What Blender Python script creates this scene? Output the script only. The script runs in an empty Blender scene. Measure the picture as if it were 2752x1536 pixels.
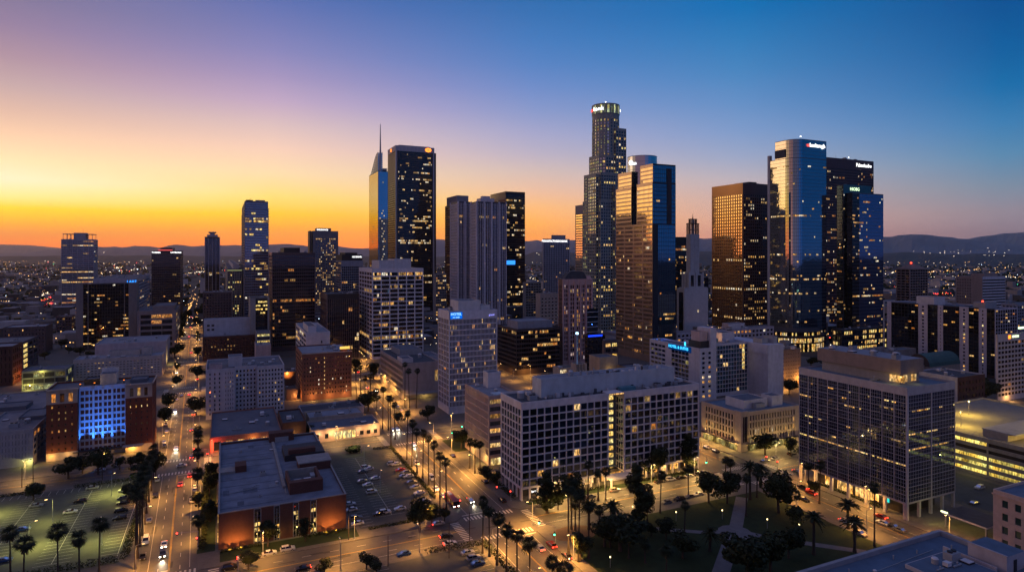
import bpy, math, random
from mathutils import Vector, Matrix
sc = bpy.context.scene
col = sc.collection
RND = random.Random(7)
TH = math.radians(24.8)            # street grid turned against the camera axis
CB, SB = math.cos(TH), math.sin(TH)
F, CX, HY, HC = 1680.0, 1376.0, 685.0, 100.0   # focal length and horizon (photo pixels), eye height in metres

# ---------------------------------------------------------------- camera
cd = bpy.data.cameras.new('camera'); cam = bpy.data.objects.new('camera', cd); col.objects.link(cam)
cd.sensor_width = 36; cd.lens = 36 * F / 2752; cd.shift_y = -(768 - HY) / 2752
cd.clip_start = 1; cd.clip_end = 120000
cam.location = (0, 0, HC); cam.rotation_euler = (math.pi / 2, 0, 0)
sc.camera = cam
sc.view_settings.view_transform = 'Standard'; sc.view_settings.look = 'None'
sc.view_settings.exposure = 0.10; sc.view_settings.gamma = 1
sc.cycles.use_denoising = True
try: sc.cycles.denoiser = 'OPENIMAGEDENOISE'
except Exception: pass
sc.cycles.max_bounces = 5; sc.cycles.diffuse_bounces = 2; sc.cycles.glossy_bounces = 3
sc.cycles.transmission_bounces = 3; sc.cycles.transparent_max_bounces = 6; sc.cycles.volume_bounces = 0
sc.cycles.sample_clamp_indirect = 4; sc.cycles.sample_clamp_direct = 0
sc.cycles.use_light_tree = True
sc.cycles.caustics_reflective = False; sc.cycles.caustics_refractive = False
sc.cycles.volume_step_rate = 20; sc.cycles.volume_max_steps = 32

def lin(c):
    return tuple((v / 255 / 12.92 if v / 255 <= .04045 else ((v / 255 + .055) / 1.055) ** 2.4) for v in c) + (1,)

# ---------------------------------------------------------------- sky: dusk gradient by direction (sun just set, to the left)
wd = bpy.data.worlds.new("World"); sc.world = wd; wd.use_nodes = True
nt = wd.node_tree; nt.nodes.clear()
N = nt.nodes.new; L = nt.links.new
def wmath(op, a, b=None, c=None):
    n = N('ShaderNodeMath'); n.operation = op
    for i, v in enumerate((a, b, c)):
        if v is None: continue
        if isinstance(v, (int, float)): n.inputs[i].default_value = v
        else: L(v, n.inputs[i])
    return n.outputs[0]
tc = N('ShaderNodeTexCoord'); nv = N('ShaderNodeVectorMath'); nv.operation = 'NORMALIZE'; L(tc.outputs['Generated'], nv.inputs[0])
sp = N('ShaderNodeSeparateXYZ'); L(nv.outputs[0], sp.inputs[0])
az = wmath('MULTIPLY', wmath('ARCTAN2', sp.outputs[0], sp.outputs[1]), 180 / math.pi)
el = wmath('MULTIPLY', wmath('ARCSINE', sp.outputs[2]), 180 / math.pi)
t_el = wmath('POWER', wmath('DIVIDE', wmath('MAXIMUM', el, 0.0), 90.0), 0.5)
def E(e): return (max(e, 0) / 90) ** .5
ST = [  # azimuth, [(elevation, sRGB)]
 (-180, [(0, (92, 74, 96)), (6, (124, 98, 116)), (14, (128, 106, 132)), (25, (112, 106, 142)), (45, (108, 108, 148)), (90, (114, 115, 156))]),
 (-120, [(0, (120, 84, 90)), (6, (136, 104, 114)), (20, (116, 104, 136)), (45, (106, 106, 148)), (90, (114, 115, 156))]),
 (-75, [(0, (235, 100, 20)), (1.6, (255, 140, 10)), (3.0, (255, 190, 20)), (4.6, (255, 222, 110)), (7, (250, 225, 165)), (10, (235, 195, 165)), (14, (190, 155, 160)), (18, (130, 118, 155)), (28, (80, 100, 155)), (50, (92, 102, 150)), (90, (114, 115, 156))]),
 (-39, [(0, (255, 112, 0)), (.7, (255, 120, 0)), (1.35, (255, 138, 0)), (2.1, (255, 164, 0)), (2.8, (255, 192, 0)), (3.4, (255, 212, 24)), (4.2, (254, 232, 140)), (5.4, (255, 240, 196)), (6.8, (253, 230, 178)), (8.6, (252, 208, 172)), (10.2, (228, 188, 168)), (12, (200, 170, 170)), (14, (176, 146, 162)), (16.2, (148, 128, 160)), (18.2, (128, 118, 152)), (30, (76, 100, 156)), (50, (92, 102, 150)), (90, (114, 115, 156))]),
 (-21, [(0, (255, 116, 8)), (.7, (255, 126, 6)), (1.5, (255, 150, 0)), (2.4, (255, 168, 0)), (3.6, (255, 198, 20)), (5, (254, 218, 112)), (7, (253, 220, 170)), (9, (248, 208, 184)), (11, (222, 192, 190)), (13, (194, 168, 196)), (15, (164, 148, 190)), (17, (136, 134, 186)), (19, (114, 122, 180)), (21.5, (84, 108, 174)), (32, (50, 92, 160)), (50, (84, 100, 150)), (90, (114, 115, 156))]),
 (2, [(0, (250, 130, 50)), (1.0, (255, 144, 46)), (1.9, (255, 160, 40)), (3, (254, 172, 70)), (4.4, (246, 182, 112)), (6, (230, 186, 156)), (7.6, (210, 186, 178)), (9.2, (186, 176, 194)), (11, (164, 166, 202)), (13, (134, 152, 202)), (15, (108, 140, 200)), (17, (84, 130, 194)), (19, (66, 122, 188)), (22.5, (40, 106, 172)), (32, (26, 90, 158)), (50, (70, 96, 150)), (90, (114, 115, 156))]),
 (20, [(0, (200, 128, 106)), (1.4, (206, 142, 120)), (3, (206, 158, 138)), (5, (196, 166, 160)), (6.6, (182, 172, 180)), (8.4, (152, 164, 194)), (10.5, (124, 154, 200)), (13, (96, 142, 196)), (15.5, (68, 132, 190)), (18, (44, 122, 184)), (20.5, (8, 110, 178)), (32, (10, 92, 160)), (50, (66, 94, 150)), (90, (114, 115, 156))]),
 (38, [(0, (132, 104, 112)), (1.5, (140, 116, 122)), (3.2, (140, 128, 136)), (5, (118, 134, 152)), (7.2, (86, 134, 170)), (9.5, (56, 124, 176)), (12, (14, 108, 168)), (14.5, (0, 94, 158)), (17.8, (0, 80, 146)), (30, (8, 72, 136)), (50, (64, 92, 146)), (90, (114, 115, 156))]),
 (70, [(0, (70, 72, 100)), (3, (60, 88, 130)), (7, (30, 98, 152)), (12, (6, 92, 152)), (20, (2, 76, 140)), (50, (98, 104, 150)), (90, (114, 115, 156))]),
 (112, [(0, (34, 54, 92)), (4, (22, 74, 128)), (10, (8, 86, 144)), (20, (30, 80, 140)), (30, (76, 96, 150)), (50, (98, 104, 150)), (90, (114, 115, 156))]),
 (145, [(0, (58, 66, 108)), (5, (46, 90, 152)), (14, (48, 104, 168)), (26, (84, 106, 160)), (50, (104, 110, 154)), (90, (114, 115, 156))]),
 (180, [(0, (92, 74, 96)), (6, (124, 98, 116)), (14, (128, 106, 132)), (25, (112, 106, 142)), (45, (108, 108, 148)), (90, (114, 115, 156))]),
]
prev = None
for i, (a, stops) in enumerate(ST):
    r = N('ShaderNodeValToRGB'); L(t_el, r.inputs[0]); el_ = r.color_ramp.elements
    while len(el_) > 1: el_.remove(el_[-1])
    for j, (e, c) in enumerate(stops):
        q = el_[0] if j == 0 else el_.new(min(1, E(e)))
        q.position = min(1, E(e)); q.color = lin(c)
    if prev is None: prev = r.outputs[0]
    else:
        a0 = ST[i - 1][0]
        mr = N('ShaderNodeMapRange'); mr.interpolation_type = 'SMOOTHSTEP' if False else 'LINEAR'
        L(az, mr.inputs['Value']); mr.inputs['From Min'].default_value = a0; mr.inputs['From Max'].default_value = a
        mx = N('ShaderNodeMix'); mx.data_type = 'RGBA'; L(mr.outputs[0], mx.inputs[0]); L(prev, mx.inputs[6]); L(r.outputs[0], mx.inputs[7])
        prev = mx.outputs[2]
bg = N('ShaderNodeBackground'); bg.inputs[1].default_value = 1.0; L(prev, bg.inputs[0])
L(wmath('ADD', wmath('MULTIPLY', wmath('POWER', 2.718, wmath('MULTIPLY', wmath('MAXIMUM', el, 0.0), -.30)), 1.3), 1.0), bg.inputs[1])
wo = N('ShaderNodeOutputWorld'); L(bg.outputs[0], wo.inputs[0])
wd.cycles.sampling_method = 'MANUAL'; wd.cycles.sample_map_resolution = 512

# one weak, very soft sun lamp: the afterglow low on the left
sl = bpy.data.lights.new('afterglow_sun', 'SUN'); sl.energy = 0.22; sl.angle = math.radians(25); sl.color = (1, .62, .38)
so = bpy.data.objects.new('afterglow_sun', sl); col.objects.link(so)
so.rotation_euler = Vector((math.sin(math.radians(-65)), math.cos(math.radians(-65)), .12)).to_track_quat('Z', 'Y').to_euler()

# ---------------------------------------------------------------- placing helpers
def G(x, y):                        # ground point seen at a photo pixel -> world metres
    Y = F * HC / (y - HY); return ((x - CX) / F * Y, Y)
def UV(X, Y): return (X * CB + Y * SB, -X * SB + Y * CB)      # along the cross streets / along the avenues
def W(u, v): return (u * CB - v * SB, u * SB + v * CB)
def GUV(x, y): return UV(*G(x, y))

# ---------------------------------------------------------------- materials
MATS = {}
def newmat(name):
    m = bpy.data.materials.new(name); m.use_nodes = True; n = m.node_tree; n.nodes.clear()
    o = n.nodes.new('ShaderNodeOutputMaterial'); return m, n, o
def noise(n, scale, detail=3, coord='Object', rough=.6, st=None):
    t = n.nodes.new('ShaderNodeTexCoord'); q = n.nodes.new('ShaderNodeTexNoise')
    q.inputs['Scale'].default_value = scale; q.inputs['Detail'].default_value = detail; q.inputs['Roughness'].default_value = rough
    if st:
        mp = n.nodes.new('ShaderNodeMapping'); mp.inputs['Scale'].default_value = st; n.links.new(t.outputs[coord], mp.inputs['Vector'])
        oi = n.nodes.new('ShaderNodeObjectInfo'); mu = n.nodes.new('ShaderNodeMath'); mu.operation = 'MULTIPLY'; mu.inputs[1].default_value = 131; n.links.new(oi.outputs['Random'], mu.inputs[0])
        n.links.new(mu.outputs[0], mp.inputs['Location']); n.links.new(mp.outputs[0], q.inputs['Vector'])
    else: n.links.new(t.outputs[coord], q.inputs['Vector'])
    return q.outputs['Fac']
def surf(name, c, rough=.85, var=.25, scale=.6, metal=0, c2=None, spec=.3, scale2=None):
    """painted, stone, concrete or asphalt surface: base colour with two sizes of real mottling"""
    if name in MATS: return MATS[name]
    m, n, o = newmat(name); b = n.nodes.new('ShaderNodeBsdfPrincipled')
    r = n.nodes.new('ShaderNodeValToRGB'); r.color_ramp.elements[0].position = .3; r.color_ramp.elements[1].position = .7
    cc = c[:3]; d = c2 or tuple(v * (1 - var) for v in cc)
    r.color_ramp.elements[0].color = tuple(d) + (1,); r.color_ramp.elements[1].color = tuple(min(1, v * (1 + var * .5)) for v in cc) + (1,)
    var = var if metal > .2 or name.startswith(('paint', 'window')) else max(var, .32); d = c2 or tuple(v * (1 - var) for v in cc); r.color_ramp.elements[0].color = tuple(d) + (1,)
    f1 = noise(n, scale, 4); f2 = noise(n, scale2 or .35, 4, st=None if scale2 else (1, 1, .13))
    a = n.nodes.new('ShaderNodeMath'); a.operation = 'ADD'; n.links.new(f1, a.inputs[0]); n.links.new(f2, a.inputs[1])
    h = n.nodes.new('ShaderNodeMath'); h.operation = 'MULTIPLY'; h.inputs[1].default_value = .5; n.links.new(a.outputs[0], h.inputs[0])
    n.links.new(h.outputs[0], r.inputs[0]); n.links.new(r.outputs[0], b.inputs['Base Color'])
    b.inputs['Roughness'].default_value = rough; b.inputs['Metallic'].default_value = metal
    b.inputs['Specular IOR Level'].default_value = spec
    n.links.new(b.outputs[0], o.inputs[0]); MATS[name] = m; return m
def glass(name, dark, refl, tint=(1, 1, 1), rough=.03, wav=.012, ws=.35):
    """coated facade glass: dark body plus a mirror coat, slightly uneven from pane to pane"""
    if name in MATS: return MATS[name]
    m, n, o = newmat(name); k = n.links.new
    d = n.nodes.new('ShaderNodeBsdfDiffuse'); d.inputs[0].default_value = tuple(dark) + (1,)
    g = n.nodes.new('ShaderNodeBsdfGlossy'); g.inputs[0].default_value = tuple(tint) + (1,); g.inputs['Roughness'].default_value = rough
    bp = n.nodes.new('ShaderNodeBump'); bp.inputs['Strength'].default_value = 1; bp.inputs['Distance'].default_value = wav
    k(noise(n, ws, 2), bp.inputs['Height']); k(bp.outputs[0], g.inputs['Normal'])
    fr = n.nodes.new('ShaderNodeFresnel'); fr.inputs[0].default_value = 1.5
    a = n.nodes.new('ShaderNodeMath'); a.operation = 'MAXIMUM'; a.inputs[1].default_value = refl; k(fr.outputs[0], a.inputs[0])
    x = n.nodes.new('ShaderNodeMixShader'); k(a.outputs[0], x.inputs[0]); k(d.outputs[0], x.inputs[1]); k(g.outputs[0], x.inputs[2])
    k(x.outputs[0], o.inputs[0]); MATS[name] = m; return m
def lit(name, c, s, sc_=.9, lo=.25):
    """lit window: rooms of uneven brightness and warmth behind the pane, curtains drawn here and there"""
    if name in MATS: return MATS[name]
    m, n, o = newmat(name); k = n.links.new
    e = n.nodes.new('ShaderNodeEmission')
    r = n.nodes.new('ShaderNodeValToRGB'); q = r.color_ramp.elements; q[0].position = .36; q[1].position = .64
    q[0].color = (c[0], c[1] * .78, c[2] * .55, 1); q[1].color = (c[0], min(1, c[1] * 1.14), min(1, c[2] * 1.6), 1)
    k(noise(n, .22, 1, st=(1, 1, 1)), r.inputs[0]); k(r.outputs[0], e.inputs[0])
    mr = n.nodes.new('ShaderNodeMapRange'); mr.inputs['From Min'].default_value = .38; mr.inputs['From Max'].default_value = .64
    mr.inputs['To Min'].default_value = s * lo; mr.inputs['To Max'].default_value = s * 1.25
    k(noise(n, sc_, 2, st=(1, 1, .55)), mr.inputs['Value'])
    m2 = n.nodes.new('ShaderNodeMapRange'); m2.inputs['From Min'].default_value = .4; m2.inputs['From Max'].default_value = .56; m2.inputs['To Min'].default_value = .35; m2.inputs['To Max'].default_value = 1.15
    k(noise(n, 1.9, 1, st=(1, 1, .25)), m2.inputs['Value']); mm = n.nodes.new('ShaderNodeMath'); mm.operation = 'MULTIPLY'; k(mr.outputs[0], mm.inputs[0]); k(m2.outputs[0], mm.inputs[1]); k(mm.outputs[0], e.inputs[1])
    g = n.nodes.new('ShaderNodeBsdfGlossy'); g.inputs['Roughness'].default_value = .05; g.inputs[0].default_value = (.06, .06, .06, 1)
    a = n.nodes.new('ShaderNodeAddShader'); k(e.outputs[0], a.inputs[0]); k(g.outputs[0], a.inputs[1]); k(a.outputs[0], o.inputs[0])
    m.cycles.emission_sampling = 'NONE' if s < 3 else 'AUTO'
    MATS[name] = m; return m
def glow(name, c, s, sample=False):
    if name in MATS: return MATS[name]
    m, n, o = newmat(name); e = n.nodes.new('ShaderNodeEmission'); e.inputs[0].default_value = tuple(c) + (1,); e.inputs[1].default_value = s
    n.links.new(e.outputs[0], o.inputs[0]); m.cycles.emission_sampling = 'AUTO' if sample else 'NONE'; MATS[name] = m; return m

WARM = (1, .58, .17); ORANGE = (1, .40, .09); PALE = (1, .80, .45); COOL = (.75, .9, 1)
LIT = [lit('lit_warm', WARM, 1.05), lit('lit_dim', WARM, .40), lit('lit_orange', ORANGE, .65), lit('lit_pale', PALE, 1.15)]
LITG = [lit('lit_yellow', (1, .72, .2), 1.25), lit('lit_green', (.8, .75, .25), .5)]
g_dark = glass('glass_dark', (.006, .007, .010), .10, (.75, .85, 1))
g_black = glass('glass_black', (.006, .005, .006), .07, (.9, .85, .9))
g_blue = glass('glass_blue', (.004, .010, .022), .34, (.55, .8, 1.0))
g_bronze = glass('glass_bronze', (.010, .006, .005), .14, (1, .7, .55))
g_sunset_gold = glass('glass_sunset_gold', (.02, .009, .004), .74, (1, .72, .38), wav=.02)  # sunset gold put into the mirror tint, left-facing panes only
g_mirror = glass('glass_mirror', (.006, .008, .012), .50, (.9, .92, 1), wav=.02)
g_blind = glass('glass_blind', (.055, .052, .055), .06, (.7, .8, 1))
g_room = glass('glass_room', (.006, .012, .030), .16, (.6, .78, 1))
m_roof = surf('roof_grey', (.125, .135, .165), .9, .35, .35, scale2=.05)
m_roof_l = surf('roof_pale', (.25, .26, .30), .9, .3, .35, scale2=.06)
m_roof_d = surf('roof_dark', (.07, .075, .09), .9, .35, .35)
m_conc = surf('concrete', (.30, .28, .27), .85, .15, .5)
m_white = surf('white_concrete', (.62, .60, .62), .8, .12, .4)
m_metal = surf('painted_metal', (.30, .31, .33), .5, .2, .8)
m_dark = surf('dark_cladding', (.035, .03, .034), .6, .3, .5)
m_brick = surf('red_brick', (.18, .060, .036), .9, .25, 1.2)
m_brick_d = surf('dark_brick', (.10, .045, .035), .9, .25, 1.2)

# ---------------------------------------------------------------- mesh builder
class MB:
    def __init__(s): s.v = []; s.f = []; s.m = []; s.mats = []
    def mi(s, m):
        if m not in s.mats: s.mats.append(m)
        return s.mats.index(m)
    def face(s, pts, m):
        b = len(s.v); s.v.extend(tuple(p) for p in pts); s.f.append(tuple(range(b, b + len(pts)))); s.m.append(s.mi(m)); return s
    def box(s, x0, y0, z0, x1, y1, z1, m, bottom=True, mtop=None):
        b = len(s.v); s.v.extend([(x0, y0, z0), (x1, y0, z0), (x1, y1, z0), (x0, y1, z0), (x0, y0, z1), (x1, y0, z1), (x1, y1, z1), (x0, y1, z1)])
        q = [(4, 5, 6, 7), (0, 1, 5, 4), (1, 2, 6, 5), (2, 3, 7, 6), (3, 0, 4, 7)] + ([(3, 2, 1, 0)] if bottom else [])
        for i, f in enumerate(q):
            s.f.append(tuple(b + k for k in f)); s.m.append(s.mi(mtop if (mtop and i == 0) else m))
        return s
    def poly(s, pts, z0, z1, m, mtop=None, bottom=False):
        b = len(s.v); n = len(pts); s.v.extend([(p[0], p[1], z0) for p in pts] + [(p[0], p[1], z1) for p in pts])
        for i in range(n):
            j = (i + 1) % n; s.f.append((b + i, b + j, b + n + j, b + n + i)); s.m.append(s.mi(m))
        s.f.append(tuple(b + n + i for i in range(n))); s.m.append(s.mi(mtop or m))
        if bottom: s.f.append(tuple(b + n - 1 - i for i in range(n))); s.m.append(s.mi(m))
        return s
    def tube(s, p0, p1, r0, r1, m, n=8, cap=True):
        p0 = Vector(p0); p1 = Vector(p1); d = (p1 - p0).normalized()
        a = d.orthogonal().normalized(); c = d.cross(a); b = len(s.v)
        for p, r in ((p0, r0), (p1, r1)):
            for i in range(n):
                t = 2 * math.pi * i / n; s.v.append(tuple(p + a * (r * math.cos(t)) + c * (r * math.sin(t))))
        for i in range(n):
            j = (i + 1) % n; s.f.append((b + i, b + j, b + n + j, b + n + i)); s.m.append(s.mi(m))
        if cap:
            s.f.append(tuple(b + n + i for i in range(n))); s.m.append(s.mi(m)); s.f.append(tuple(b + n - 1 - i for i in range(n))); s.m.append(s.mi(m))
        return s
    def mesh(s, name):
        me = bpy.data.meshes.new(name); me.from_pydata(s.v, [], s.f)
        for m in s.mats: me.materials.append(m)
        me.polygons.foreach_set('material_index', s.m); me.update(); return me
    def build(s, name, parent=None, smooth=False):
        if not s.f: return None
        me = s.mesh(name)
        if smooth: me.polygons.foreach_set('use_smooth', [True] * len(me.polygons))
        o = bpy.data.objects.new(name, me); col.objects.link(o)
        if parent: o.parent = parent
        return o
def thing(name, label, cat, loc=(0, 0, 0), rz=0.0, group=None):
    o = bpy.data.objects.new(name, None); col.objects.link(o); o.location = loc; o.rotation_euler = (0, 0, rz); o.empty_display_size = .1
    o['label'] = label; o['category'] = cat
    if group: o['group'] = group
    return o
def tag(o, label=None, cat=None, group=None, kind=None):
    if label: o['label'] = label
    if cat: o['category'] = cat
    if group: o['group'] = group
    if kind: o['kind'] = kind
    return o
def structure(o, kind='structure'): o['kind'] = kind; return o
def text_part(body, size, mat, parent, loc, rot, name='sign', ext=.08, align='CENTER'):
    c = bpy.data.curves.new(name, 'FONT'); c.body = body; c.size = size; c.extrude = ext; c.align_x = align; c.align_y = 'CENTER'
    c.resolution_u = 2; c.materials.append(mat); t_o = bpy.data.objects.new(name, c); col.objects.link(t_o)
    me = bpy.data.meshes.new_from_object(t_o); bpy.data.objects.remove(t_o); bpy.data.curves.remove(c)
    o = bpy.data.objects.new(name, me); col.objects.link(o)
    o.parent = parent; o.location = loc; o.rotation_euler = rot; return o
ORD = ['first', 'second', 'third', 'fourth', 'fifth', 'sixth', 'seventh', 'eighth', 'ninth', 'tenth', 'eleventh', 'twelfth', 'thirteenth', 'fourteenth', 'fifteenth', 'sixteenth', 'seventeenth', 'eighteenth', 'nineteenth', 'twentieth', 'twenty-first', 'twenty-second', 'twenty-third', 'twenty-fourth', 'twenty-fifth', 'twenty-sixth', 'twenty-seventh', 'twenty-eighth', 'twenty-ninth', 'thirtieth', 'thirty-first', 'thirty-second', 'thirty-third', 'thirty-fourth', 'thirty-fifth', 'thirty-sixth']
# ---------------------------------------------------------------- building kit
def solve(xl, xc, xr, yt, D, mirror=False, th=TH, w=None, d=None, h=None):
    """footprint and height of a block from the photo columns of its edges, the row of its roof edge and its distance"""
    eB = (math.cos(th), math.sin(th)); eA = (-math.sin(th), math.cos(th))
    def hit(P, e, xt):
        k = (xt - CX) / F; return (k * P[1] - P[0]) / (e[0] - k * e[1])
    if not mirror:
        P = ((xc - CX) / F * D, D)
        w = w or hit(P, eB, xr); d = d or (hit(P, eA, xl) if xl is not None else 30)
    else:
        P = ((xl - CX) / F * D, D); w = w or hit(P, eB, xc)
        Q = (P[0] + w * eB[0], P[1] + w * eB[1]); d = d or hit(Q, eA, xr)
    return dict(P=P, w=abs(w), d=abs(d), h=h or HC - (yt - HY) * D / F, th=th)
WCACHE = {}
class Bld:
    def __init__(s, name, label, cat, P, w, d, h, th=TH, wall=None, e=.35, group=None, poly=None, base=0.0, parent=None):
        s.name = name; s.w, s.d, s.h, s.th, s.e = w, d, h, th, e
        s.wm = wall or m_conc; s.wall = MB(); s.cur = MB(); s.wins = []; s.rng = random.Random(len(label) * 7919 + int(w * 131) + int(h * 17))
        s.root = parent or thing(name, label, cat, (P[0], P[1], 0), th, group); s.off = (0, 0, 0)
        s.P = P; s.base = base
        s.poly = poly or [(0, 0), (w, 0), (w, d), (0, d)]; s.rect = poly is None
        s.keys = {'F': 0, 'R': 1, 'K': 2, 'L': 3}
        s.core(s.poly, base, h - .9)
        s.glassname = 'curtain_wall'
    def inset(s, pts, e):
        n = len(pts); out = []
        for i in range(n):
            a, b, c = Vector(pts[i - 1]), Vector(pts[i]), Vector(pts[(i + 1) % n])
            t1 = (b - a).normalized(); t2 = (c - b).normalized(); n1 = Vector((-t1.y, t1.x)); n2 = Vector((-t2.y, t2.x))
            m = (n1 + n2); m = m / max(.2, m.dot(n1)); out.append((b.x + m.x * e, b.y + m.y * e))
        return out
    def core(s, pts, z0, z1):
        s.wall.poly(s.inset(pts, s.e), z0, z1, s.wm)
    def fr(s, face):
        if isinstance(face, str): i = s.keys[face]
        else: i = face
        p = Vector(s.poly[i]); q = Vector(s.poly[(i + 1) % len(s.poly)]); t = (q - p); Ln = t.length; t = t / Ln
        return p, t, Vector((-t.y, t.x)), Ln, math.atan2(t.y, t.x), (s.rect and i % 2 == 1)
    def fbox(s, f, s0, s1, z0, z1, o0, o1, m, mb=None):
        p, t, n, Ln, a, tr = f; mb = mb or s.wall; b = len(mb.v)
        if s1 - s0 < 1e-4 or z1 - z0 < 1e-4: return
        for (ss, oo) in ((s0, o0), (s1, o0), (s1, o1), (s0, o1)):
            q = p + t * ss + n * oo; mb.v.append((q.x, q.y, z0))
        for (ss, oo) in ((s0, o0), (s1, o0), (s1, o1), (s0, o1)):
            q = p + t * ss + n * oo; mb.v.append((q.x, q.y, z1))
        for ff in ((4, 5, 6, 7), (0, 1, 5, 4), (1, 2, 6, 5), (2, 3, 7, 6), (3, 0, 4, 7), (3, 2, 1, 0)):
            mb.f.append(tuple(b + k for k in ff)); mb.m.append(mb.mi(m))
    def fquad(s, f, s0, s1, z0, z1, o, m, mb=None):
        p, t, n, Ln, a, tr = f; mb = mb or s.cur
        a0 = p + t * s0 + n * o; a1 = p + t * s1 + n * o
        mb.face([(a0.x, a0.y, z0), (a1.x, a1.y, z0), (a1.x, a1.y, z1), (a0.x, a0.y, z1)], m)
    def solid(s, face, xa=None, xb=None, za=None, zt=None, m=None):
        f = s.fr(face); e = s.e if f[5] else 0
        s.fbox(f, (e if xa is None else xa), (f[3] - e if xb is None else xb), s.base if za is None else za, s.h if zt is None else zt, 0, s.e, m or s.wm)
    def fac(s, face, bw=3.5, fh=3.8, z0=5, z1=None, zb=None, zt=None, xa=None, xb=None, mx=.6, pw=.5, sh=1.2, pp=.0, pane=None, p=.08, rl=None,
            lits=None, mode='cur', sub=0, cols=None, rows=None, pm=None, sm=None, run=.55, subm=None, dark=None, pick=None):
        """one facade: a proud grid of piers and spandrels over recessed panes, some of them lit"""
        f = s.fr(face); e = s.e; Ln = f[3]
        xa = (e if f[5] else 0.0) if xa is None else xa; xb = (Ln - e if f[5] else Ln) if xb is None else xb
        zb = s.base if zb is None else zb; zt = s.h if zt is None else zt; z1 = zt - 1.5 if z1 is None else z1
        x0 = xa + mx; x1 = xb - mx
        cols = cols or max(1, round((x1 - x0) / bw)); rows = rows or max(1, round((z1 - z0) / fh))
        cw = (x1 - x0) / cols; rh = (z1 - z0) / rows; pm = pm or s.wm; sm = sm or s.wm; pane = pane or g_dark; lits = lits or LIT
        oo = .003
        s.fbox(f, xa, xb, zb, z0 + sh / 2, oo, e, sm)
        for r in range(1, rows): s.fbox(f, xa + .004, xb - .004, z0 + r * rh - sh / 2, z0 + r * rh + sh / 2, oo, e, sm) if sh > 0 else None
        s.fbox(f, xa, xb, z1 - sh / 2, zt, oo, e, sm)
        if mx > 0:
            s.fbox(f, xa, x0 + pw / 2, zb, zt - .004, -pp, e - .01, pm); s.fbox(f, x1 - pw / 2, xb, zb, zt - .004, -pp, e - .01, pm)
        for c in range(1, cols):
            if pw > 0: s.fbox(f, x0 + c * cw - pw / 2, x0 + c * cw + pw / 2, zb + .01, z1 + .05, -pp, e - .01, pm)
        rl = rl or {}; rng = s.rng
        half = mode == 'cur' and sh < .7 and rows > 6; nz = 2 if half else 1
        if mode == 'cur':            # one continuous glass skin behind the grid
            p_, t_, n_ = f[0], f[1], f[2]; vb = len(s.cur.v)
            for r in range(rows * nz + 1):
                for c in range(cols + 1):
                    q_ = p_ + t_ * (x0 + c * cw) + n_ * (e - .03); s.cur.v.append((q_.x, q_.y, z0 + (r // nz) * rh + (rh * .52 if r % nz else 0)))
        for r in range(rows):
            pr = rl.get(r - rows, rl.get(r, p)); pr = min(.97, pr * 1.45) if (mode == 'cur' and pr < .3) else pr; on = False; cur = None
            for c in range(cols):
                if pick is not None: mat = pick(r, c, rows, cols)
                else:
                    if rng.random() > run or c == 0: on = rng.random() < pr; cur = rng.choices(lits, [5, 4, 3, 2][:len(lits)])[0]
                    mat = (cur if rng.random() < .85 else rng.choice(lits)) if (on and rng.random() < .9) else None
                mat = mat or ((g_blind if mode == 'win' and rng.random() < .10 else pane) if not dark or rng.random() > .3 else dark)
                a0, a1, b0, b1 = x0 + c * cw + pw / 2, x0 + (c + 1) * cw - pw / 2, z0 + r * rh + sh / 2, z0 + (r + 1) * rh - sh / 2
                if mode == 'cur':
                    for hz in range(nz):
                        k0 = vb + (r * nz + hz) * (cols + 1) + c; s.cur.f.append((k0, k0 + 1, k0 + cols + 2, k0 + cols + 1)); s.cur.m.append(s.cur.mi(pane if (half and hz == 0) else mat))
                else: s.wins.append((face, f, a0, b0, a1 - a0, b1 - b0, mat, sub))
        if mode == 'cur' and sub:
            for c in range(cols):
                for k in range(1, sub + 1):
                    q = x0 + (c + k / (sub + 1)) * cw; s.fbox(f, q - .06, q + .06, z0, z1, e - .12, e - .02, subm or pm)
    def roof(s, m=None, z=None, pts=None, n=None, unit=1.0, seed=None, pipes=True):
        z = z if z is not None else s.h - .9; pts = pts or s.inset(s.poly, s.e + .02)
        r = MB(); r.poly(pts, z, z + .06, m or m_roof)
        rng = random.Random(seed or int(s.w * 97 + s.h))
        o = r.build('roof', s.root); s.roofz = z + .06
        if s.rect:
            area = s.w * s.d; n = n if n is not None else max(2, min(9, int(area / 170)))
            for i in range(n):
                k = rng.randrange(len(UNITS)); u = bpy.data.objects.new('air_unit', UNITS[k]); col.objects.link(u); u.parent = s.root
                u.location = (rng.uniform(.12, .85) * s.w, rng.uniform(.15, .85) * s.d, z + .06); u.rotation_euler = (0, 0, rng.choice((0, math.pi / 2)))
                q = unit * rng.uniform(.8, 1.5); u.scale = (q, q, q)
        return o
    def pent(s, x0, y0, x1, y1, hh, m=None, mt=None, z=None, name='penthouse'):
        z = s.h - .9 if z is None else z; b = MB(); b.box(x0, y0, z, x1, y1, z + hh, m or s.wm, False)
        t = .25; mm = m or s.wm       # low parapet round its own roof
        b.box(x0, y0, z + hh, x1, y0 + t, z + hh + .5, mm, False); b.box(x0, y1 - t, z + hh, x1, y1, z + hh + .5, mm, False)
        b.box(x0, y0 + t, z + hh, x0 + t, y1 - t, z + hh + .5, mm, False); b.box(x1 - t, y0 + t, z + hh, x1, y1 - t, z + hh + .5, mm, False)
        b.box(x0 + t + .01, y0 + t + .01, z + hh - .2, x1 - t - .01, y1 - t - .01, z + hh + .05, mt or m_roof, False)
        return b.build(name, s.root)
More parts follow.
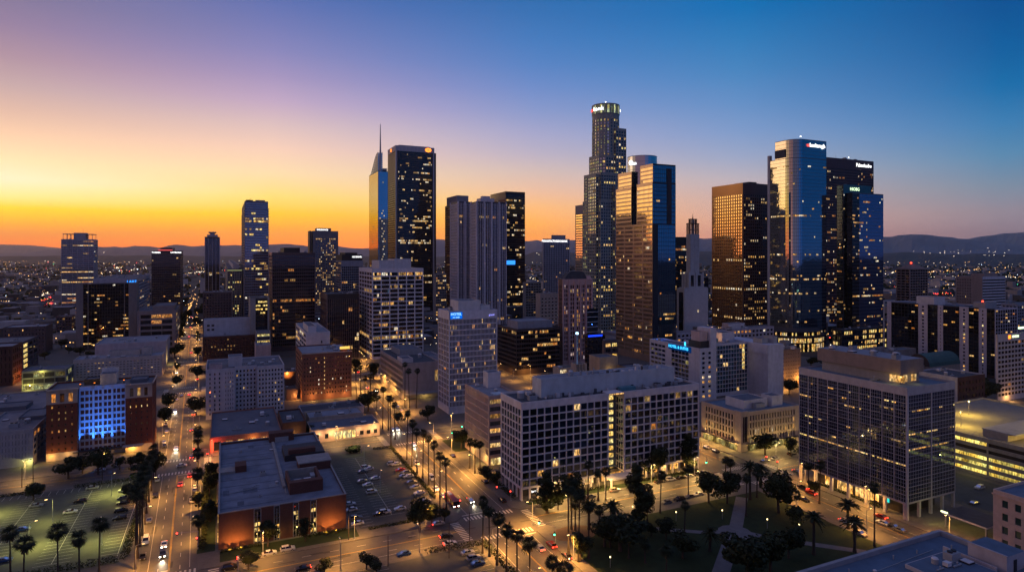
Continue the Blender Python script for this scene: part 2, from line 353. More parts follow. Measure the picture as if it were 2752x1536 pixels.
    def done(s):
        s.wall.build('wall', s.root)
        if s.cur.f: s.cur.build(s.glassname, s.root)
        if s.wins:
            def dist(wn):
                p = wn[1][0] + wn[1][1] * wn[2]; c, q = math.cos(s.th), math.sin(s.th)
                X = s.P[0] + p.x * c - p.y * q; Y = s.P[1] + p.x * q + p.y * c
                return math.hypot(X, Y) - wn[3] * .05
            s.wins.sort(key=dist); rest = MB()
            for i, (face, f, a0, b0, ww, hh, mat, sub) in enumerate(s.wins):
                if i < 100:
                    key = (round(ww, 2), round(hh, 2), mat.name, sub)
                    if key not in WCACHE:
                        b = MB(); window_mesh(b, ww, hh, mat, sub); WCACHE[key] = b.mesh('window')
                    o = bpy.data.objects.new('window', WCACHE[key]); col.objects.link(o); o.parent = s.root
                    q = f[0] + f[1] * a0 + f[2] * (s.e - .03); o.location = (q.x, q.y, b0); o.rotation_euler = (0, 0, f[4])
                else:
                    s.fquad(f, a0, a0 + ww, b0, b0 + hh, s.e - .03, mat, rest)
                    for k in range(1, sub + 1):
                        x = a0 + ww * k / (sub + 1); s.fbox(f, x - .05, x + .05, b0, b0 + hh, s.e - .12, s.e - .02, m_metal, rest)
            r = rest.build('windows', s.root)
            if r: r['kind'] = 'stuff'
        return s.root
m_frame = surf('window_frame', (.10, .10, .11), .5, .2, .8)
def window_mesh(b, ww, hh, mat, sub):
    b.face([(0, 0, 0), (ww, 0, 0), (ww, 0, hh), (0, 0, hh)], mat)
    t = .07
    b.box(0, -.08, 0, ww, .01, t, m_frame); b.box(0, -.08, hh - t, ww, .01, hh, m_frame)
    b.box(0, -.075, t, t, .01, hh - t, m_frame); b.box(ww - t, -.075, t, ww, .01, hh - t, m_frame)
    for k in range(1, sub + 1):
        x = ww * k / (sub + 1); b.box(x - t / 2, -.075, t, x + t / 2, .01, hh - t, m_frame)
def mk_units():
    out = []
    a = MB(); a.box(-1.4, -.9, 0, 1.4, .9, 1.5, m_metal); a.tube((-.6, 0, 1.5), (-.6, 0, 1.8), .5, .5, m_dark, 10); a.tube((.6, 0, 1.5), (.6, 0, 1.8), .5, .5, m_dark, 10); out.append(a.mesh('air_unit'))
    a = MB(); a.box(-.9, -.8, .3, .9, .8, 1.4, m_white); a.box(.9, -.3, .5, 2.6, .3, 1.0, m_metal); a.box(-.9, -.7, 0, -.7, .7, .3, m_dark); a.box(.7, -.7, 0, .9, .7, .3, m_dark); out.append(a.mesh('air_unit'))
    a = MB(); a.tube((0, 0, 0), (0, 0, 1.6), 1.0, 1.0, m_metal, 14); a.tube((0, 0, 1.6), (0, 0, 2.0), 1.1, .8, m_white, 14); out.append(a.mesh('air_unit'))
    a = MB(); a.box(-2.2, -.25, .25, 2.2, .25, .7, m_metal); a.box(-2.2, -.25, 0, -1.9, .25, .25, m_dark); a.box(1.9, -.25, 0, 2.2, .25, .25, m_dark); a.tube((0, 0, .7), (0, 0, 1.6), .2, .2, m_metal, 8); a.tube((0, 0, 1.6), (0, 0, 1.9), .4, .1, m_metal, 8); out.append(a.mesh('air_unit'))
    a = MB(); a.box(-1.2, -1.2, 0, 1.2, 1.2, .35, m_dark); a.poly([(-1.1, -1.1), (1.1, -1.1), (1.1, 1.1), (-1.1, 1.1)], .35, .5, m_white); out.append(a.mesh('air_unit'))
    return out
UNITS = mk_units()
# ---------------------------------------------------------------- towers, left to right
def lilac(k=1.0): return surf('lilac_concrete', (.46, .42, .46), .8, .12, .3)
m_lilac = lilac(); m_pink = surf('pink_granite', (.60, .37, .33), .6, .15, .5)
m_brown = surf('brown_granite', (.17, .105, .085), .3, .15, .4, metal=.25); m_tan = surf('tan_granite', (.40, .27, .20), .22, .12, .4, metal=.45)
m_grey = surf('grey_stone', (.30, .30, .34), .7, .12, .4); m_greend = surf('grey_green_granite', (.30, .33, .31), .5, .15, .4)
m_steel = surf('steel_frame', (.45, .46, .5), .45, .12, .6); m_beige = surf('beige_stone', (.44, .36, .30), .8, .14, .4)
m_purple = surf('brown_cladding', (.11, .075, .08), .6, .18, .4)
s_white = glow('sign_white', (1, 1, 1), 3.0); s_red = glow('sign_red', (1, .08, .06), 2.5); s_orange = glow('sign_orange', (1, .22, .02), 3.0)
s_blue = glow('sign_blue', (.02, .28, 1), 2.2); s_cyan = glow('sign_cyan', (.05, .55, 1), 2.2); s_green = glow('sign_green', (.75, 1, .6), 2.0)
RX = math.pi / 2
def face_rot(face): return {'F': (RX, 0, 0), 'L': (RX, 0, -RX), 'R': (RX, 0, RX)}[face]
def sign_on(b, face, s, z, size, txt, mat, o=-.15, name='sign', align='CENTER'):
    f = b.fr(face); q = f[0] + f[1] * s + f[2] * o
    return text_part(txt, size, mat, b.root, (q.x, q.y, z), face_rot(face), name, ext=.06, align=align)
def beacon(b, x, y, z, hh=4, mat=None):
    a = MB(); a.tube((x, y, z), (x, y, z + hh), .12, .06, m_dark, 6); o = a.build('antenna', b.root)
    if mat: a = MB(); a.box(x - .5, y - .5, z + hh, x + .5, y + .5, z + hh + 1, mat); a.build('beacon', b.root)
def S(*a, **k): return solve(*a, **k)
def mk(name, label, cat, sp, **k): return Bld(name, label, cat, sp['P'], sp['w'], sp['d'], sp['h'], sp['th'], **k)
OT = 'office_tower'; AT = 'apartment_tower'; OB = 'office_block'; LB = 'low_building'

# crowned banded tower far left
b = mk(AT, 'banded apartment tower far left with an open rooftop crown frame', 'tower', S(164, 253, 263, 642, 1018, True), wall=m_lilac)
b.fac('F', bw=7, fh=3.3, z0=4, z1=b.h - 2, sh=1.5, pw=.35, sub=2, p=.10); b.fac('R', bw=5, fh=3.3, z0=4, z1=b.h - 2, sh=1.5, pw=.35, p=.08); b.solid('L'); b.solid('K')
b.roof(n=2); b.pent(.35 * b.w, .2 * b.d, .72 * b.w, .8 * b.d, 11)
a = MB()
for i in range(9):
    x = b.w * (.06 + .11 * i)
    if .3 < x / b.w < .75: continue
    for y in (1, b.d - 1): a.box(x - .3, y - .3, b.h - .2, x + .3, y + .3, b.h + 8, m_lilac, False)
a.box(.04 * b.w, .6, b.h + 8, .34 * b.w, b.d - .4, b.h + 8.8, m_lilac); a.box(.73 * b.w, .6, b.h + 8, .97 * b.w, b.d - .4, b.h + 8.8, m_lilac); a.build('crown_frame', b.root)
beacon(b, b.w * .6, b.d * .5, b.h + 11, 9); b.done()
# dark glass slab with two concrete end piers
b = mk(OB, 'dark glass office slab between two blank concrete end piers', 'office building', S(204, 367, 374, 763, 654, True, d=22), wall=surf('brown_concrete', (.25, .21, .20), .85, .12, .4))
W_ = b.w
b.solid('F', 0, W_ * .115); b.solid('F', W_ * .865, W_); b.fac('F', xa=W_ * .115, xb=W_ * .865, bw=2.4, fh=3.7, z0=4, z1=b.h - .6, sh=.5, pw=.14, mx=.1, p=.13, pane=g_black, pm=m_dark, sm=m_dark, rl={0: .6, 1: .35, -1: .3})
b.solid('L'); b.solid('R'); b.solid('K'); b.roof(n=4)
a = MB(); a.box(W_ * .19, -.5, 2, W_ * .2, -.01, b.h, b.wm); a.box(W_ * .79, -.5, 2, W_ * .8, -.01, b.h, b.wm); a.build('fin', b.root); b.done()
# banded block with the small blue sign
b = mk(OB, 'pale banded office block with a small blue sign, behind the dark glass slab', 'office building', S(250, 362, 402, 749, 740, True), wall=m_lilac)
b.solid('F'); b.fac('R', bw=9, fh=4.2, z0=5, z1=b.h - 4, sh=2.2, pw=.3, p=.05); b.solid('L'); b.solid('K'); b.roof(); sign_on(b, 'F', b.w * .93, b.h - 4, 4.5, 'LAKE', s_blue); b.done()
# tower with two white lettered signs
b = mk(OT, 'brown banded tower with two small white signs and a red rooftop light line', 'tower', S(407, 485, 492, 673, 960, True), wall=m_purple)
b.fac('F', bw=2.6, fh=3.7, z0=5, z1=b.h - 6, sh=1.7, pw=.3, p=.035, pane=g_black, rl={0: .4, 3: .3, 5: .3, 8: .25}); b.fac('R', bw=3, fh=3.7, z0=5, z1=b.h - 6, sh=1.7, pw=.3, p=.03); b.solid('L'); b.solid('K')
b.roof(n=3); sign_on(b, 'F', b.w * .16, b.h - 3, 3.2, 'TUXERA', s_white); sign_on(b, 'F', b.w * .84, b.h - 3, 3.2, 'UXTRORA', s_white)
a = MB(); a.box(b.w * .22, .5, b.h + .2, b.w * .72, .9, b.h + 1.2, glow('red_line', (1, .12, .12), 1.2)); a.build('light_line', b.root)
b.pent(b.w * .3, 2, b.w * .7, b.d - 2, 5); beacon(b, b.w * .6, 6, b.h + 4, 9); b.done()
# slim tower
b = mk(AT, 'slim dark apartment tower with pale vertical ribs and a stepped crown', 'tower', S(548, 550, 591, 636, 1250), wall=m_lilac)
b.fac('F', bw=6.2, fh=3.2, z0=4, z1=b.h - 3, sh=.7, pw=.9, pp=.4, p=.05, sub=1, sm=m_purple, rl={-22: .5}); b.fac('L', bw=6, fh=3.2, z0=4, sh=.7, pw=.9, p=.03); b.solid('R'); b.solid('K'); b.roof(n=1)
b.pent(b.w * .15, 2, b.w * .85, b.d - 2, 5); b.pent(b.w * .35, 4, b.w * .65, b.d - 4, 8); b.pent(b.w * .25, 3, b.w * .75, b.d - 3, 1.2, z=b.h + 8.5, name='roof_disc'); b.done()
# yellow lit block
b = mk(OB, 'low tower with a yellow-green lit cornice beside the tall lit glass tower', 'office building', S(606, 611, 650, 722, 900), wall=m_conc)
b.fac('F', bw=3.2, fh=3.5, z0=4, z1=b.h - 4, sh=1.2, pw=1.4, p=.12, lits=LITG, rl={0: .6, 1: .6, 5: .5, 6: .5}); b.solid('L'); b.solid('R'); b.solid('K')
a = MB(); a.box(-.2, -.25, b.h - 2.6, b.w + .1, -.05, b.h - 1.9, glow('cornice_glow', (.75, .8, .3), .55)); a.build('light_line', b.root); b.roof(n=1); b.pent(b.w * .4, 2, b.w * .8, b.d - 2, 7, m_white); b.done()
b = mk(OB, 'plain brown block at the corner of the long avenue, below the slim tower', 'office building', S(543, 545, 623, 785, 800), wall=m_purple)
b.fac('F', bw=3.4, fh=3.6, z0=4, z1=b.h - 2, sh=1.9, pw=1.6, p=.01, pane=g_black); b.solid('L'); b.solid('R'); b.solid('K'); b.roof(m_roof_l); b.done()
# tall glass tower with lit upper floors
b = mk(OT, 'tall banded glass tower with brightly lit upper floors, left of the brown slab', 'tower', S(649, 657, 722, 560, 850), e=.12, wall=surf('violet_metal', (.24, .23, .30), .45, .1, .4))
rl = {r: .06 for r in range(60)}; rl.update({-4: .95, -5: .9, -16: .8, -23: .9, -20: .35, -21: .3, -22: .35, -26: .1})
b.fac('F', bw=2.8, fh=3.6, z0=4, z1=b.h - 1, sh=1.1, pw=.16, p=.06, rl=rl, pane=glass('glass_grey', (.03, .03, .04), .26, (.85, .82, .95)), lits=[LITG[0], LIT[1], LIT[3]]); b.fac('L', bw=2.8, fh=3.6, z0=4, z1=b.h - 1, sh=1.0, pw=.16, pane=g_sunset_gold, p=.02); b.solid('R'); b.solid('K')
for i in range(int(b.h / 3.6)):            # balcony lips standing out at both edges
    pass
a = MB()
for i in range(int(b.h / 3.6)): z = 5 + i * 3.6; a.box(-.9, -.9, z, .6, 3, z + .5, m_tan); a.box(b.w - .6, -.9, z, b.w + 1.1, 3, z + .5, m_tan)
a.build('balcony_slabs', b.root)
b.roof(n=0); q = Bld('', 'tall tower top', '', b.P, b.w, b.d, b.h + 10.5, poly=[(.5, .4), (b.w - .6, .4), (b.w - .6, b.d - .4), (.5, b.d - .4)], base=b.h - .9, parent=b.root, wall=b.wm)
q.fac(0, bw=2.8, fh=3.6, z0=b.h - .6, z1=b.h + 8.5, sh=.9, pw=.16, pane=MATS['glass_grey'], p=0); q.fac(3, bw=2.8, fh=3.6, z0=b.h - .6, z1=b.h + 8.5, sh=.9, pw=.16, pane=g_sunset_gold, p=0); q.solid(1); q.solid(2); q.roof(m_roof, z=b.h + 9.6)
a = MB(); a.box(2, 1.3, b.h + 10.5, b.w * .35, b.d * .5, b.h + 12, m_dark); a.box(b.w * .45, 1.4, b.h + 10.5, b.w * .85, 2, b.h + 12.2, m_tan); a.tube((5, 3, b.h + 11), (9, 3, b.h + 14.5), .2, .2, m_dark, 6); a.build('roof_crane', b.root); q.done(); b.done()
# lit lobby block + parking box
b = mk(OB, 'narrow concrete block framing a yellow lit glass front, left of the brown slab', 'office building', S(668, 673, 724, 802, 610), wall=m_conc)
b.solid('F', 0, b.w * .27); b.solid('F', b.w * .9, b.w)
b.fac('F', xa=b.w * .27, xb=b.w * .9, bw=2.2, fh=3.6, z0=12, z1=b.h - 2.5, sh=.35, pw=.14, mx=.1, pm=m_dark, sm=m_dark, rl={-1: 1, -2: 1, -3: .95, -5: .25}, p=.02, lits=[LITG[0], LITG[0]]); b.solid('L'); b.solid('R'); b.solid('K'); b.roof(m_roof_d, n=2); b.done()
b = mk('parking_structure', 'small parking structure with bright yellow decks, left of the brown slab', 'car park', S(684, 689, 727, 893, 585), wall=m_conc)
b.fac('F', bw=11, fh=3.1, z0=8, z1=b.h - 1.2, sh=1.2, pw=.4, lits=[lit('deck_glow', (1, .78, .22), 1.0)], p=1, run=0); b.solid('L'); b.solid('R'); b.solid('K'); b.roof(n=0); b.done()
# brown slab
b = mk(OT, 'broad dark brown slab tower with one lit orange floor, left centre', 'tower', S(722, 731, 847, 678, 646), wall=m_purple)
rl = {0: .05, 13: .9, 11: .12, 10: .12, 16: .08, 3: .18, 2: .2}
b.fac('F', bw=1.9, fh=3.55, z0=5, z1=b.h - 2.5, sh=1.0, pw=.25, p=.02, rl=rl, pane=g_black, lits=[LIT[2], LIT[1], LIT[2]]); b.fac('L', bw=1.9, fh=3.55, z0=5, z1=b.h - 2.5, sh=1.3, pw=.3, p=.02, pane=g_bronze, pm=m_tan, sm=m_tan); b.solid('R'); b.solid('K')
b.roof(n=2); b.pent(b.w * .28, 4, b.w * .65, b.d - 4, 5.5, m_dark); beacon(b, b.w * .2, 6, b.h - .8, 6); b.done()
# grey tower with slab and small lit windows
b = mk(AT, 'grey tower with many small lit windows and a flat slab standing at its left edge', 'tower', S(836, 841, 909, 620, 1000), wall=surf('mauve_concrete', (.27, .235, .25), .8, .1, .4))
b.fac('F', bw=2.6, fh=3.6, z0=4, z1=b.h - 11, sh=1.7, pw=1.3, p=.24, run=.12, mx=4, rl={r: .34 for r in range(12)}, lits=[LIT[0], LIT[0], LIT[1], LIT[3]]); b.solid('L'); b.solid('R'); b.solid('K'); b.roof(n=0); b.pent(b.w * .15, 2, b.w * .72, b.d - 2, 5)
sign_on(b, 'F', b.w * .38, b.h + 1.9, 3.2, 'INSURANCE', s_white, o=1.85); a = MB(); a.box(-5, .5, 0, -2.5, b.d, b.h, m_purple, False); a.build('side_slab', b.root); b.done()
# small gridded tower with white sign
b = mk(OT, 'small gridded tower with a dark crown and white sign, left of the white gridded tower', 'tower', S(901, 917, 976, 700, 900), wall=m_grey)
b.fac('F', bw=2.8, fh=3.6, z0=5, z1=b.h - 8, sh=.9, pw=.5, p=.03); b.fac('L', bw=8, fh=3.6, z0=5, z1=b.h - 2, sh=1.6, pw=.3, pane=g_bronze, p=.05); b.solid('R'); b.solid('K'); b.roof(n=0)
b.pent(1, 1, b.w - 1, b.d - 1, 9, m_dark); b.pent(b.w * .2, 3, b.w * .75, b.d - 3, 12, m_dark); sign_on(b, 'F', b.w * .72, b.h + 5.3, 3.4, 'US BANK', s_white, o=.85); b.done()
# purple ribbed block
b = mk(OB, 'brown ribbed office block with thin vertical fins, behind the red brick hotel', 'office building', S(861, 878, 966, 790, 600), wall=m_purple)
b.fac('F', bw=2.0, fh=4, z0=4, z1=b.h - 5, sh=.8, pw=.22, pp=.35, p=.03, sm=m_dark, pane=g_black, pm=surf('fin_brown', (.22, .15, .15), .6)); b.fac('L', bw=2.6, fh=4, z0=4, z1=b.h - 5, sh=.8, pw=.6, p=.1); b.solid('R'); b.solid('K'); b.roof(m_roof_d); b.done()
b = mk('theatre', 'windowless beige hall with tall arched recesses, left of the white gridded tower', 'theatre', S(895, 912, 968, 874, 640), wall=surf('hall_stone', (.33, .29, .24), .85, .12, .4))
b.solid('F'); b.solid('R'); b.solid('K'); b.solid('L'); a = MB()
for i in range(5):
    y0 = b.d * (.06 + i * .19); a.box(-.12, y0, 3, .02, y0 + b.d * .12, b.h - 6, m_roof_d, False); x0 = b.w * (.06 + i * .19); a.box(x0, -.12, 3, x0 + b.w * .1, .02, b.h - 6, m_beige, False)
a.build('arched_recess', b.root); b.roof(m_roof_d); b.done()

# sail tower with spire
dkb0 = surf('tower_dark', (.03, .03, .04), .4); g_tw0 = glass('glass_clear_blue', (.004, .012, .03), .55, (.6, .85, 1.0), wav=.02)
sp = S(992, 1016, 1043, 459, 1000); b = mk(OT, 'slender glass tower with a curved sail crown and a tall thin spire', 'tower', sp, wall=dkb0, e=.06)
b.fac('F', bw=1.7, fh=4.1, z0=4, z1=b.h - 1, sh=.22, pw=.12, pane=g_tw0, p=.015, pick=lambda r, c, R, C: (LIT[3] if (c == int(C * .55) + (r % 3) - 1 and r < R * .72 and (r * 7) % 10 < 8) else (LIT[0] if (r * 31 + c * 17) % 97 == 0 else None)))
b.fac('L', bw=2.2, fh=4.1, z0=4, z1=b.h - 1, sh=.3, pw=.12, pane=g_sunset_gold, p=.01); b.solid('R', m=g_blue); b.solid('K'); b.roof(n=0)
z0 = b.h - 1; tip = HC + (HY - 412) / F * 1012; q = MB(); n = 14; ya, yb = b.d * .88, b.d * .02
prof = [(ya + (yb - ya) * (i / n), z0 + (tip - z0) * (math.sin(i / n * math.pi / 2) ** 1.5)) for i in range(n + 1)]
for i in range(n):
    (y1, z1), (y2, z2) = prof[i], prof[i + 1]
    for k in range(int((max(z1, z2) - z0) / 3.4) + 1):
        zz = z0 + k * 3.4
        if zz < min(z1, z2): q.box(.4, y2, zz, 7.5, y1, min(zz + 2.2, min(z1, z2)), g_mirror)
    q.tube((.3, y1, z1), (.3, y2, z2), .5, .5, m_steel, 6); q.tube((7.6, y1, z1), (7.6, y2, z2), .5, .5, m_steel, 6); q.box(.2, y2, z0, .5, y2 + .4, min(z1, z2), m_steel); q.box(7.4, y2, z0, 7.7, y2 + .4, min(z1, z2), m_steel)
q.build('sail_crown', b.root)
q = MB(); st = HC + (HY - 337) / F * 1012; q.tube((4, yb, z0), (4, yb, tip + 4), 1.8, 1.5, m_steel, 8); q.tube((4, yb, tip + 4), (4, yb, st), 1.3, .5, m_steel, 8); q.build('spire', b.root)
for k in range(3): q = MB(); q.box(b.w * .45, 2, b.h - 1 + k * 2.3, b.w - .5, b.d - 2, b.h + .2 + k * 2.3, m_steel, True); q.build('crown_louvre', b.root)
b.done()
# black tower with white cap
b = mk(OT, 'tallest black tower on the left with a white cap and orange logo signs', 'tower', S(1042, 1063, 1167, 390, 1060), wall=surf('cap_white', (.52, .5, .52), .7, .1, .4))
rl = {r: (.05 if r > 30 else .03) for r in range(90)}
for r in (-6, -10, -13, -18): rl[r] = .45
for r in (-30, -31, -32, -34, -35): rl[r] = .28
for r in (-41, -42): rl[r] = .75
rl.update({5: .3, 8: .3, 12: .3, -50: .3, -57: .25})
blk = surf('black_metal', (.048, .036, .042), .5, .2, .4)
b.fac('F', bw=1.9, fh=3.75, z0=6, z1=b.h - 9, sh=1.1, pw=.3, mx=4.5, sm=blk, pm=blk, rl=rl, pane=g_black, lits=[LIT[3], LIT[0], LIT[1]], zt=b.h - 9.2)
b.fac('L', bw=1.9, fh=3.75, z0=6, z1=b.h - 9, sh=1.1, pw=.3, mx=3, sm=m_brown, pm=m_brown, pane=g_bronze, p=.02, zt=b.h - 9.2)
b.solid('F', 0, b.w, b.h - 9, b.h); b.solid('L', b.e, b.d - b.e, b.h - 9, b.h); b.solid('R', m=blk); b.solid('K', m=blk)
a = MB(); a.box(-.3, -.5, 0, 2.6, -.04, b.h - .1, b.wm, False); a.box(b.w - 2.4, -.5, 0, b.w + .1, -.04, b.h - .1, b.wm, False); a.box(b.w + .1, -.5, 0, b.w + 3.2, 3, b.h - 9, blk, False); a.build('corner_column', b.root)
def logo(b, face, s, z, r):
    f = b.fr(face); m = MB(); p = f[0] + f[1] * s - f[2] * .55
    for i in range(8):
        t = i * math.pi / 4; c = p + f[1] * (math.cos(t) * r * .62 * 1.5); zc = z + math.sin(t) * r * .55
        for (q0, q1) in ((-.36, .36),):
            m.face([tuple((c + f[1] * (q0 * r)).to_3d() + Vector((0, 0, zc - .3 * r))), tuple((c + f[1] * (q1 * r)).to_3d() + Vector((0, 0, zc - .3 * r))), tuple((c + f[1] * (q1 * r)).to_3d() + Vector((0, 0, zc + .3 * r))), tuple((c + f[1] * (q0 * r)).to_3d() + Vector((0, 0, zc + .3 * r)))], s_orange)
    m.face([tuple((p - f[1] * r * .9 - f[2] * .03).to_3d() + Vector((0, 0, z + .1))), tuple((p + f[1] * r * .9 - f[2] * .03).to_3d() + Vector((0, 0, z - .5))), tuple((p + f[1] * r * .9 - f[2] * .03).to_3d() + Vector((0, 0, z + .5))), tuple((p - f[1] * r * .9 - f[2] * .03).to_3d() + Vector((0, 0, z + .9)))], s_red)
    m.build('logo_sign', b.root)
logo(b, 'F', b.w * .84, b.h - 4.6, 4.2); logo(b, 'L', b.d * .45, b.h - 4.6, 3.4)
b.roof(n=2, unit=1.6); b.pent(b.w * .1, 4, b.w * .9, b.d * .7, 2.2); beacon(b, b.w * .45, 5, b.h, 7); beacon(b, b.w * .4, 4, b.h, 5); b.done()
# white gridded tower
b = mk(OT, 'white gridded office tower with wide dark window bays, in front of the black tower', 'tower', S(964.5, 1000, 1138, 721, 598), wall=surf('grid_white', (.78, .73, .74), .75, .1, .4), e=.6)
b.fac('F', fh=4.05, z0=2, z1=b.h - 3.5, sh=1.15, pw=.16, mx=.5, pane=g_black, cols=24, p=.06, run=.45, mode='win', rl={-1: .75, -2: .6, -4: .3, -7: .25, -8: .35, -9: .12, -16: .8, -17: .1, -18: .15}, lits=[LIT[0], LIT[1], LIT[3], LIT[2]], pm=m_dark)
f = b.fr('F')
for k in range(7): s_ = .5 + (b.w - 1) * k / 6; b.fbox(f, max(0, s_ - .5), min(b.w, s_ + .5), 0, b.h - .2, -.1, .3, b.wm)
b.fac('L', fh=4.05, z0=2, z1=b.h - 3.5, sh=1.15, pw=.9, mx=.5, cols=5, sub=1, pane=g_bronze, p=.05, mode='win', rl={0: .6, 3: .5, 4: .5})
b.solid('R'); b.solid('K'); b.roof(m_roof_l, n=3); b.pent(b.w * .16, 6, b.w * .72, b.d * .6, 8, m_white); b.pent(b.w * .45, 5, b.w * .78, b.d * .5, 9.5, m_white); b.done()
b = mk(OB, 'small striped block squeezed between the black tower and the bronze tower', 'office building', S(1165, 1171, 1200, 735, 880), wall=m_conc)
b.fac('F', bw=2.6, fh=3.4, z0=4, sh=1.3, pw=.3, p=.3); b.solid('L'); b.solid('R'); b.solid('K'); b.roof(); b.done()
# bronze tower behind, grey ribbed twin, dark tower with golden side
b = mk(OT, 'bronze tower with a blank upper box, behind the left of the grey ribbed tower', 'tower', S(1196, 1226, 1266, 548, 1030), wall=m_brown)
b.fac('L', bw=2, fh=3.8, z0=5, z1=b.h - 3, sh=1.6, pw=.25, pane=g_sunset_gold, p=.05, rl={20: .5}); b.fac('F', bw=2, fh=3.8, z0=5, z1=b.h - 3, sh=1.3, pw=.3, p=.05); b.solid('R'); b.solid('K'); b.roof(n=0)
b.pent(2, 2, b.w * .85, b.d - 3, 15, m_grey); b.done()
for (sp, lab, extra) in ((S(1215, 1231, 1268, 541, 815), 'left shaft of the grey ribbed tower with close vertical piers', 0), (S(1265, 1281, 1361, 541, 780), 'grey ribbed tower with close vertical piers and a raised centre, mid skyline', 1)):
    if extra == 0:
        b = None; keep = sp; continue
    b = mk(OT, lab, 'tower', sp, wall=surf('rib_grey', (.66, .63, .69), .6, .1, .3), e=.9)
    dk = surf('rib_dark', (.05, .05, .07), .5)
    def ribs(q, face, n, lits=.02, rl=None):
        f = q.fr(face); L_ = f[3]
        q.fac(face, bw=2.3, fh=3.9, z0=6, z1=q.h - 1.8, sh=.9, pw=.75, pp=0, mx=.8, sm=dk, pane=g_dark, p=lits, zt=q.h, rl=rl or {-5: .25})
        for k in range(n + 1):
            s_ = L_ * k / n; q.fbox(f, max(0, s_ - 1.1), min(L_, s_ + 1.1), 0, q.h + .4, -.8, .2, q.wm)
    ribs(b, 'F', 4, .02, {-5: .5}); ribs(b, 'L', 1); b.solid('R'); b.solid('K'); b.roof(n=3, unit=1.5); b.pent(b.w * .16, 3, b.w * .62, b.d * .8, 5); b.pent(b.w * .25, 5, b.w * .5, b.d * .6, 8)
    c, s_ = math.cos(-TH), math.sin(-TH); dx, dy = keep['P'][0] - sp['P'][0], keep['P'][1] - sp['P'][1]; ox, oy = dx * c - dy * s_, dx * s_ + dy * c
    q = Bld('', 'second shaft', '', sp['P'], keep['w'], keep['d'], keep['h'], poly=[(ox, oy), (ox + keep['w'], oy), (ox + keep['w'], oy + 30), (ox, oy + 30)], parent=b.root, wall=b.wm, e=.9)
    q.rect = True; ribs(q, 'F', 2); ribs(q, 'L', 1); q.solid('R'); q.solid('K'); q.rect = False; q.roof(n=0); q.rect = True; q.done(); b.done()
b = mk(OT, 'black tower with golden left side and blue sign, beside the grey ribbed tower', 'tower', S(1318, 1359, 1411, 514, 980), wall=surf('black_brown', (.04, .03, .035), .5))
rl = {r: .05 for r in range(60)}; rl.update({-3: .6, -5: .6, -6: .5, -12: .45, -14: .4, -15: .8, -17: .6, -22: .4, -25: .6, -38: .8, -40: .5, -41: .5, -50: .5, 4: .8, 3: .5})
b.fac('F', bw=2, fh=3.9, z0=5, z1=b.h - 4, sh=1.2, pw=.3, rl=rl, pane=g_black, lits=[LIT[0], LIT[3], LIT[1]]); b.fac('L', bw=2, fh=3.9, z0=5, z1=b.h - 12, sh=1.2, pw=.3, pane=g_sunset_gold, sm=m_tan, pm=m_tan, p=.02)  # left grid in tan: the sunset gold is put into its colour
b.solid('R'); b.solid('K'); b.roof(n=1); a = MB(); a.box(1, -.6, HC - 15, b.w * .48, -.1, HC - 8.5, glow('sign_azure', (.03, .25, 1), 1.7)); a.build('sign_panel', b.root); b.done()
# pale tower with white sign band
b = mk(OT, 'pale square-gridded tower with one long white sign band, centre distance', 'tower', S(1458, 1460, 1531, 641, 1100), wall=m_lilac, e=.6)
b.fac('F', fh=3.6, z0=5, z1=b.h - 8, sh=1.3, pw=1.1, p=.03, bw=3.4, pane=g_black, rl={0: .3, 1: .3, 5: .2}); b.solid('L'); b.solid('R'); b.solid('K'); b.roof(n=0); b.pent(b.w * .33, 3, b.w * .85, b.d - 2, 7)
sign_on(b, 'F', b.w * .43, b.h - 4.2, 4.6, 'MANUFACTURERS BANK', s_white); b.done()
b = mk(OB, 'beige stone block at the foot of the pale square-gridded tower', 'office building', S(1440, 1452, 1500, 789, 720), wall=m_beige)
b.fac('F', bw=4.5, fh=4, z0=4, z1=b.h - 4, sh=2.4, pw=2.4, p=.12); b.solid('L'); b.solid('R'); b.solid('K'); b.roof(); b.done()
b = mk(OB, 'dim grey block with rows of small windows behind the dark low office', 'office building', S(1405, 1412, 1455, 758, 900), wall=m_conc)
b.fac('F', bw=4, fh=3.6, z0=4, sh=1.5, pw=.8, p=.1); b.solid('L'); b.solid('R'); b.solid('K'); b.roof(); b.done()
# stripe-lit tower
b = mk(OT, 'horizontally striped tower glowing orange, tucked left of the tallest round-topped tower', 'tower', S(1546, 1566, 1590, 550, 980), wall=surf('stripe_stone', (.42, .33, .30), .6, .1, .4))
b.fac('L', bw=30, fh=3.9, z0=5, z1=b.h - 14, sh=1.9, pw=.2, pane=g_sunset_gold, p=0); b.fac('F', bw=2.5, fh=3.9, z0=5, z1=b.h - 14, sh=1.8, pw=.3, p=.05); b.solid('R'); b.solid('K'); b.roof(n=0); b.done()

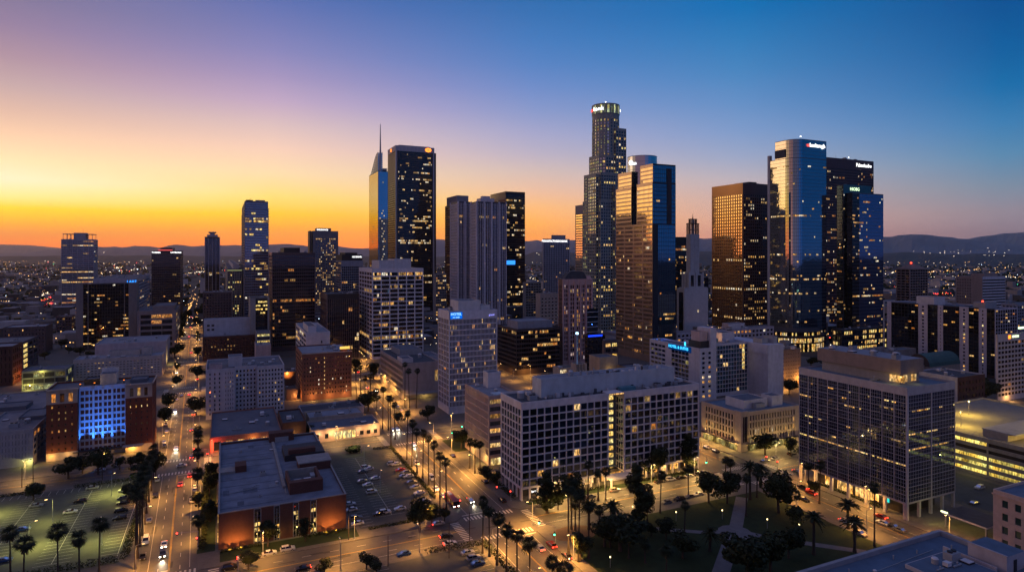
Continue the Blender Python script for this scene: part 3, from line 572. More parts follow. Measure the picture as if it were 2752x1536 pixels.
# tallest round-topped tower
D = 764; X0 = (1635 - CX) / F * D; pm_ = F / D
def Z(y, D_): return HC + (HY - y) * D_ / F
b = Bld(OT, 'tallest tower, stepped granite shaft ending in a round lit crown', 'tower', (X0, D + 22), 42, 42, Z(536, D), wall=m_greend, poly=[(-21, -21), (21, -21), (21, 21), (-21, 21)], e=.6)
b.rect = True
def tiers(q, pF=.06, pL=.2, rl=None, z0=5, bw=3.4):
    nf = len(q.poly)
    for i in range(nf):
        f = q.fr(i)
        if f[2].y < -.3 and f[2].x > .0: continue
        leftish = f[2].x > .35  # extra glowing panes stand in for the yellow-green floodlight on left faces
        rl_ = rl
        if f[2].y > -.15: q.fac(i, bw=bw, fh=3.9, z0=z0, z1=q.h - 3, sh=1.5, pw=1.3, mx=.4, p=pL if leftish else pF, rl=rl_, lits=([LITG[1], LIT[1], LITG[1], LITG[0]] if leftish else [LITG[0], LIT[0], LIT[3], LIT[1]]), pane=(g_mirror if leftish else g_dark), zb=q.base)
        else: q.solid(i)
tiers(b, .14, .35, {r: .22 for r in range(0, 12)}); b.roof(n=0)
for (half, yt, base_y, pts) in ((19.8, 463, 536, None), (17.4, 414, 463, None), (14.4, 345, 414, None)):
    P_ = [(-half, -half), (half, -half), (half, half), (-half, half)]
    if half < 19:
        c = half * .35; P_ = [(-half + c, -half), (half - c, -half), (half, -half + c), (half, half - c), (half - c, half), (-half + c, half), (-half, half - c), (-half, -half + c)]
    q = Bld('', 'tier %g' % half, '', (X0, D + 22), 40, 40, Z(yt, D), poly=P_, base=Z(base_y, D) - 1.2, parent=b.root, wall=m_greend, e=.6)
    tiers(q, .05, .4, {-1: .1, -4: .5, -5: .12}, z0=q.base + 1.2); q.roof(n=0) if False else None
    r = MB(); r.poly(q.inset(q.poly, .62), q.h - .9, q.h - .84, m_roof); r.build('roof', b.root); q.done()
# front and left bays standing proud of the shaft
for (x0, x1, y0, y1, yt) in ((-3, 17.5, -24.5, -14, 500), (-24.5, -14, -16, 3, 468), (2, 17.5, -19.5, -8, 341)):
    q = Bld('', 'bay%g' % yt, '', (X0, D), 20, 20, Z(yt, D), poly=[(x0, y0), (x1, y0), (x1, y1), (x0, y1)], parent=b.root, wall=m_greend, e=.5)
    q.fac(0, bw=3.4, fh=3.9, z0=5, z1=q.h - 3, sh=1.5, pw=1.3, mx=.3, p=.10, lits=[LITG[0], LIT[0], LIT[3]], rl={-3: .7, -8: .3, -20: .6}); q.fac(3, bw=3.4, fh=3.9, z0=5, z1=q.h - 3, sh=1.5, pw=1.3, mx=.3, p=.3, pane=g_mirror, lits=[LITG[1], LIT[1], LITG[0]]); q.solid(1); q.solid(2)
    r = MB(); r.poly(q.inset(q.poly, .52), q.h - .9, q.h - .84, m_roof); r.build('roof', b.root); q.done()
n = 24; R_ = 16.9
def ring(R_): return [(R_ * math.cos(2 * math.pi * i / n - math.pi / 2), R_ * math.sin(2 * math.pi * i / n - math.pi / 2)) for i in range(n)]
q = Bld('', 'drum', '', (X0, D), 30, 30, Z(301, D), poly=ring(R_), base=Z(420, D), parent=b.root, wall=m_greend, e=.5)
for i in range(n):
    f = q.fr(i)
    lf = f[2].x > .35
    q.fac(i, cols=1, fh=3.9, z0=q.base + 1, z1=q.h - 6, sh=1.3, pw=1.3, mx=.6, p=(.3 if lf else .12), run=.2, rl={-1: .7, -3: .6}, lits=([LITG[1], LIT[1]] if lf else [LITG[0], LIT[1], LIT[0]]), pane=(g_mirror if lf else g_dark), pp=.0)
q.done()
q = Bld('', 'crown', '', (X0, D), 30, 30, Z(273.6, D), poly=ring(R_ + .5), base=Z(301, D), parent=b.root, wall=m_greend, e=.5); q.glassname = 'lit_crown'
cg = [lit('crown_glow', (.85, .9, .35), .75, .3, .5), lit('crown_dim', (.5, .62, .3), .2, .3, .5)]
for i in range(n): q.fac(i, cols=1, rows=1, z0=q.base + .6, z1=q.h - 1.2, sh=.4, pw=.9, mx=.45, pick=(lambda r, c, R, C, i=i: cg[0] if i % 2 == 0 else cg[1]))
r = MB(); r.poly(ring(R_ - .4), q.h - .9, q.h - .6, m_roof); r.poly([(x * .3, y * .3) for x, y in ring(R_)], q.h - .6, q.h + 2, m_greend); r.build('roof', b.root); q.done()
for (txt, a0, mt) in (('u', -108, s_red), ('s', -95, s_red), ('b', -82, s_white), ('a', -70, s_white), ('n', -58, s_white), ('k', -46, s_white)):
    t = math.radians(a0) - math.pi / 2 - math.radians(0); rr = R_ + 1.4
    text_part(txt, 7, mt, b.root, (rr * math.cos(t), rr * math.sin(t), q.h - 6.5), (RX, 0, t + math.pi / 2), 'sign_letter', .15)
t = math.radians(52) - math.pi / 2; text_part('us', 6, s_white, b.root, (18.2 * math.cos(t), 18.2 * math.sin(t), q.h - 6.5), (RX, 0, t + math.pi / 2), 'sign_letter', .15)
beacon(b, 0, 0, q.h + 2, 2.5, s_white); b.root.rotation_euler = (0, 0, TH); b.done()

# notched granite and glass tower
D = 580; sp = S(1655, 1754, 1816, 600, D)
b = mk(OT, 'notched brown granite tower with a blue glass side and a glass drum on top', 'tower', sp, wall=m_tan, e=.2)
eA = (-SB, CB)
def yl(px):
    k = (px - CX) / F; P = sp['P']; return (k * P[1] - P[0]) / (eA[0] - k * eA[1])
dkb = surf('tower_dark', (.03, .03, .04), .4)
def gas_faces(q, base):
    q.fac('L', bw=1.9, fh=3.95, z0=base + .4, z1=q.h - 2.2, sh=1.5, pw=.3, mx=.8, pane=g_sunset_gold, p=.02, zb=base, pm=m_tan)
    q.fac('F', bw=2.1, fh=3.95, z0=base + .4, z1=q.h - 1.2, sh=.35, pw=.14, mx=.2, pane=g_blue, p=.015, pm=dkb, sm=dkb, zb=base); q.solid('R', m=g_blue, za=base); q.solid('K', za=base)
b.fac('L', bw=1.9, fh=3.95, z0=6, z1=b.h - 1.0, sh=1.6, pw=.3, mx=.8, pane=g_sunset_gold, p=.025, rl={0: .1, 3: .1, 6: .12})
f = b.fr('L')
for k in range(5): b.fbox(f, b.d * k / 4 - (.9 if k else -.5), b.d * k / 4 + (.9 if k < 4 else -.5), 0, b.h, -.12, .2, m_tan)
b.fac('F', bw=2.1, fh=3.95, z0=6, z1=b.h - 1, sh=.35, pw=.14, mx=.2, pane=g_blue, p=.02, pm=dkb, sm=dkb, rl={7: .4, 8: .5, 9: .25, 14: .15, 3: .15, 4: .15}, lits=[LIT[2], LIT[0], LIT[1]])
b.fbox(b.fr('F'), .5, b.w * .22, 0, b.h, -.1, .1, dkb); b.solid('R', m=g_blue); b.solid('K'); b.roof(n=0)
for (p0, p1, x1, yt) in ((1655, 1697, .55, 493), (1660, 1697, .5, 449), (1711, 1754, 1, 489), (1719, 1754, 1, 439)):
    y0, y1 = sorted((yl(p0), yl(p1))); y0 = max(0, y0); xo = .0 if yt > 450 else .35
    q = Bld('', 'blk%d' % p0, '', sp['P'], b.w, b.d, Z(yt, D), poly=[(xo, y0 + xo * .3), (b.w * x1, y0 + xo * .3), (b.w * x1, y1), (xo, y1)], base=b.h - .9, parent=b.root, wall=m_tan, e=.2)
    gas_faces(q, b.h - .9); r = MB(); r.poly(q.inset(q.poly, .25), q.h - .9, q.h - .84, m_roof_d); r.build('roof', b.root); q.done()
a = MB(); a.box(b.w * .62, -.35, Z(600, D) - 1, b.w * .8, .1, Z(450, D), blk, False); a.build('dark_slot', b.root)
# recessed dark slot wall between the two granite blocks
y0, y1 = sorted((yl(1697), yl(1711))); a = MB(); a.box(4, y0, b.h - .9, b.w * .5, y1, Z(520, D), g_dark); a.build('slot_glazing', b.root)
cy = b.d * .30 + 24; cx_ = b.w * .72; R2 = 14.5; nn = 28; rg = MB(); top = Z(411, 600)
ring2 = [(cx_ + R2 * math.cos(2 * math.pi * i / nn), cy + R2 * math.sin(2 * math.pi * i / nn)) for i in range(nn)]
rg.poly(ring2, b.h - .9, top - .6, g_mirror, mtop=m_roof_d)
for k in range(int((top - b.h) / 3.9)):
    rg.poly([(cx_ + (x - cx_) * 1.006, cy + (y - cy) * 1.006) for x, y in ring2], b.h + k * 3.9, b.h + k * 3.9 + .3, m_steel)
rg.poly([(cx_ + (x - cx_) * 1.01, cy + (y - cy) * 1.01) for x, y in ring2], top - .5, top, m_steel); rg.build('glass_drum', b.root)
t = math.radians(184); text_part('G', 7, s_white, b.root, (cx_ + 15.1 * math.cos(t), cy + 15.1 * math.sin(t), top - 7), (RX, 0, t + RX), 'sign_letter', .1)
text_part('Gas', 4.5, s_white, b.root, (cx_ + 15.1 * math.cos(t + .25), cy + 15.1 * math.sin(t + .25), top - 7.6), (RX, 0, t + .25 + RX), 'sign_letter', .1)
b.done()
b = mk(OT, 'dark lit office tower showing between the notched tower and the church tower', 'tower', S(1790, 1800, 1856, 636, 880), wall=surf('soot', (.03, .028, .03), .5))
b.fac('F', bw=2.2, fh=3.8, z0=5, z1=b.h - 12, sh=1.1, pw=.3, p=.12, rl={-2: .9, -6: .4}, pane=g_black); b.solid('L'); b.solid('R'); b.solid('K'); b.roof(n=1); b.done()
b = mk(OB, 'small dark block just right of the pale church tower', 'office building', S(1876, 1882, 1904, 745, 840), wall=m_dark)
b.fac('F', bw=3, fh=3.7, z0=4, sh=1.2, pw=.6, p=.12); b.solid('L'); b.solid('R'); b.solid('K'); b.roof(n=1); b.done()
# church tower
D = 640; sp = S(1819, 1839, 1903, 775, D); root = thing('church_tower', 'pale windowless church tower rising in steps to an open lantern', 'church tower', (sp['P'][0], sp['P'][1], 0), TH)
w, d, h = sp['w'], sp['d'], sp['h']; m_ch = surf('church_concrete', (.50, .50, .52), .85, .1, .35, scale2=.04)
a = MB(); a.box(0, 0, 0, w, d, h, m_ch, False); a.box(w * .06, -.3, h - .01, w * .96, d * .9, h + .8, m_ch, False); a.build('tower_block', root)
a = MB(); a.box(-.1, d * .15, 0, .05, d * .72, h - 4, g_dark, False); a.build('tall_window', root)
z1, z2, z3, z4 = Z(732, D), Z(628, D), Z(600, D), Z(588, D)
a = MB(); x0, x1 = w * .22, w * .80; y0 = d * .1; dd = min(d * .8, x1 - x0)
a.box(x0, y0, h + .5, x1, y0 + dd, z1 - 1.5, m_ch, False)
for i in range(3): t = x0 + (x1 - x0) * i / 2; a.box(t - .9, y0 - .8, h + .5, t + .9, y0, z1, m_ch, False); a.box(x0 - .8, y0 + dd * i / 2 - .9, h + .5, x0, y0 + dd * i / 2 + .9, z1, m_ch, False)
a.build('buttress_block', root)
for k in range(2): q = MB(); q.box(x0 + (x1 - x0) * (.14 + .5 * k), y0 - .08, h + 2, x0 + (x1 - x0) * (.36 + .5 * k), y0 + .02, z1 - 3, g_dark, False); q.build('tall_window', root)
a = MB(); s0, s1 = x0 + (x1 - x0) * .17, x1 - (x1 - x0) * .17; yy0, yy1 = y0 + dd * .17, y0 + dd * .83; a.box(s0, yy0, z1 - 2, s1, yy1, z2, m_ch, False)
for t in (s0 + 1.2, (s0 + s1) / 2, s1 - 1.2): a.box(t - .35, yy0 - .25, z1 - 1, t + .35, yy0, z2 - 3, m_ch, False)
a.build('shaft', root)
a = MB(); mlan = surf('lantern_bronze', (.14, .085, .07), .6)
def cage(x0, x1, y0, y1, za, zb, k):
    for i in range(k + 1):
        for j in range(k + 1):
            if i in (0, k) or j in (0, k):
                x = x0 + (x1 - x0) * i / k; y = y0 + (y1 - y0) * j / k; a.box(x - .35, y - .35, za, x + .35, y + .35, zb, mlan, False)
    a.box(x0 - .6, y0 - .6, zb, x1 + .6, y1 + .6, zb + .7, mlan); a.box(x0 - .5, y0 - .5, za + (zb - za) * .35, x1 + .5, y0 + .1, za + (zb - za) * .42, mlan)
cage(s0 + .5, s1 - .5, yy0 + .5, yy1 - .5, z2, z3, 3); cage(s0 + 2, s1 - 2, yy0 + 2, yy1 - 2, z3 + .7, z4, 2)
xc = (s0 + s1) / 2; yc = (yy0 + yy1) / 2; a.box(xc - 1.2, yc - 1.2, z2, xc + 1.2, yc + 1.2, z4, m_ch); a.tube((xc, yc, z4), (xc, yc, z4 + 3), .8, .3, mlan, 8); a.tube((xc, yc, z4 + 3), (xc, yc, Z(571, D)), .3, .1, mlan, 6); a.build('lantern', root)
q = MB(); q.box(w * .55, -.12, h * .62, w * .6, -.02, h * .66, LIT[3], False); q.build('window', root)

# square tower; sunset gold and shade put into its two stone colours
b = mk(OT, 'square gridded tower whose left side mirrors the orange sunset', 'tower', S(1913, 1997, 2063.5, 491, 760), wall=m_brown, e=.5)
nr = round((b.h - 18) / 3.95)
b.fac('L', bw=3.9, fh=3.95, z0=5, z1=b.h - 13, sh=1.5, pw=1.4, mx=1.2, pane=g_sunset_gold, p=.0, rl={0: .25, 4: .8, 13: .85, 8: .1, 6: .1, 22: .25}, sm=surf('sunset_stone', (.30, .155, .07), .25, .1, .4, metal=.6), pm=surf('sunset_stone', (.42, .22, .10), .5), lits=[LIT[0], LIT[3]])
b.fac('F', bw=3.5, fh=3.95, z0=5, z1=b.h - 13, sh=1.7, pw=1.5, mx=1.2, pane=g_black, p=.14, run=.5, sm=surf('shaded_stone', (.13, .075, .065), .5), pm=surf('shaded_stone', (.13, .075, .065), .5), rl={4: .85, 13: .9, -2: .5, -4: .4, 20: .35, 21: .4}, lits=[LIT[0], LIT[3], LIT[1]])
b.solid('R', m=m_brown); b.solid('K'); b.roof(m_roof_d, n=3, unit=1.4); b.pent(b.w * .3, 3, b.w * .62, b.d * .5, 2.5, m_dark); beacon(b, 6, b.d * .3, b.h, 3); b.done()
# round-cornered mirror glass tower
D = 680; sp = S(2069, 2137, 2221, 371, D); w, d = sp['w'], sp['d']; r_ = 13.0; zs = Z(421, D)
arc = [(r_ - r_ * math.cos(t), r_ - r_ * math.sin(t)) for t in [math.pi / 2 * i / 10 for i in range(11)]]
P_ = [(w, 0), (w, d), (0, d)] + arc
g_tow = glass('glass_deep_blue', (.002, .012, .034), .40, (.50, .82, 1.0), wav=.02); g_sunset_pale = glass('glass_sunset_pale', (.02, .018, .012), .60, (1, .90, .72), wav=.03, ws=.2)  # the pale left-side pane has the sunset's warmth put into its tint
b = Bld(OT, 'round-cornered mirror glass tower with a white sign on its blue right side', 'tower', sp['P'], w, d, zs, poly=P_, wall=dkb, e=.1)
m_mul = surf('mullion', (.10, .11, .14), .4)
def glz(q, base, top, rl=None):
    m = len(q.poly)
    for i in range(m):
        f = q.fr(i)
        if f[2].y > -.2 or f[2].x > .2 or True:
            L_ = f[3]; lf = f[2].x > .5
            if f[2].y < -.3 or f[2].x < -.3: q.solid(i, 0, L_, base, top, g_tow); continue
            pick = None
            q.fac(i, bw=1.6, fh=3.9, z0=base + .5, z1=top - .5, sh=.28, pw=.12, mx=.06, pane=(g_sunset_pale if f[2].x > .8 else g_tow), pm=m_mul, sm=m_mul, p=.008, rl=rl, zb=base, zt=top, lits=[LIT[3], LIT[0], LIT[1]])
glz(b, 0, zs, {18: .55, 19: .12, 25: .5, 30: .1, 36: .5, 14: .25, 9: .3, 6: .1, 3: .6, 2: .7, -3: .3}); r = MB(); r.poly(b.inset(P_, .35), zs - .9, zs - .84, m_roof); r.build('roof', b.root)
yt_ = Z(371, D); y_in = d * .80; P2 = [(w, 0), (w, y_in), (.0, y_in)] + arc
P2 = [(w, .02), (w, y_in), (.6, y_in)] + [(x + .5 * (1 - x / r_) if x < r_ else x, y + .02) for x, y in arc]
q = Bld('', 'cap', '', sp['P'], w, d, yt_, poly=P2, base=zs - .9, parent=b.root, wall=dkb, e=.1); glz(q, zs - .9, yt_); r = MB(); r.poly(q.inset(P2, .35), yt_ - .9, yt_ - .8, m_roof_l); r.build('roof', b.root); q.done()
a = MB(); a.box(-.55, r_, yt_ - 19, .4, y_in - .5, yt_ - 10, m_roof_d, False); a.box(-.5, d - .2, 0, 3, d + 3, zs + 6, m_steel, False); a.build('side_fin', b.root)
sg = b.fr(len(P_) - 1); fx = r_ + (w - r_) * .50
text_part('us', 6.0, s_red, b.root, (r_ + (w - r_) * .12, -.5, yt_ - 6), (RX, 0, 0), 'sign', .1, 'LEFT'); text_part('bankamgh', 6.0, s_white, b.root, (r_ + (w - r_) * .25, -.55, yt_ - 6), (RX, 0, 0), 'sign', .1, 'LEFT')
beacon(b, r_, 4, yt_, 3, s_white); beacon(b, 3, d * .5, yt_, 2)
b.done()
# dark tower behind with white sign
b = mk(OT, 'broad black tower with a white lettered sign at its top right corner', 'tower', S(2195, 2210, 2348, 421, 880), wall=surf('plum', (.10, .055, .06), .5))
rl = {r: .10 for r in range(60)}; rl.update({-8: .6, -11: .45, -12: .3, -14: .3, -20: .5, -23: .5, -26: .4, -35: .5, -39: .6, -42: .4})
b.fac('F', bw=2.4, fh=3.9, z0=5, z1=b.h - 14, sh=1.5, pw=.9, p=.1, rl=rl, run=.5, pane=g_black, lits=[LIT[0], LIT[2], LIT[3]]); b.solid('L'); b.solid('R'); b.solid('K'); b.roof(n=3, unit=1.5)
sign_on(b, 'F', b.w * .955, b.h - 7.5, 7.2, 'Pabankadre', s_white, align='RIGHT'); beacon(b, b.w * .3, 4, b.h, 7); beacon(b, b.w * .55, 4, b.h, 3, s_white); b.done()
# blue glass stepped tower at the right end
D = 710; sp = S(2248, 2267, 2341, 495, D); b = mk(OT, 'stepped blue glass tower with a small pale green sign, right end of the skyline', 'tower', sp, wall=dkb, e=.1)
rl = {r: .06 for r in range(50)}; rl.update({-5: .25, -6: .2, -16: .5, -30: .3, 12: .5, 8: .25, 18: .2})
b.fac('L', bw=1.6, fh=3.9, z0=5, z1=b.h - 1, sh=.5, pw=.2, pane=g_sunset_gold, p=.06, pm=m_mul, sm=m_mul, zt=b.h); b.fac('F', bw=1.6, fh=3.9, z0=5, z1=b.h - 11, sh=.3, pw=.12, mx=.1, pane=g_tow, pm=m_mul, sm=m_mul, rl=rl, lits=[LIT[3], LIT[1], LIT[0]], zt=b.h - 11.01)
b.solid('F', 0, b.w, b.h - 11, b.h, m=surf('teal_panel', (.03, .16, .20), .4)); b.solid('R', m=g_tow); b.solid('K'); b.roof(n=1); sign_on(b, 'F', b.w * .4, b.h - 5, 5.2, 'HIOBG', s_green)
sp2 = S(2289, 2291, 2374, 517, 690); c, s_ = math.cos(-TH), math.sin(-TH); dx, dy = sp2['P'][0] - sp['P'][0], sp2['P'][1] - sp['P'][1]; ox, oy = dx * c - dy * s_, dx * s_ + dy * c
q = Bld('', 'frontvol', '', sp['P'], sp2['w'], 30, sp2['h'], poly=[(ox, oy), (ox + sp2['w'], oy), (ox + sp2['w'], oy + 9), (ox, oy + 9)], parent=b.root, wall=dkb, e=.1)
g_vio = glass('glass_violet', (.006, .006, .022), .34, (.6, .65, 1.0), wav=.02)
q.fac(0, xa=0, xb=sp2['w'] * .22, bw=1.6, fh=3.9, z0=5, z1=q.h - 1, sh=.3, pw=.12, mx=.1, pane=g_black, pm=m_mul, sm=m_mul, p=.1, rl={-7: .7, -9: .6, 12: .8})
q.fac(0, xa=sp2['w'] * .22 + .01, bw=1.6, fh=3.9, z0=5, z1=q.h - 1, sh=.3, pw=.12, mx=.1, pane=g_vio, pm=m_mul, sm=m_mul, p=.06, rl={-3: .2, -6: .2, -14: .6, -20: .25, -24: .3, 12: .8, 3: .25, 6: .2}, lits=[LIT[3], LIT[2], LIT[1]]); q.solid(3, 0, 9, m=g_black); q.solid(1, 0, 9, m=g_vio); q.solid(2, 0, sp2['w'])
r = MB(); r.poly(q.inset(q.poly, .35), q.h - .9, q.h - .8, m_roof_d); r.build('roof', b.root); q.done(); b.done()
# curved lit podium under the glass towers
X1, Y1 = (2150 - CX) / F * 668, 668
root = thing('podium', 'rounded dark podium with bands of yellow lit windows under the glass towers', 'building', (X1, Y1, 0), TH)
a = MB(); g2 = MB(); nn = 36
for (R, z0, z1, mt) in ((40, 0, 7.5, 'lit2'), (40.5, 7.5, 9, 'w'), (40, 9, 13.5, 'lit'), (41, 13.5, 16, 'w'), (37, 16, 19, 'dim'), (37.5, 19, 20, 'w')):
    ring_ = [(R * math.cos(2 * math.pi * i / nn), R * math.sin(2 * math.pi * i / nn) + 22) for i in range(nn)]
    if mt == 'w': a.poly(ring_, z0, z1, m_dark)
    else:
        for i in range(nn):
            p, q = ring_[i], ring_[(i + 1) % nn]
            for k in range(4):
                A = (p[0] + (q[0] - p[0]) * k / 4, p[1] + (q[1] - p[1]) * k / 4); B_ = (p[0] + (q[0] - p[0]) * (k + .8) / 4, p[1] + (q[1] - p[1]) * (k + .8) / 4)
                pr = {'lit': .85, 'lit2': .5, 'dim': .3}[mt]
                g2.face([(A[0], A[1], z0), (B_[0], B_[1], z0), (B_[0], B_[1], z1), (A[0], A[1], z1)], RND.choice([LIT[0], LITG[0], LIT[3]]) if RND.random() < pr else g_black)
a.poly([(38.5 * math.cos(2 * math.pi * i / nn), 38.5 * math.sin(2 * math.pi * i / nn) + 22) for i in range(nn)], 0, 15.5, m_dark); a.build('wall', root); g2.build('curtain_wall', root)
b = mk('podium', 'long dark shopping podium with a lit top edge, right of the rounded podium', 'building', S(2236, 2262, 2384, 886, 640), wall=m_dark)
b.fac('F', bw=3.2, fh=5.5, z0=1, z1=b.h - 1, sh=2.2, pw=.5, p=.25, rl={-1: .8, 0: .8}, lits=[LITG[0], LIT[0]]); b.fac('L', bw=3, fh=5.5, z0=1, z1=b.h - 1, sh=2, pw=.5, p=.4, lits=[LITG[0], LIT[0]]); b.solid('R'); b.solid('K'); b.roof(m_roof_d); b.done()
# ---------------------------------------------------------------- middle and near buildings
def at_uv(u, v, w, d, h): return dict(P=W(u, v), w=w, d=d, h=h, th=TH)
def spot(parent, loc, rot, power, color, size=1.2, blend=.6, r=.15):
    l = bpy.data.lights.new('lamp_light', 'SPOT'); l.energy = power; l.color = color; l.spot_size = size; l.spot_blend = blend; l.shadow_soft_size = r
    o = bpy.data.objects.new('lamp_light', l); col.objects.link(o); o.parent = parent; o.location = loc; o.rotation_euler = rot; return o
def point(parent, loc, power, color, r=.2):
    l = bpy.data.lights.new('lamp_light', 'POINT'); l.energy = power; l.color = color; l.shadow_soft_size = r
    o = bpy.data.objects.new('lamp_light', l); col.objects.link(o); o.parent = parent; o.location = loc; return o
AMB = (1, .44, .085); YEL = (1, .66, .16); GRN = (.92, .84, .18)

# --- hotel: two white gridded wings joined by a recessed lit stair
wh = surf('hotel_white', (.72, .66, .66), .8, .1, .4); H_ = 40.0
b = mk('hotel', 'long white gridded hotel in two wings joined by a yellow lit glass stair', 'hotel', at_uv(110, 229, 92.5, 21, H_), wall=wh, e=.5)
Wd = 42.2; gap = 50.2
lt_h = [LIT[0], LIT[2], LIT[1]]
kw = dict(z0=5.2, z1=37.2, rows=10, sh=.5, pw=.42, mode='win', lits=lt_h)
b.poly = [(0, 0), (92.5, 0), (92.5, 21), (0, 21)]
b.wall = MB(); b.wall.box(.5, .5, 5, 91.9, 20.5, H_ - .9, wh, True) if False else None
# wing cores, set back over an open ground floor
for (x0, x1) in ((.5, Wd - .01), (gap + .01, 92)): b.wall.box(x0, .5, 5.0, x1, 20.5, H_ - .9, wh)
b.wall.box(Wd, 6.5, 5, gap, 20.4, H_ - .92, wh)
b.wall.box(3, 4.5, 0, 89, 20.4, 5.01, m_dark, False)
kw['zb'] = 4.6
b.fac('F', xa=0, xb=Wd, cols=12, p=.06, sub=0, pane=g_room, dark=g_dark, mx=.4, run=0, **kw)
b.fac('F', xa=gap, xb=92.5, cols=12, p=.03, sub=0, pane=g_room, dark=g_dark, mx=.4, run=0, rl={-2: .3, -5: .12}, **kw)
b.fac('L', cols=7, p=.01, sub=0, pane=g_room, mx=.2, **kw); b.solid('R', za=4.6); b.solid('K', za=0)
# recess: lit stair and returns
fr_ = (Vector((Wd, 6.0)), Vector((1, 0)), Vector((0, 1)), gap - Wd, 0.0, False); st = MB()
for r in range(11):
    z = 3.4 + r * 3.2
    for c in range(2):
        x0 = Wd + .9 + c * 3.4; st.box(x0, 5.9, z, x0 + (2.3, 1.9)[c], 6.45, z + 1.8, LIT[0] if c == 0 else LITG[0])
    st.box(Wd, 5.6, z + 2.2, gap, 6.4, z + 2.7, surf('stair_blue', (.10, .13, .2), .5))
st.box(Wd, 6.45, 4, gap, 6.5, H_ - 1, surf('stair_blue', (.10, .13, .2), .5)); st.box(Wd, .3, H_ - 1.1, gap, 6.4, H_ - .3, wh); st.box(Wd + .2, .22, H_ - 1.0, gap - .2, .29, H_ - .5, LIT[0]); st.build('stair_tower', b.root)
for q in (('R', Wd), ('L', gap)):
    x = q[1]; sg_ = -1 if q[0] == 'R' else 1
    for r in range(11): a = b.wall; a.box(min(x, x + sg_ * -.01) - .02, .6, 5.0 + r * 3.2 - .28, max(x, x) + .02, 6.4, 5.0 + r * 3.2 + .28, wh)
    for k in range(4): b.wall.box(x - .04, .7 + k * 1.75, 5, x + .04, 1.05 + k * 1.75, H_ - 1, wh)
b.wall.box(gap - .012, .8, 5, gap - .002, 6.4, 37.2, g_room)
cpy = MB(); cpy.box(Wd - 3, -6, 4.2, gap + 3, .2, 4.7, m_white); cpy.box(Wd - 2.6, -5.6, 4.1, gap + 2.6, 0, 4.19, lit('canopy_glow', (1, .6, .15), 1.6, .3, .6)); cpy.build('entrance_canopy', b.root)
for x in (Wd - 2.5, gap + 2.3):
    for y in (-5.6,): c_ = MB(); c_.box(x - .35, y - .35, 0, x + .35, y + .35, 4.2, wh, False); c_.build('column', b.root)
for i in range(26):
    x = .3 + i * 3.66
    if Wd + .5 < x < gap - .5: continue
    c_ = MB(); c_.box(x - .3, .05, 0, x + .35, .8, 4.6, wh, False); c_.build('column', b.root)
for k in range(6): c_ = MB(); c_.box(.05, 1 + k * 3.8, 0, .7, 1.7 + k * 3.8, 4.6, wh, False); c_.build('column', b.root)
lob = MB()
for (x0, x1) in ((30, 37), (Wd - 1, gap + 1), (58, 64), (70, 76), (79, 84)): lob.box(x0, 4.3, .4, x1, 4.45, 3.6, lit('lobby', (1, .56, .16), 1.5, .5, .3))
lob.build('lobby_windows', b.root)
for x in (33, 46, 61, 73, 82): point(b.root, (x, 1.2, 3.4), 500, (1, .55, .15), .3)
point(b.root, (46, -3, 3.2), 1800, (1, .6, .18), .4); point(b.root, (20, 1.5, 3), 160, YEL, .2)
t_ = text_part('hotel', 1.3, s_white, b.root, (6, .0, 3.2), (RX, 0, 0), 'sign', .05); text_part('hotel', 1.3, s_white, b.root, (gap + 5, .0, 3.4), (RX, 0, 0), 'sign', .05)
r = MB(); r.box(.5, .5, H_ - .9, Wd - .05, 20.5, H_ - .84, m_roof_d, False); r.box(gap + .05, .5, H_ - .9, 92, 20.5, H_ - .84, m_roof_d, False); r.box(Wd - .05, 6.5, H_ - .91, gap + .05, 20.5, H_ - .85, m_roof_d, False); r.build('roof', b.root)
b.pent(13, 7.5, 84, 16, 7.5, surf('penthouse_white', (.52, .56, .60), .8, .12, .3), m_roof_l)
pk_ = MB()
for i in range(40):
    x = 14 + i * 1.75 + RND.uniform(-.5, .5); hh_ = RND.uniform(.6, 2.2); yy = RND.choice((4.2, 5.2, 6.0, 9, 12)); zz = H_ - .84 if yy < 7 else H_ + 6.7; pk_ = MB(); pk_.box(x, yy, zz, x + RND.uniform(.5, 2), yy + RND.uniform(.5, 1.2), zz + hh_, RND.choice((m_metal, m_white, m_roof_d))); pk_.build('rooftop_duct', b.root)
pk_ = MB(); pk_.box(51, 3.6, H_ - .84, 59, 6.4, H_ + .9, surf('duct_teal', (.10, .25, .30), .6)); pk_.build('rooftop_duct', b.root)
for i, (x, y, s_) in enumerate(((8, 6, 1.3), (10, 14, 1.2), (5, 11, 1.5), (60, 4, 1), (66, 4.3, .9), (72, 4.2, 1.1), (88, 9, 1.4), (30, 12, 1), (42, 12, 1.2), (54, 12, 1), (70, 12, 1.1))):
    u_ = bpy.data.objects.new('air_unit', UNITS[i % 5]); col.objects.link(u_); u_.parent = b.root; u_.location = (x, y, (H_ - .84) if not (13 < x < 84 and y > 7) else H_ + 6.7); u_.scale = (s_,) * 3
b.done()
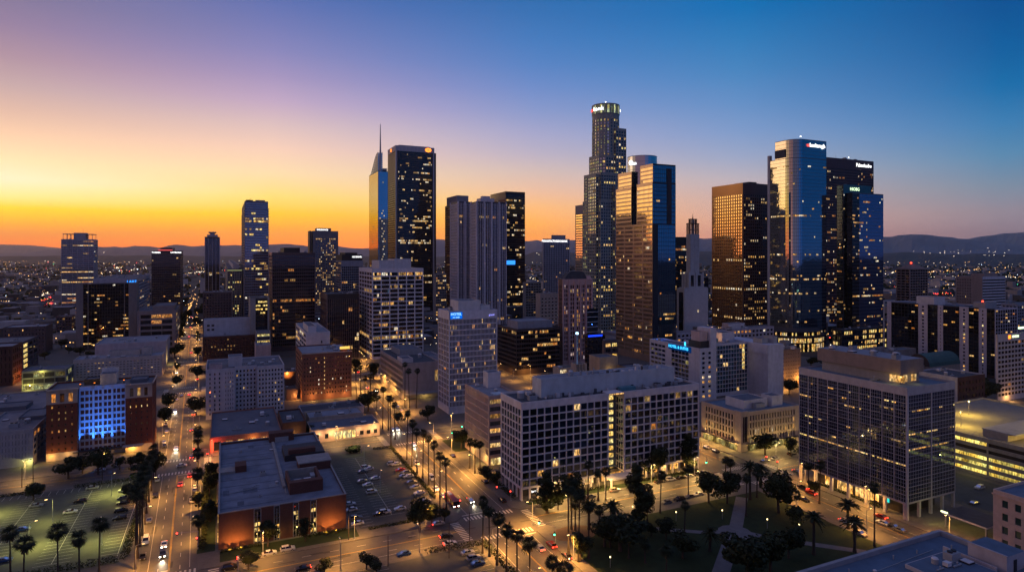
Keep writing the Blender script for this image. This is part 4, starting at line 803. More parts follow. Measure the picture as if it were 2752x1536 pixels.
# --- annex left of the hotel
b = mk(OB, 'brown-lit gridded office annex directly left of the white gridded hotel', 'office building', S(1249, 1314, 1392, 1064, 296), wall=surf('annex_brown', (.44, .33, .30), .8, .12, .5), e=.45)
b.fac('L', bw=1.5, rows=8, z0=4.5, z1=b.h - 1.2, sh=.7, pw=.42, mx=.3, pane=g_bronze, p=.03, rl={-1: .12}, lits=[LIT[1], LIT[2]], pm=surf('annex_rib', (.62, .48, .44), .7))
b.fac('F', bw=6, rows=8, z0=4.5, z1=b.h - 1.2, sh=1.3, pw=.5, mx=.3, sub=2, pane=g_dark, p=.1, mode='win', rl={-3: .9, -4: .9, -5: .9, -1: .3}, lits=[LIT[1], LIT[0]]); b.solid('R'); b.solid('K'); b.roof(m_roof_l, n=2)
b.pent(b.w * .52, b.d * .62, b.w * .98, b.d * .82, 7.5, m_white); q = MB(); q.box(b.w * .3, 4, b.h - .84, b.w * .62, 9, b.h - .4, surf('skylight', (.5, .62, .7), .3)); q.build('skylight', b.root)
q = MB(); q.box(1, -.1, .3, b.w * .4, .05, 3.6, lit('shop', (1, .8, .35), 1.2, .5, .4)); q.build('shop_window', b.root); point(b.root, (-2.5, 4, 3), 900, YEL); point(b.root, (-2.5, b.d * .6, 3), 900, YEL); b.done()
# --- blue sign tower
b = mk(OT, 'white ribbed hotel tower with a bright blue rooftop sign', 'tower', S(1177, 1207, 1336, 836, 391.6), wall=surf('cool_white', (.62, .62, .70), .75, .1, .4), e=.45)
nr = 16
b.fac('F', cols=34, rows=nr, z0=4.5, z1=b.h - 5.2, sh=.75, pw=.26, mx=.5, pane=g_room, pp=.12, p=.05, run=.35, rl={k: .12 for k in (2, 4, 6, 7, 9, 10)}, lits=[LIT[0], LIT[0], LIT[1], LIT[2]])
b.fac('L', cols=4, rows=nr, z0=4.5, z1=b.h - 5.2, sh=.5, pw=.2, mx=.2, pane=surf('grey_panel', (.24, .23, .26), .7, .2, .6), p=.03, lits=[LIT[2], LIT[1]])
b.solid('R'); b.solid('K'); b.roof(m_roof_l, n=3); b.pent(b.w * .22, 3, b.w * .68, b.d * .8, 6.5, m_white); b.pent(b.w * .7, 4, b.w * .9, b.d * .7, 3.2, m_white)
q = MB(); q.box(.6, -.35, b.h - 5.0, b.w * .27, -.03, b.h - .6, surf('sign_back', (.02, .08, .2), .5)); q.build('sign_board', b.root); text_part('HOTEL', 2.3, glow('sign_sky', (.35, .75, 1), 1.6), b.root, (b.w * .14, -.45, b.h - 2.0), (RX, 0, 0)); text_part('on sixth', 1.4, glow('sign_sky', (.35, .75, 1), 1.6), b.root, (b.w * .14, -.45, b.h - 3.9), (RX, 0, 0)); text_part('grand', 1.7, glow('sign_violet', (.3, .3, 1), 1.2), b.root, (b.w * .88, -.1, b.h - 3.3), (RX, 0, 0))
q = MB(); q.box(.7, -.4, b.h - 4.9, b.w * .265, -.36, b.h - .7, glow('sign_wash', (.0, .16, .9), .9)); q.build('sign_glow', b.root)
beacon(b, b.w * .4, 5, b.h + 6, 3); beacon(b, b.w * .5, 6, b.h + 6, 2); point(b.root, (b.w * .6, -3, 3), 700, YEL); b.done()
# --- low dark office right of it
b = mk(OB, 'wide low dark glass office with lit corner floors, behind the long white hotel', 'office building', S(1337, 1388, 1505, 884, 520), wall=surf('dk_office', (.07, .05, .045), .6), e=.3)
b.fac('F', bw=2.2, fh=3.6, z0=4, z1=b.h - 1.5, sh=1.4, pw=.15, mx=.3, pane=g_black, p=.06, rl={-1: .3, -2: .22}, lits=[LIT[0], LIT[2], LIT[1]]); b.fac('L', bw=2.2, fh=3.6, z0=4, z1=b.h - 1.5, sh=1.4, pw=.15, mx=.3, pane=g_black, p=.03, rl={-1: .8}); b.solid('R'); b.solid('K'); b.roof(m_roof, n=5, unit=1.3)
b.pent(b.w * .1, b.d * .15, b.w * .9, b.d * .7, 6, m_grey, m_roof_l); b.done()
# --- pink granite tower
b = mk(OT, 'pink granite tower with a dark humped metal roof, left of the tallest tower', 'tower', S(1500, 1512, 1592, 750, 560), wall=m_pink, e=.7)
b.fac('F', cols=13, fh=3.7, z0=5, z1=b.h - 5, sh=.9, pw=.7, mx=1.2, pane=g_bronze, p=.16, run=.12, lits=[LIT[1], LIT[2], lit('sparkle', (1, .75, .6), .7, 1.2, .1)], rl={r: .3 for r in range(3, 13)})  # some panes glow to stand in for sparkling reflections
f = b.fr('F')
for k in range(6): s_ = b.w * (.02 + .96 * k / 5); b.fbox(f, max(0, s_ - .9), min(b.w, s_ + .9), 0, b.h - .5, -.7, .3, m_pink)
b.fac('L', cols=4, fh=3.7, z0=5, z1=b.h - 5, sh=1.1, pw=.8, pane=g_black, p=.05, pm=m_brown, sm=m_brown); b.solid('R'); b.solid('K')
a = MB(); nn = 7; y0, y1 = b.d * .05, b.d * .9
pr = [(b.w * .06, 0), (b.w * .13, 3.6), (b.w * .2, 6.2), (b.w * .3, 7.8), (b.w * .6, 8.2), (b.w * .7, 7), (b.w * .78, 4), (b.w * .82, 0)]
for i in range(len(pr) - 1):
    (xa, za), (xb, zb) = pr[i], pr[i + 1]; a.face([(xa, y0, b.h + za - .9), (xb, y0, b.h + zb - .9), (xb, y1, b.h + zb - .9), (xa, y1, b.h + za - .9)], m_roof_d)
a.face([(x, y0, b.h + z - .9) for x, z in pr], m_roof_d); a.face([(x, y1, b.h + z - .9) for x, z in reversed(pr)], m_roof_d); a.build('humped_roof', b.root); b.roof(n=0)
q = MB(); q.tube((b.w * .9, b.d * .4, b.h - .9), (b.w * .9, b.d * .4, b.h + 2.5), 4.5, 2.5, m_pink, 12); q.build('round_turret', b.root); b.done()
# --- dark box with blue light line, mast
b = mk(OB, 'black glass block with a blue neon line round its roof edge', 'office building', S(1572, 1578, 1621, 897, 500), wall=blk, e=.3)
b.fac('F', bw=2.4, fh=3.6, z0=3, sh=.5, pw=.15, mx=.2, pane=g_black, p=.0); b.fac('L', bw=2.4, fh=3.6, z0=3, sh=.5, pw=.15, mx=.2, pane=g_black, p=.0); b.solid('R'); b.solid('K'); b.roof(n=1)
q = MB(); q.box(1, -.4, b.h - 2.4, b.w - 1, -.02, b.h - 1.1, glow('neon_blue', (.01, .05, 1), 1.8)); q.build('neon_line', b.root)
q = MB(); q.box(1.2, 2, b.h - .9, b.w * .75, b.d * .6, b.h + 20, g_dark, False)
for k in range(5): q.box(1.1, 1.9, b.h + 1 + k * 4, b.w * .76, b.d * .61, b.h + 1.5 + k * 4, m_steel, False)
q.build('upper_block', b.root); b.done()
b = mk('chapel_tower', 'small square tower with a notched top and a thin blue-lit mast', 'tower', S(1543, 1549, 1577, 978, 400, d=7), wall=m_beige, e=.3)
for f_ in 'FRKL': b.solid(f_)
for k in range(6): q = MB(); q.box(.3 + k * 1.15, -.06, b.h - 4 - (k % 2), .8 + k * 1.15, .02, b.h - .3, m_dark); q.build('slot', b.root)
b.roof(n=0); q = MB(); q.tube((1, .8, b.h - .9), (1, .8, b.h + 19), .16, .08, glow('mast_blue', (.25, .45, .9), .35), 6); q.box(.4, .2, b.h + 19, 1.6, 1.4, b.h + 20.2, glow('mast_tip', (.4, .7, 1), 5)); q.build('mast', b.root); b.done()
b = mk(LB, 'low drum-shaped hall with a lit arched window behind the hotel roof', 'building', S(1486, 1502, 1550, 988, 425), wall=m_beige, e=.3)
for f_ in 'FRKL': b.solid(f_)
b.roof(m_roof_d, n=2); q = MB(); q.box(1, -.1, b.h - 7, b.w * .4, .02, b.h - 1.5, lit('hall_light', (1, .7, .3), .9)); q.build('window', b.root); b.done()
b = mk(LB, 'blank beige cube standing left of the brown roof wall behind the hotel', 'building', S(1608, 1612, 1661, 960, 432, d=14), wall=surf('cube_beige', (.36, .29, .23), .8, .2, .3), e=.3)
for f_ in 'FRKL': b.solid(f_)
b.roof(n=0); point(b.root, (b.w * .5, -3, b.h - 9), 260, YEL); b.done()
b = mk(LB, 'brown windowless hall behind the hotel penthouse, right of the beige cube', 'building', S(1658, 1745, 1790, 1003, 400), wall=m_purple, e=.3)
for f_ in 'FRKL': b.solid(f_)
b.roof(m_roof, n=5); b.done()
b = mk('parking_structure', 'dim brick parking structure with yellow lit openings at the foot of the notched tower', 'car park', S(1618, 1624, 1662, 915, 470), wall=m_purple, e=.3)
b.fac('F', bw=5, fh=4, z0=2, sh=1.5, pw=1.2, p=.5, lits=[LITG[0], LIT[0]]); b.solid('L'); b.solid('R'); b.solid('K'); b.roof(n=0); b.done()
# --- low offices left of the blue sign tower
b = mk(OB, 'low pale office with a banded side, left of the blue sign tower', 'office building', S(1022, 1083, 1180, 976, 432), wall=surf('pale_lo', (.38, .35, .35), .8, .12, .4), e=.4)
b.fac('L', bw=2.4, rows=5, z0=3, z1=b.h - 1.8, sh=1.6, pw=.35, mx=.3, pane=g_bronze, p=.06); b.solid('F'); b.solid('R'); b.solid('K'); b.roof(m_roof_d, n=7)
b.pent(b.w * .3, b.d * .55, b.w * .95, b.d * .95, 4, m_metal); b.pent(b.w * .05, b.d * .1, b.w * .35, b.d * .3, 2.5, m_white)
q = MB(); q.box(b.w * .88, -.1, b.h * .45, b.w * .97, .02, b.h * .75, LIT[1]); q.build('window', b.root); q = MB(); q.box(.5, -4, 3.4, b.w - .5, -.02, 4.2, m_metal); q.build('canopy', b.root); point(b.root, (-3, b.d * .5, 5), 1500, AMB); point(b.root, (b.w * .6, -3, 2.8), 500, YEL); b.done()
b = mk(OB, 'flat-roofed brick and concrete annexe behind the low pale office', 'office building', S(1022, 1040, 1182, 963, 480), wall=m_lilac, e=.4)
b.fac('L', bw=3, fh=3.8, z0=3, sh=1.8, pw=.6, p=.1); b.solid('F'); b.solid('R'); b.solid('K'); b.roof(m_roof, n=6, unit=1.2); b.done()
# --- red brick hotel
b = mk('hotel', 'tall red brick hotel with a lit stair column, behind the flat commercial roofs', 'hotel', S(795, 812, 945, 950, 427), wall=surf('brick_red', (.20, .085, .065), .9, .2, 1), e=.3)
def brickpick(r, c, R, C):
    q = b.rng.random()
    if c == int(C * .47) and r > 0: return LIT[0]
    if c == C - 2 and q < .5: return LIT[3]
    return LIT[2] if q < .05 else (LIT[3] if q > .975 else None)
b.fac('F', cols=17, rows=9, z0=3.5, z1=b.h - 2.4, sh=1.7, pw=1.15, mx=.8, mode='win', pick=brickpick, pane=g_bronze); b.fac('L', cols=6, rows=9, z0=3.5, z1=b.h - 2.4, sh=1.8, pw=1.4, mx=.6, p=.04, pane=g_bronze); b.solid('R'); b.solid('K'); b.roof(m_roof_l, n=5)
q = MB(); q.box(-.3, -.35, b.h - .6, b.w + .3, -.01, b.h + .1, m_beige); q.build('cornice', b.root)
q = MB(); q.box(b.w * .78, .8, b.h - .84, b.w * .92, 4.5, b.h + 2.6, m_brick_d); q.box(b.w * .76, .6, b.h + 1.4, b.w * .96, 1.0, b.h + 3.2, glow('roof_bar', (1, .6, .12), 1.2)); q.build('rooftop_bar', b.root); point(b.root, (b.w * .85, -.8, b.h + 2), 200, (1, .3, .1)); point(b.root, (b.w * .55, -3, 3.0), 1300, (1, .5, .12)); point(b.root, (b.w * .85, -3, 3.0), 1300, (1, .5, .12)); point(b.root, (b.w * .2, -3, 3.0), 1200, (1, .5, .12)); point(b.root, (-3, 5, 3.5), 900, (1, .4, .1)); b.done()
b = mk(OB, 'white block with rooftop tanks rising directly behind the red brick hotel', 'office building', S(795, 822, 887, 893, 495), wall=m_white, e=.3)
b.fac('L', cols=5, rows=9, z0=3, z1=b.h - 1.5, sh=1.5, pw=1.1, pane=g_dark, p=.2); b.solid('F'); b.solid('R'); b.solid('K'); b.roof(m_roof_l, n=3, unit=1.6); b.pent(2, 3, b.w * .45, b.d * .5, 5, m_white); q = MB(); q.box(b.w * .62, -.08, b.h - 9, b.w * .68, .02, b.h - 7, m_dark); q.build('window', b.root); b.done()
b = mk(LB, 'orange floodlit blank wall building left of the red brick hotel', 'building', S(752, 756, 798, 1000, 470), wall=m_brown, e=.3)
for f_ in 'FRKL': b.solid(f_)
b.roof(m_roof, n=2); spot(b.root, (b.w * .4, -4, 10), (math.radians(100), 0, 0), 5200, (1, .36, .06), 1.9); b.done()
b = mk(LB, 'dim brown low building between the grey hotel and the red brick hotel', 'building', S(764, 770, 800, 1046, 430), wall=m_purple, e=.3)
for f_ in 'FRKL': b.solid(f_)
b.roof(m_roof_d, n=1); point(b.root, (b.w * .8, -2, 3), 1000, (1, .36, .06)); b.done()
# --- grey-white hotel with a recessed centre
b = mk('hotel', 'grey-white hotel with a recessed centre and ten rows of small windows', 'hotel', S(549, 553, 764, 993, 379), wall=surf('greywhite', (.52, .50, .54), .85, .12, .4), e=.3)
w, d, h = b.w, b.d, b.h; d = max(d, 16); xa_, xb_ = w * .36, w * .645; e = .3
b.d = d; b.poly = [(0, 0), (w, 0), (w, d + 8), (0, d + 8)]; b.wall = MB()
b.wall.box(e, 5.3, 0, w - e, d + 7.7, h - .9, b.wm, False); b.wall.box(e, e, 0, xa_ - .01, 5.31, h - .92, b.wm, False); b.wall.box(xb_ + .01, e, 0, w - e, 5.31, h - .92, b.wm, False)
gw = [LIT[0], LIT[1], LIT[3]]
kw = dict(rows=10, z0=2, z1=h - 1.8, sh=1.35, mode='win', lits=gw, run=0, pane=g_black)
b.fac('F', xa=0, xb=w * .22, cols=3, pw=1.9, mx=1, p=.12, **kw); b.fac('F', xa=w * .22 + .001, xb=xa_, cols=4, pw=1.0, mx=.5, p=.05, **kw)
b.fac('F', xa=xb_, xb=w, cols=8, pw=1.0, mx=.5, p=.12, **kw)
sv = b.poly; b.poly = [(xa_, 5.0), (xb_, 5.0), (xb_, d), (xa_, d)]; b.fac(0, cols=6, pw=1.1, mx=.3, p=.05, xa=0, **kw); b.poly = sv
b.fac('L', cols=5, pw=1.6, mx=.6, p=.05, pane=g_bronze, rows=10, z0=2, z1=h - 1.8, sh=1.6); b.solid('R'); b.solid('K')
r = MB(); r.box(e, 5.31, h - .9, w - e, d + 7.7, h - .84, m_roof, False); r.box(e, e, h - .92, xa_ - .02, 5.3, h - .85, m_roof, False); r.box(xb_ + .02, e, h - .92, w - e, 5.3, h - .85, m_roof, False); r.build('roof', b.root)
b.pent(w * .04, 4, w * .2, 10, 2.5, surf('pinkish', (.5, .38, .38), .8)); b.pent(w * .28, 10, w * .46, 20, 6, b.wm); 
for i in range(8): u_ = bpy.data.objects.new('air_unit', UNITS[i % 5]); col.objects.link(u_); u_.parent = b.root; u_.location = (w * (.5 + .055 * i), 8 + (i * 5) % 12, h - .84); u_.scale = (1, 1, 1)
b.done()
# --- brick and white block behind it
b = mk(OB, 'dark red brick block topped by a white stuccoed storey, left of the yellow parking decks', 'office building', S(543, 545, 687, 905, 590), wall=m_brick_d, e=.3)
b.fac('F', cols=16, rows=6, z0=2, z1=b.h - 2, sh=1.8, pw=1.6, mx=.8, p=.05, pane=g_bronze); b.solid('L'); b.solid('R'); b.solid('K'); b.roof(m_roof_l, n=3)
b.pent(0.5, 14, b.w - 1, b.d + 10, 15, surf('stucco', (.46, .47, .52), .85, .12, .3), m_roof_l)
q = MB()
for i in range(2):
    for j in range(2): q.box(b.w * .07 + j * 4, 13.9, b.h + 4 + i * 4, b.w * .07 + j * 4 + 2.4, 14.05, b.h + 6 + i * 4, m_dark)
q.build('window', b.root); b.done()
# --- low yard with white wall between
b = mk(LB, 'small pink-white box with a blank wall right of the brick block', 'building', S(684, 688, 728, 928, 560), wall=surf('pinkish', (.5, .38, .38), .8), e=.3)
for f_ in 'FRKL': b.solid(f_)
b.roof(m_roof_l, n=1); b.done()
# --- left of the long avenue
b = mk('hotel', 'long cream block with scattered windows, left of the long avenue behind the blue-lit hotel', 'apartment building', S(197, 436, 449, 967, 490, True, d=24), wall=surf('cream', (.52, .44, .40), .85, .12, .4), e=.3)
b.fac('F', cols=24, rows=6, z0=3, z1=b.h - 2.5, sh=1.5, pw=1.1, mx=1.5, p=.08, run=0, mode='win', pane=g_dark); b.fac('R', cols=6, rows=6, z0=3, z1=b.h - 2.5, sh=1.9, pw=1.8, p=.1); b.solid('L'); b.solid('K'); b.roof(m_roof_l, n=7, unit=1.3)
b.pent(b.w * .35, 14, b.w * .72, 22, 4, b.wm); b.pent(b.w * .75, 10, b.w * .86, 20, 6, b.wm); b.done()
b = mk(LB, 'flat white roof tucked between the cream block and the dark glass slab', 'building', S(255, 446, 456, 925, 545, True, d=50), wall=m_lilac, e=.3)
for f_ in 'FRKL': b.solid(f_)
b.roof(m_roof_l, n=7); point(b.root, (b.w + 3, 10, 5), 1500, YEL); b.done()
b = mk(OB, 'banded concrete office with dark window strips, left of the long avenue', 'office building', S(368, 472, 484, 836, 650, True), wall=surf('band_stone', (.30, .24, .23), .85, .12, .4), e=.4)
b.fac('F', bw=9, rows=6, z0=3, z1=b.h - 3, sh=2.2, pw=.5, mx=3, p=.08, rl={-1: .35}, pane=g_black, run=.3); b.fac('R', bw=9, rows=6, z0=3, z1=b.h - 3, sh=2.2, pw=.5, p=.1); b.solid('L'); b.solid('K'); b.roof(n=3); b.pent(b.w * .4, 4, b.w * .95, b.d * .7, 5); b.done()
m_lotw = surf('garage_dark', (.12, .09, .10), .85)
b = mk('parking_structure', 'dark parking structure with a stacked column of lit yellow openings, far left', 'car park', S(-70, 61, 103, 925, 515, True), wall=m_lotw, e=.3)
b.fac('F', bw=9, rows=5, z0=3, z1=b.h - 1.5, sh=1.3, pw=1, p=.12, lits=[LIT[1], LIT[2]], rl={-1: .5}); b.fac('R', cols=3, rows=5, z0=3, z1=b.h - 1.5, sh=1.4, pw=3, pick=lambda r, c, R, C: LITG[0] if c == 0 else None); b.solid('L'); b.solid('K'); b.roof(n=2); b.done()
b = mk(OB, 'plain dark brown block beside the orange lit side street, far left', 'office building', S(-60, 34, 60, 934, 470, True), wall=m_brick_d, e=.3)
b.fac('F', cols=8, rows=5, z0=2, sh=2, pw=2, p=.03, pane=g_black); b.fac('R', cols=5, rows=5, z0=2, sh=2, pw=2, p=.05, pane=g_bronze); b.solid('L'); b.solid('K'); b.roof(m_roof_l, n=2); point(b.root, (b.w + 4, b.d * .7, 5), 2600, (1, .25, .04)); point(b.root, (b.w + 4, b.d * .2, 5), 2200, (1, .4, .08)); b.done()
b = mk(OB, 'brown block with a dark side, behind the far left parking structure', 'office building', S(8, 122, 142, 880, 620, True), wall=m_purple, e=.3)
b.fac('F', cols=12, rows=6, z0=2, sh=2.2, pw=2, p=.02, pane=g_black); b.solid('R'); b.solid('L'); b.solid('K'); b.roof(m_roof_l, n=2); b.done()
b = mk(OB, 'narrow block with warm lit windows between the parking structure and the dark glass slab', 'office building', S(150, 192, 203, 850, 760, True), wall=m_purple, e=.3)
b.fac('F', bw=3, fh=3.6, z0=2, sh=1.6, pw=1, p=.22, run=.12); b.fac('R', bw=3, fh=3.6, z0=2, sh=1.6, pw=1, p=.2); b.solid('L'); b.solid('K'); b.roof(n=1); b.done()
b = mk('parking_structure', 'low open parking deck washed in green-yellow light behind the modern flats', 'car park', S(58, 178, 198, 998, 455, True), wall=surf('deck_olive', (.28, .27, .22), .85), e=.3)
b.fac('F', bw=6, rows=3, z0=1, z1=b.h - 1, sh=1.2, pw=.4, p=.5, lits=[LITG[1], lit('deck_dim', (.7, .6, .2), .12)], pane=m_dark); b.fac('R', bw=6, rows=3, z0=1, z1=b.h - 1, sh=1.2, pw=.4, p=.4, lits=[LITG[1]]); b.solid('L'); b.solid('K'); b.roof(n=1); point(b.root, (b.w * .45, -2, b.h - 1), 900, GRN); point(b.root, (b.w * .15, -3, 4), 2000, GRN); b.done()
# --- hotel washed in blue light
b = mk('hotel', 'brick hotel with two cream-crowned wings and a white centre washed in blue light', 'hotel', S(124, 409, 424, 1049, 302, True, d=22), wall=m_brick, e=.35)
w, d, h = b.w, b.d, b.h; xa_, xb_ = w * .285, w * .735; mc = surf('crown_cream', (.46, .38, .32), .8, .12, .5); mw = surf('bay_white', (.46, .45, .48), .8, .08, .5)
b.wall = MB(); b.wall.box(.35, 3.5, 0, w - .35, d - .35, h - .9, m_brick, False); b.wall.box(.35, .35, 0, xa_ - .36, 3.51, h - .92, m_brick, False); b.wall.box(xb_ + .36, .35, 0, w - .35, 3.51, h - .92, m_brick, False)
for (x0, x1, cc) in ((0, xa_, 4), (xb_, w, 4)):
    b.fac('F', xa=x0, xb=x1, cols=cc, rows=8, z0=4, z1=h - 7, sh=1.8, pw=2.0, mx=1, p=.22, mode='win', lits=[LIT[2], LIT[0], LIT[1]], pane=g_bronze, zb=4, zt=h - 7)
    b.fac('F', xa=x0, xb=x1, cols=cc - 1, rows=1, z0=h - 6.6, z1=h - 1.6, sh=.8, pw=1.6, mx=1.2, p=.3, run=0, mode='win', lits=[LIT[2], LIT[1]], pm=mc, sm=mc, zb=h - 7, pane=g_bronze)
    b.fbox(b.fr('F'), x0, x1, 0, 4, -.15, .35, mc)
    for k in range(3):    # arched heads over the crown windows
        xc_ = x0 + 1.2 + (x1 - x0 - 2.4) * (k + .5) / 3; q = MB(); q.poly([(xc_ + 1.6 * math.cos(t), -.2) if False else (0, 0) for t in ()], 0, 0, mc) if False else None
        pts = [(xc_ - 1.7 + 3.4 * i / 8, math.sin(math.pi * i / 8) * 1.2) for i in range(9)]
        for i in range(8):
            (p0, q0), (p1, q1) = pts[i], pts[i + 1]; b.wall.box(p0, -.14, h - 2.4 + min(q0, q1) - .25, p1, -.004, h - 2.1 + max(q0, q1), mc)
b.fbox(b.fr('F'), -.5, xa_ + .3, h - .5, h + .15, -.8, .2, mc); b.fbox(b.fr('F'), xb_ - .3, w + .5, h - .5, h + .15, -.8, .2, mc); b.wall.box(w, -.8, h - .5, w + .5, d, h + .15, mc); b.wall.box(-.5, -.8, h - .5, 0, d, h + .15, mc)
sv = b.poly; b.poly = [(xa_, 3.2), (xb_, 3.2), (xb_, d), (xa_, d)]; b.fac(0, xa=0, cols=10, rows=10, z0=1.5, z1=h - 1.6, sh=1.1, pw=.45, mx=.4, p=.06, mode='win', lits=[LIT[2], LIT[0]], pm=mw, sm=mw, pane=g_dark, run=0)
f = b.fr(0)
for k in range(5): s_ = f[3] * (k / 4 if k < 4 else 1) if k in (0, 4) else f[3] * (.30, .50, .70)[k - 1]; b.fbox(f, max(0, s_ - .45), min(f[3], s_ + .45), 0, h - 1.5, -.35, .1, mw)
b.poly = sv; b.fac('R', cols=7, rows=8, z0=4, z1=h - 7, sh=1.8, pw=2, p=.08, pane=g_bronze); b.solid('L'); b.solid('K')
r = MB(); r.box(.35, 3.51, h - .9, w - .35, d - .35, h - .84, m_roof, False); r.box(.35, .35, h - .92, xa_ - .37, 3.5, h - .85, m_roof, False); r.box(xb_ + .37, .35, h - .92, w - .35, 3.5, h - .85, m_roof, False); r.build('roof', b.root)
b.pent(w * .46, 10, w * .62, 17, 5, surf('pent_grey', (.36, .36, .4), .8)); b.pent(w * .3, 12, w * .45, 20, 2.5, m_dark); b.pent(w * .76, 8, w * .93, 18, 1.4, m_roof)
q = MB(); q.box(w * .45, 18, h + 3, w * .62, 18.3, h + 6.5, m_white); q.tube((w * .45, 18, h), (w * .45, 18, h + 3), .15, .15, m_dark, 6); q.tube((w * .61, 18, h), (w * .61, 18, h + 3), .15, .15, m_dark, 6); q.build('rooftop_sign', b.root)
for (x, y) in ((w * .29, 5), (w * .42, 6), (w * .7, 8)): point(b.root, (x, y, h + 1.2), 260, (1, .62, .2)); q = MB(); q.box(x - .2, y - .2, h - .8, x + .2, y + .2, h + 1.0, m_dark); q.box(x - .3, y - .3, h + 1.0, x + .3, y + .3, h + 1.15, s_orange); q.build('roof_lamp', b.root)
for k in range(5):
    x = xa_ + (xb_ - xa_) * (.02, .30, .5, .70, .98)[k]; spot(b.root, (x, .2, 3.8), (math.radians(171), 0, 0), 42000 if k in (1, 2) else 30000, (.04, .22, 1), .8, .9, .2); q = MB(); q.box(x - .4, 1.0, 3.3, x + .4, 1.6, 3.7, m_dark, False); q.build('flood_light', b.root)
q = MB(); q.box(xb_ - 1, -4, 3.8, xb_ + 8, -.2, 4.3, m_beige); q.box(xa_ - 2, -.6, 2.9, xb_ + 2, 2.6, 3.3, m_dark); q.build('entrance_canopy', b.root); point(b.root, (xb_ + 3, -2, 3), 1500, (1, .5, .1)); point(b.root, (2, -2, 2.5), 600, (1, .5, .1)); point(b.root, (xa_ - 4, -2, 3), 300, (1, .55, .15)); b.done()
# --- modern flats bottom left
b = mk('apartments', 'modern grey flats with large dark panes and one yellow lit stair, left edge', 'apartment building', S(-70, 89, 122, 1166, 288, True, d=46), wall=surf('flat_grey', (.34, .33, .35), .8, .1, .4), e=.35)
b.fac('F', cols=16, rows=4, z0=4, z1=b.h - 1.6, sh=.9, pw=1.1, mx=1, p=.08, mode='win', pane=g_dark, pick=lambda r, c, R, C: LITG[0] if c == C - 1 and r < 3 else (LIT[1] if (c * 7 + r * 5) % 23 == 0 else None)); b.fac('R', cols=7, rows=4, z0=4, z1=b.h - 1.6, sh=1, pw=1.6, p=.15, pane=g_dark, lits=[LIT[2], LITG[1]]); b.solid('L'); b.solid('K'); b.roof(surf('flat_roof', (.20, .19, .21), .95, .35, .4, scale2=.08), n=7)
b.pent(b.w * .5, b.d * .5, b.w * .98, b.d * .9, 1.6, m_roof); q = MB(); q.box(b.w * .82, -2, 3.4, b.w, -.1, 3.7, lit('soffit', (.9, .8, .25), 1.1)); q.build('lit_soffit', b.root); point(b.root, (b.w * .93, -2, 2.6), 900, GRN); b.done()
b = mk(LB, 'flat grey-roofed building stepping up behind the modern flats', 'building', S(-90, 112, 128, 1115, 345, True, d=60), wall=m_beige, e=.35)
for f_ in 'FRKL': b.solid(f_)
b.roof(surf('flat_roof', (.20, .19, .21), .95), n=8); b.pent(b.w * .2, 5, b.w * .75, 20, 2, m_roof); point(b.root, (b.w * .95, -1, b.h - 2), 300, YEL); b.done()
# --- brick foreground building
b = mk(OB, 'large low red brick building with four lit window strips, on the avenue corner', 'office building', at_uv(-1.5, 234, 42.5, 88, 12.3), wall=surf('near_brick', (.115, .050, .040), .9, .18, 1.6, scale2=.3), e=.4)
f = b.fr('F'); xs = [(0.262, .318), (.415, .462), (.565, .612), (.705, .755)]; prev = 0
for i, (x0, x1) in enumerate(xs):
    b.solid('F', b.w * prev, b.w * x0); prev = x1
    pk_ = {0: [1, 0, 1, 1, 0, 0], 1: [2, 0, 1, 0, 0, 0], 2: [0, 0, 0, 2, 1, 0], 3: [1, 0, 2, 0, 1, 0]}[i]
    b.fac('F', xa=b.w * x0, xb=b.w * x1, cols=2, rows=6, z0=.4, z1=b.h - 1.2, sh=.3, pw=.12, mx=.12, zb=0, pm=m_metal, sm=m_dark, mode='win', pane=g_dark, zt=b.h - .4,
          pick=(lambda r, c, R, C, pk_=pk_: (lit('near_room', (1, .62, .16), 1.3, 1.2, .15) if pk_[r] == 1 or (pk_[r] == 2 and c == 1) else None)))
b.solid('F', b.w * prev, b.w); b.solid('L'); b.solid('R'); b.solid('K')
m_nr = surf('near_roof', (.17, .19, .24), .9, .45, .25, scale2=.06); b.roof(m_nr, n=0)
q = MB()
for (p0, p1) in (((0, -.1), (b.w, .45)),): pass
q.box(-.12, -.12, b.h, b.w + .12, .5, b.h + .25, m_conc, False); q.box(-.12, .5, b.h, .5, b.d - .5, b.h + .25, m_conc, False); q.box(b.w - .5, .5, b.h, b.w + .12, b.d - .5, b.h + .25, m_conc, False); q.box(-.12, b.d - .5, b.h, b.w + .12, b.d + .12, b.h + .25, m_conc, False); q.build('coping', b.root)
q = MB(); rz_ = b.h - .84; q.box(b.w * .52, 18, rz_, b.w * .545, 80, rz_ + .9, m_conc, False); q.build('roof_upstand', b.root)
br = b.wm
mp1 = surf('roof_patch', (.10, .115, .15), .95, .3, .5, scale2=.2); mp2 = surf('roof_patch_pale', (.21, .23, .27), .95, .3, .5, scale2=.2); rng_ = random.Random(5)
for i in range(14): x, y, ww, hh_ = rng_.uniform(1, 36), rng_.uniform(2, 80), rng_.uniform(1, 5), rng_.uniform(.8, 6); q = MB(); q.box(x, y, rz_, min(b.w - 1, x + ww), min(b.d - 1, y + hh_), rz_ + .012 + i * .003, (mp1, mp2)[i % 3 == 0], False); q.build('roof_patch', b.root)
for i in range(11): q = MB(); y = 6 + i * 7.4; q.box(.6, y, rz_, b.w * .5, y + .16, rz_ + .09, mp2 if i % 4 == 1 else mp1, False); q.build('roof_seam', b.root)
for (x0, y0, x1, y1) in ((3, 20, 14, 23), (22.8, 12, 23.4, 70), (24, 70, 38, 73), (6, 60, 20, 58), (25, 47, 40, 46)): q = MB(); q.tube((x0, y0, rz_ + .25), (x1, y1, rz_ + .25), .12, .12, m_metal, 6); q.build('roof_pipe', b.root)
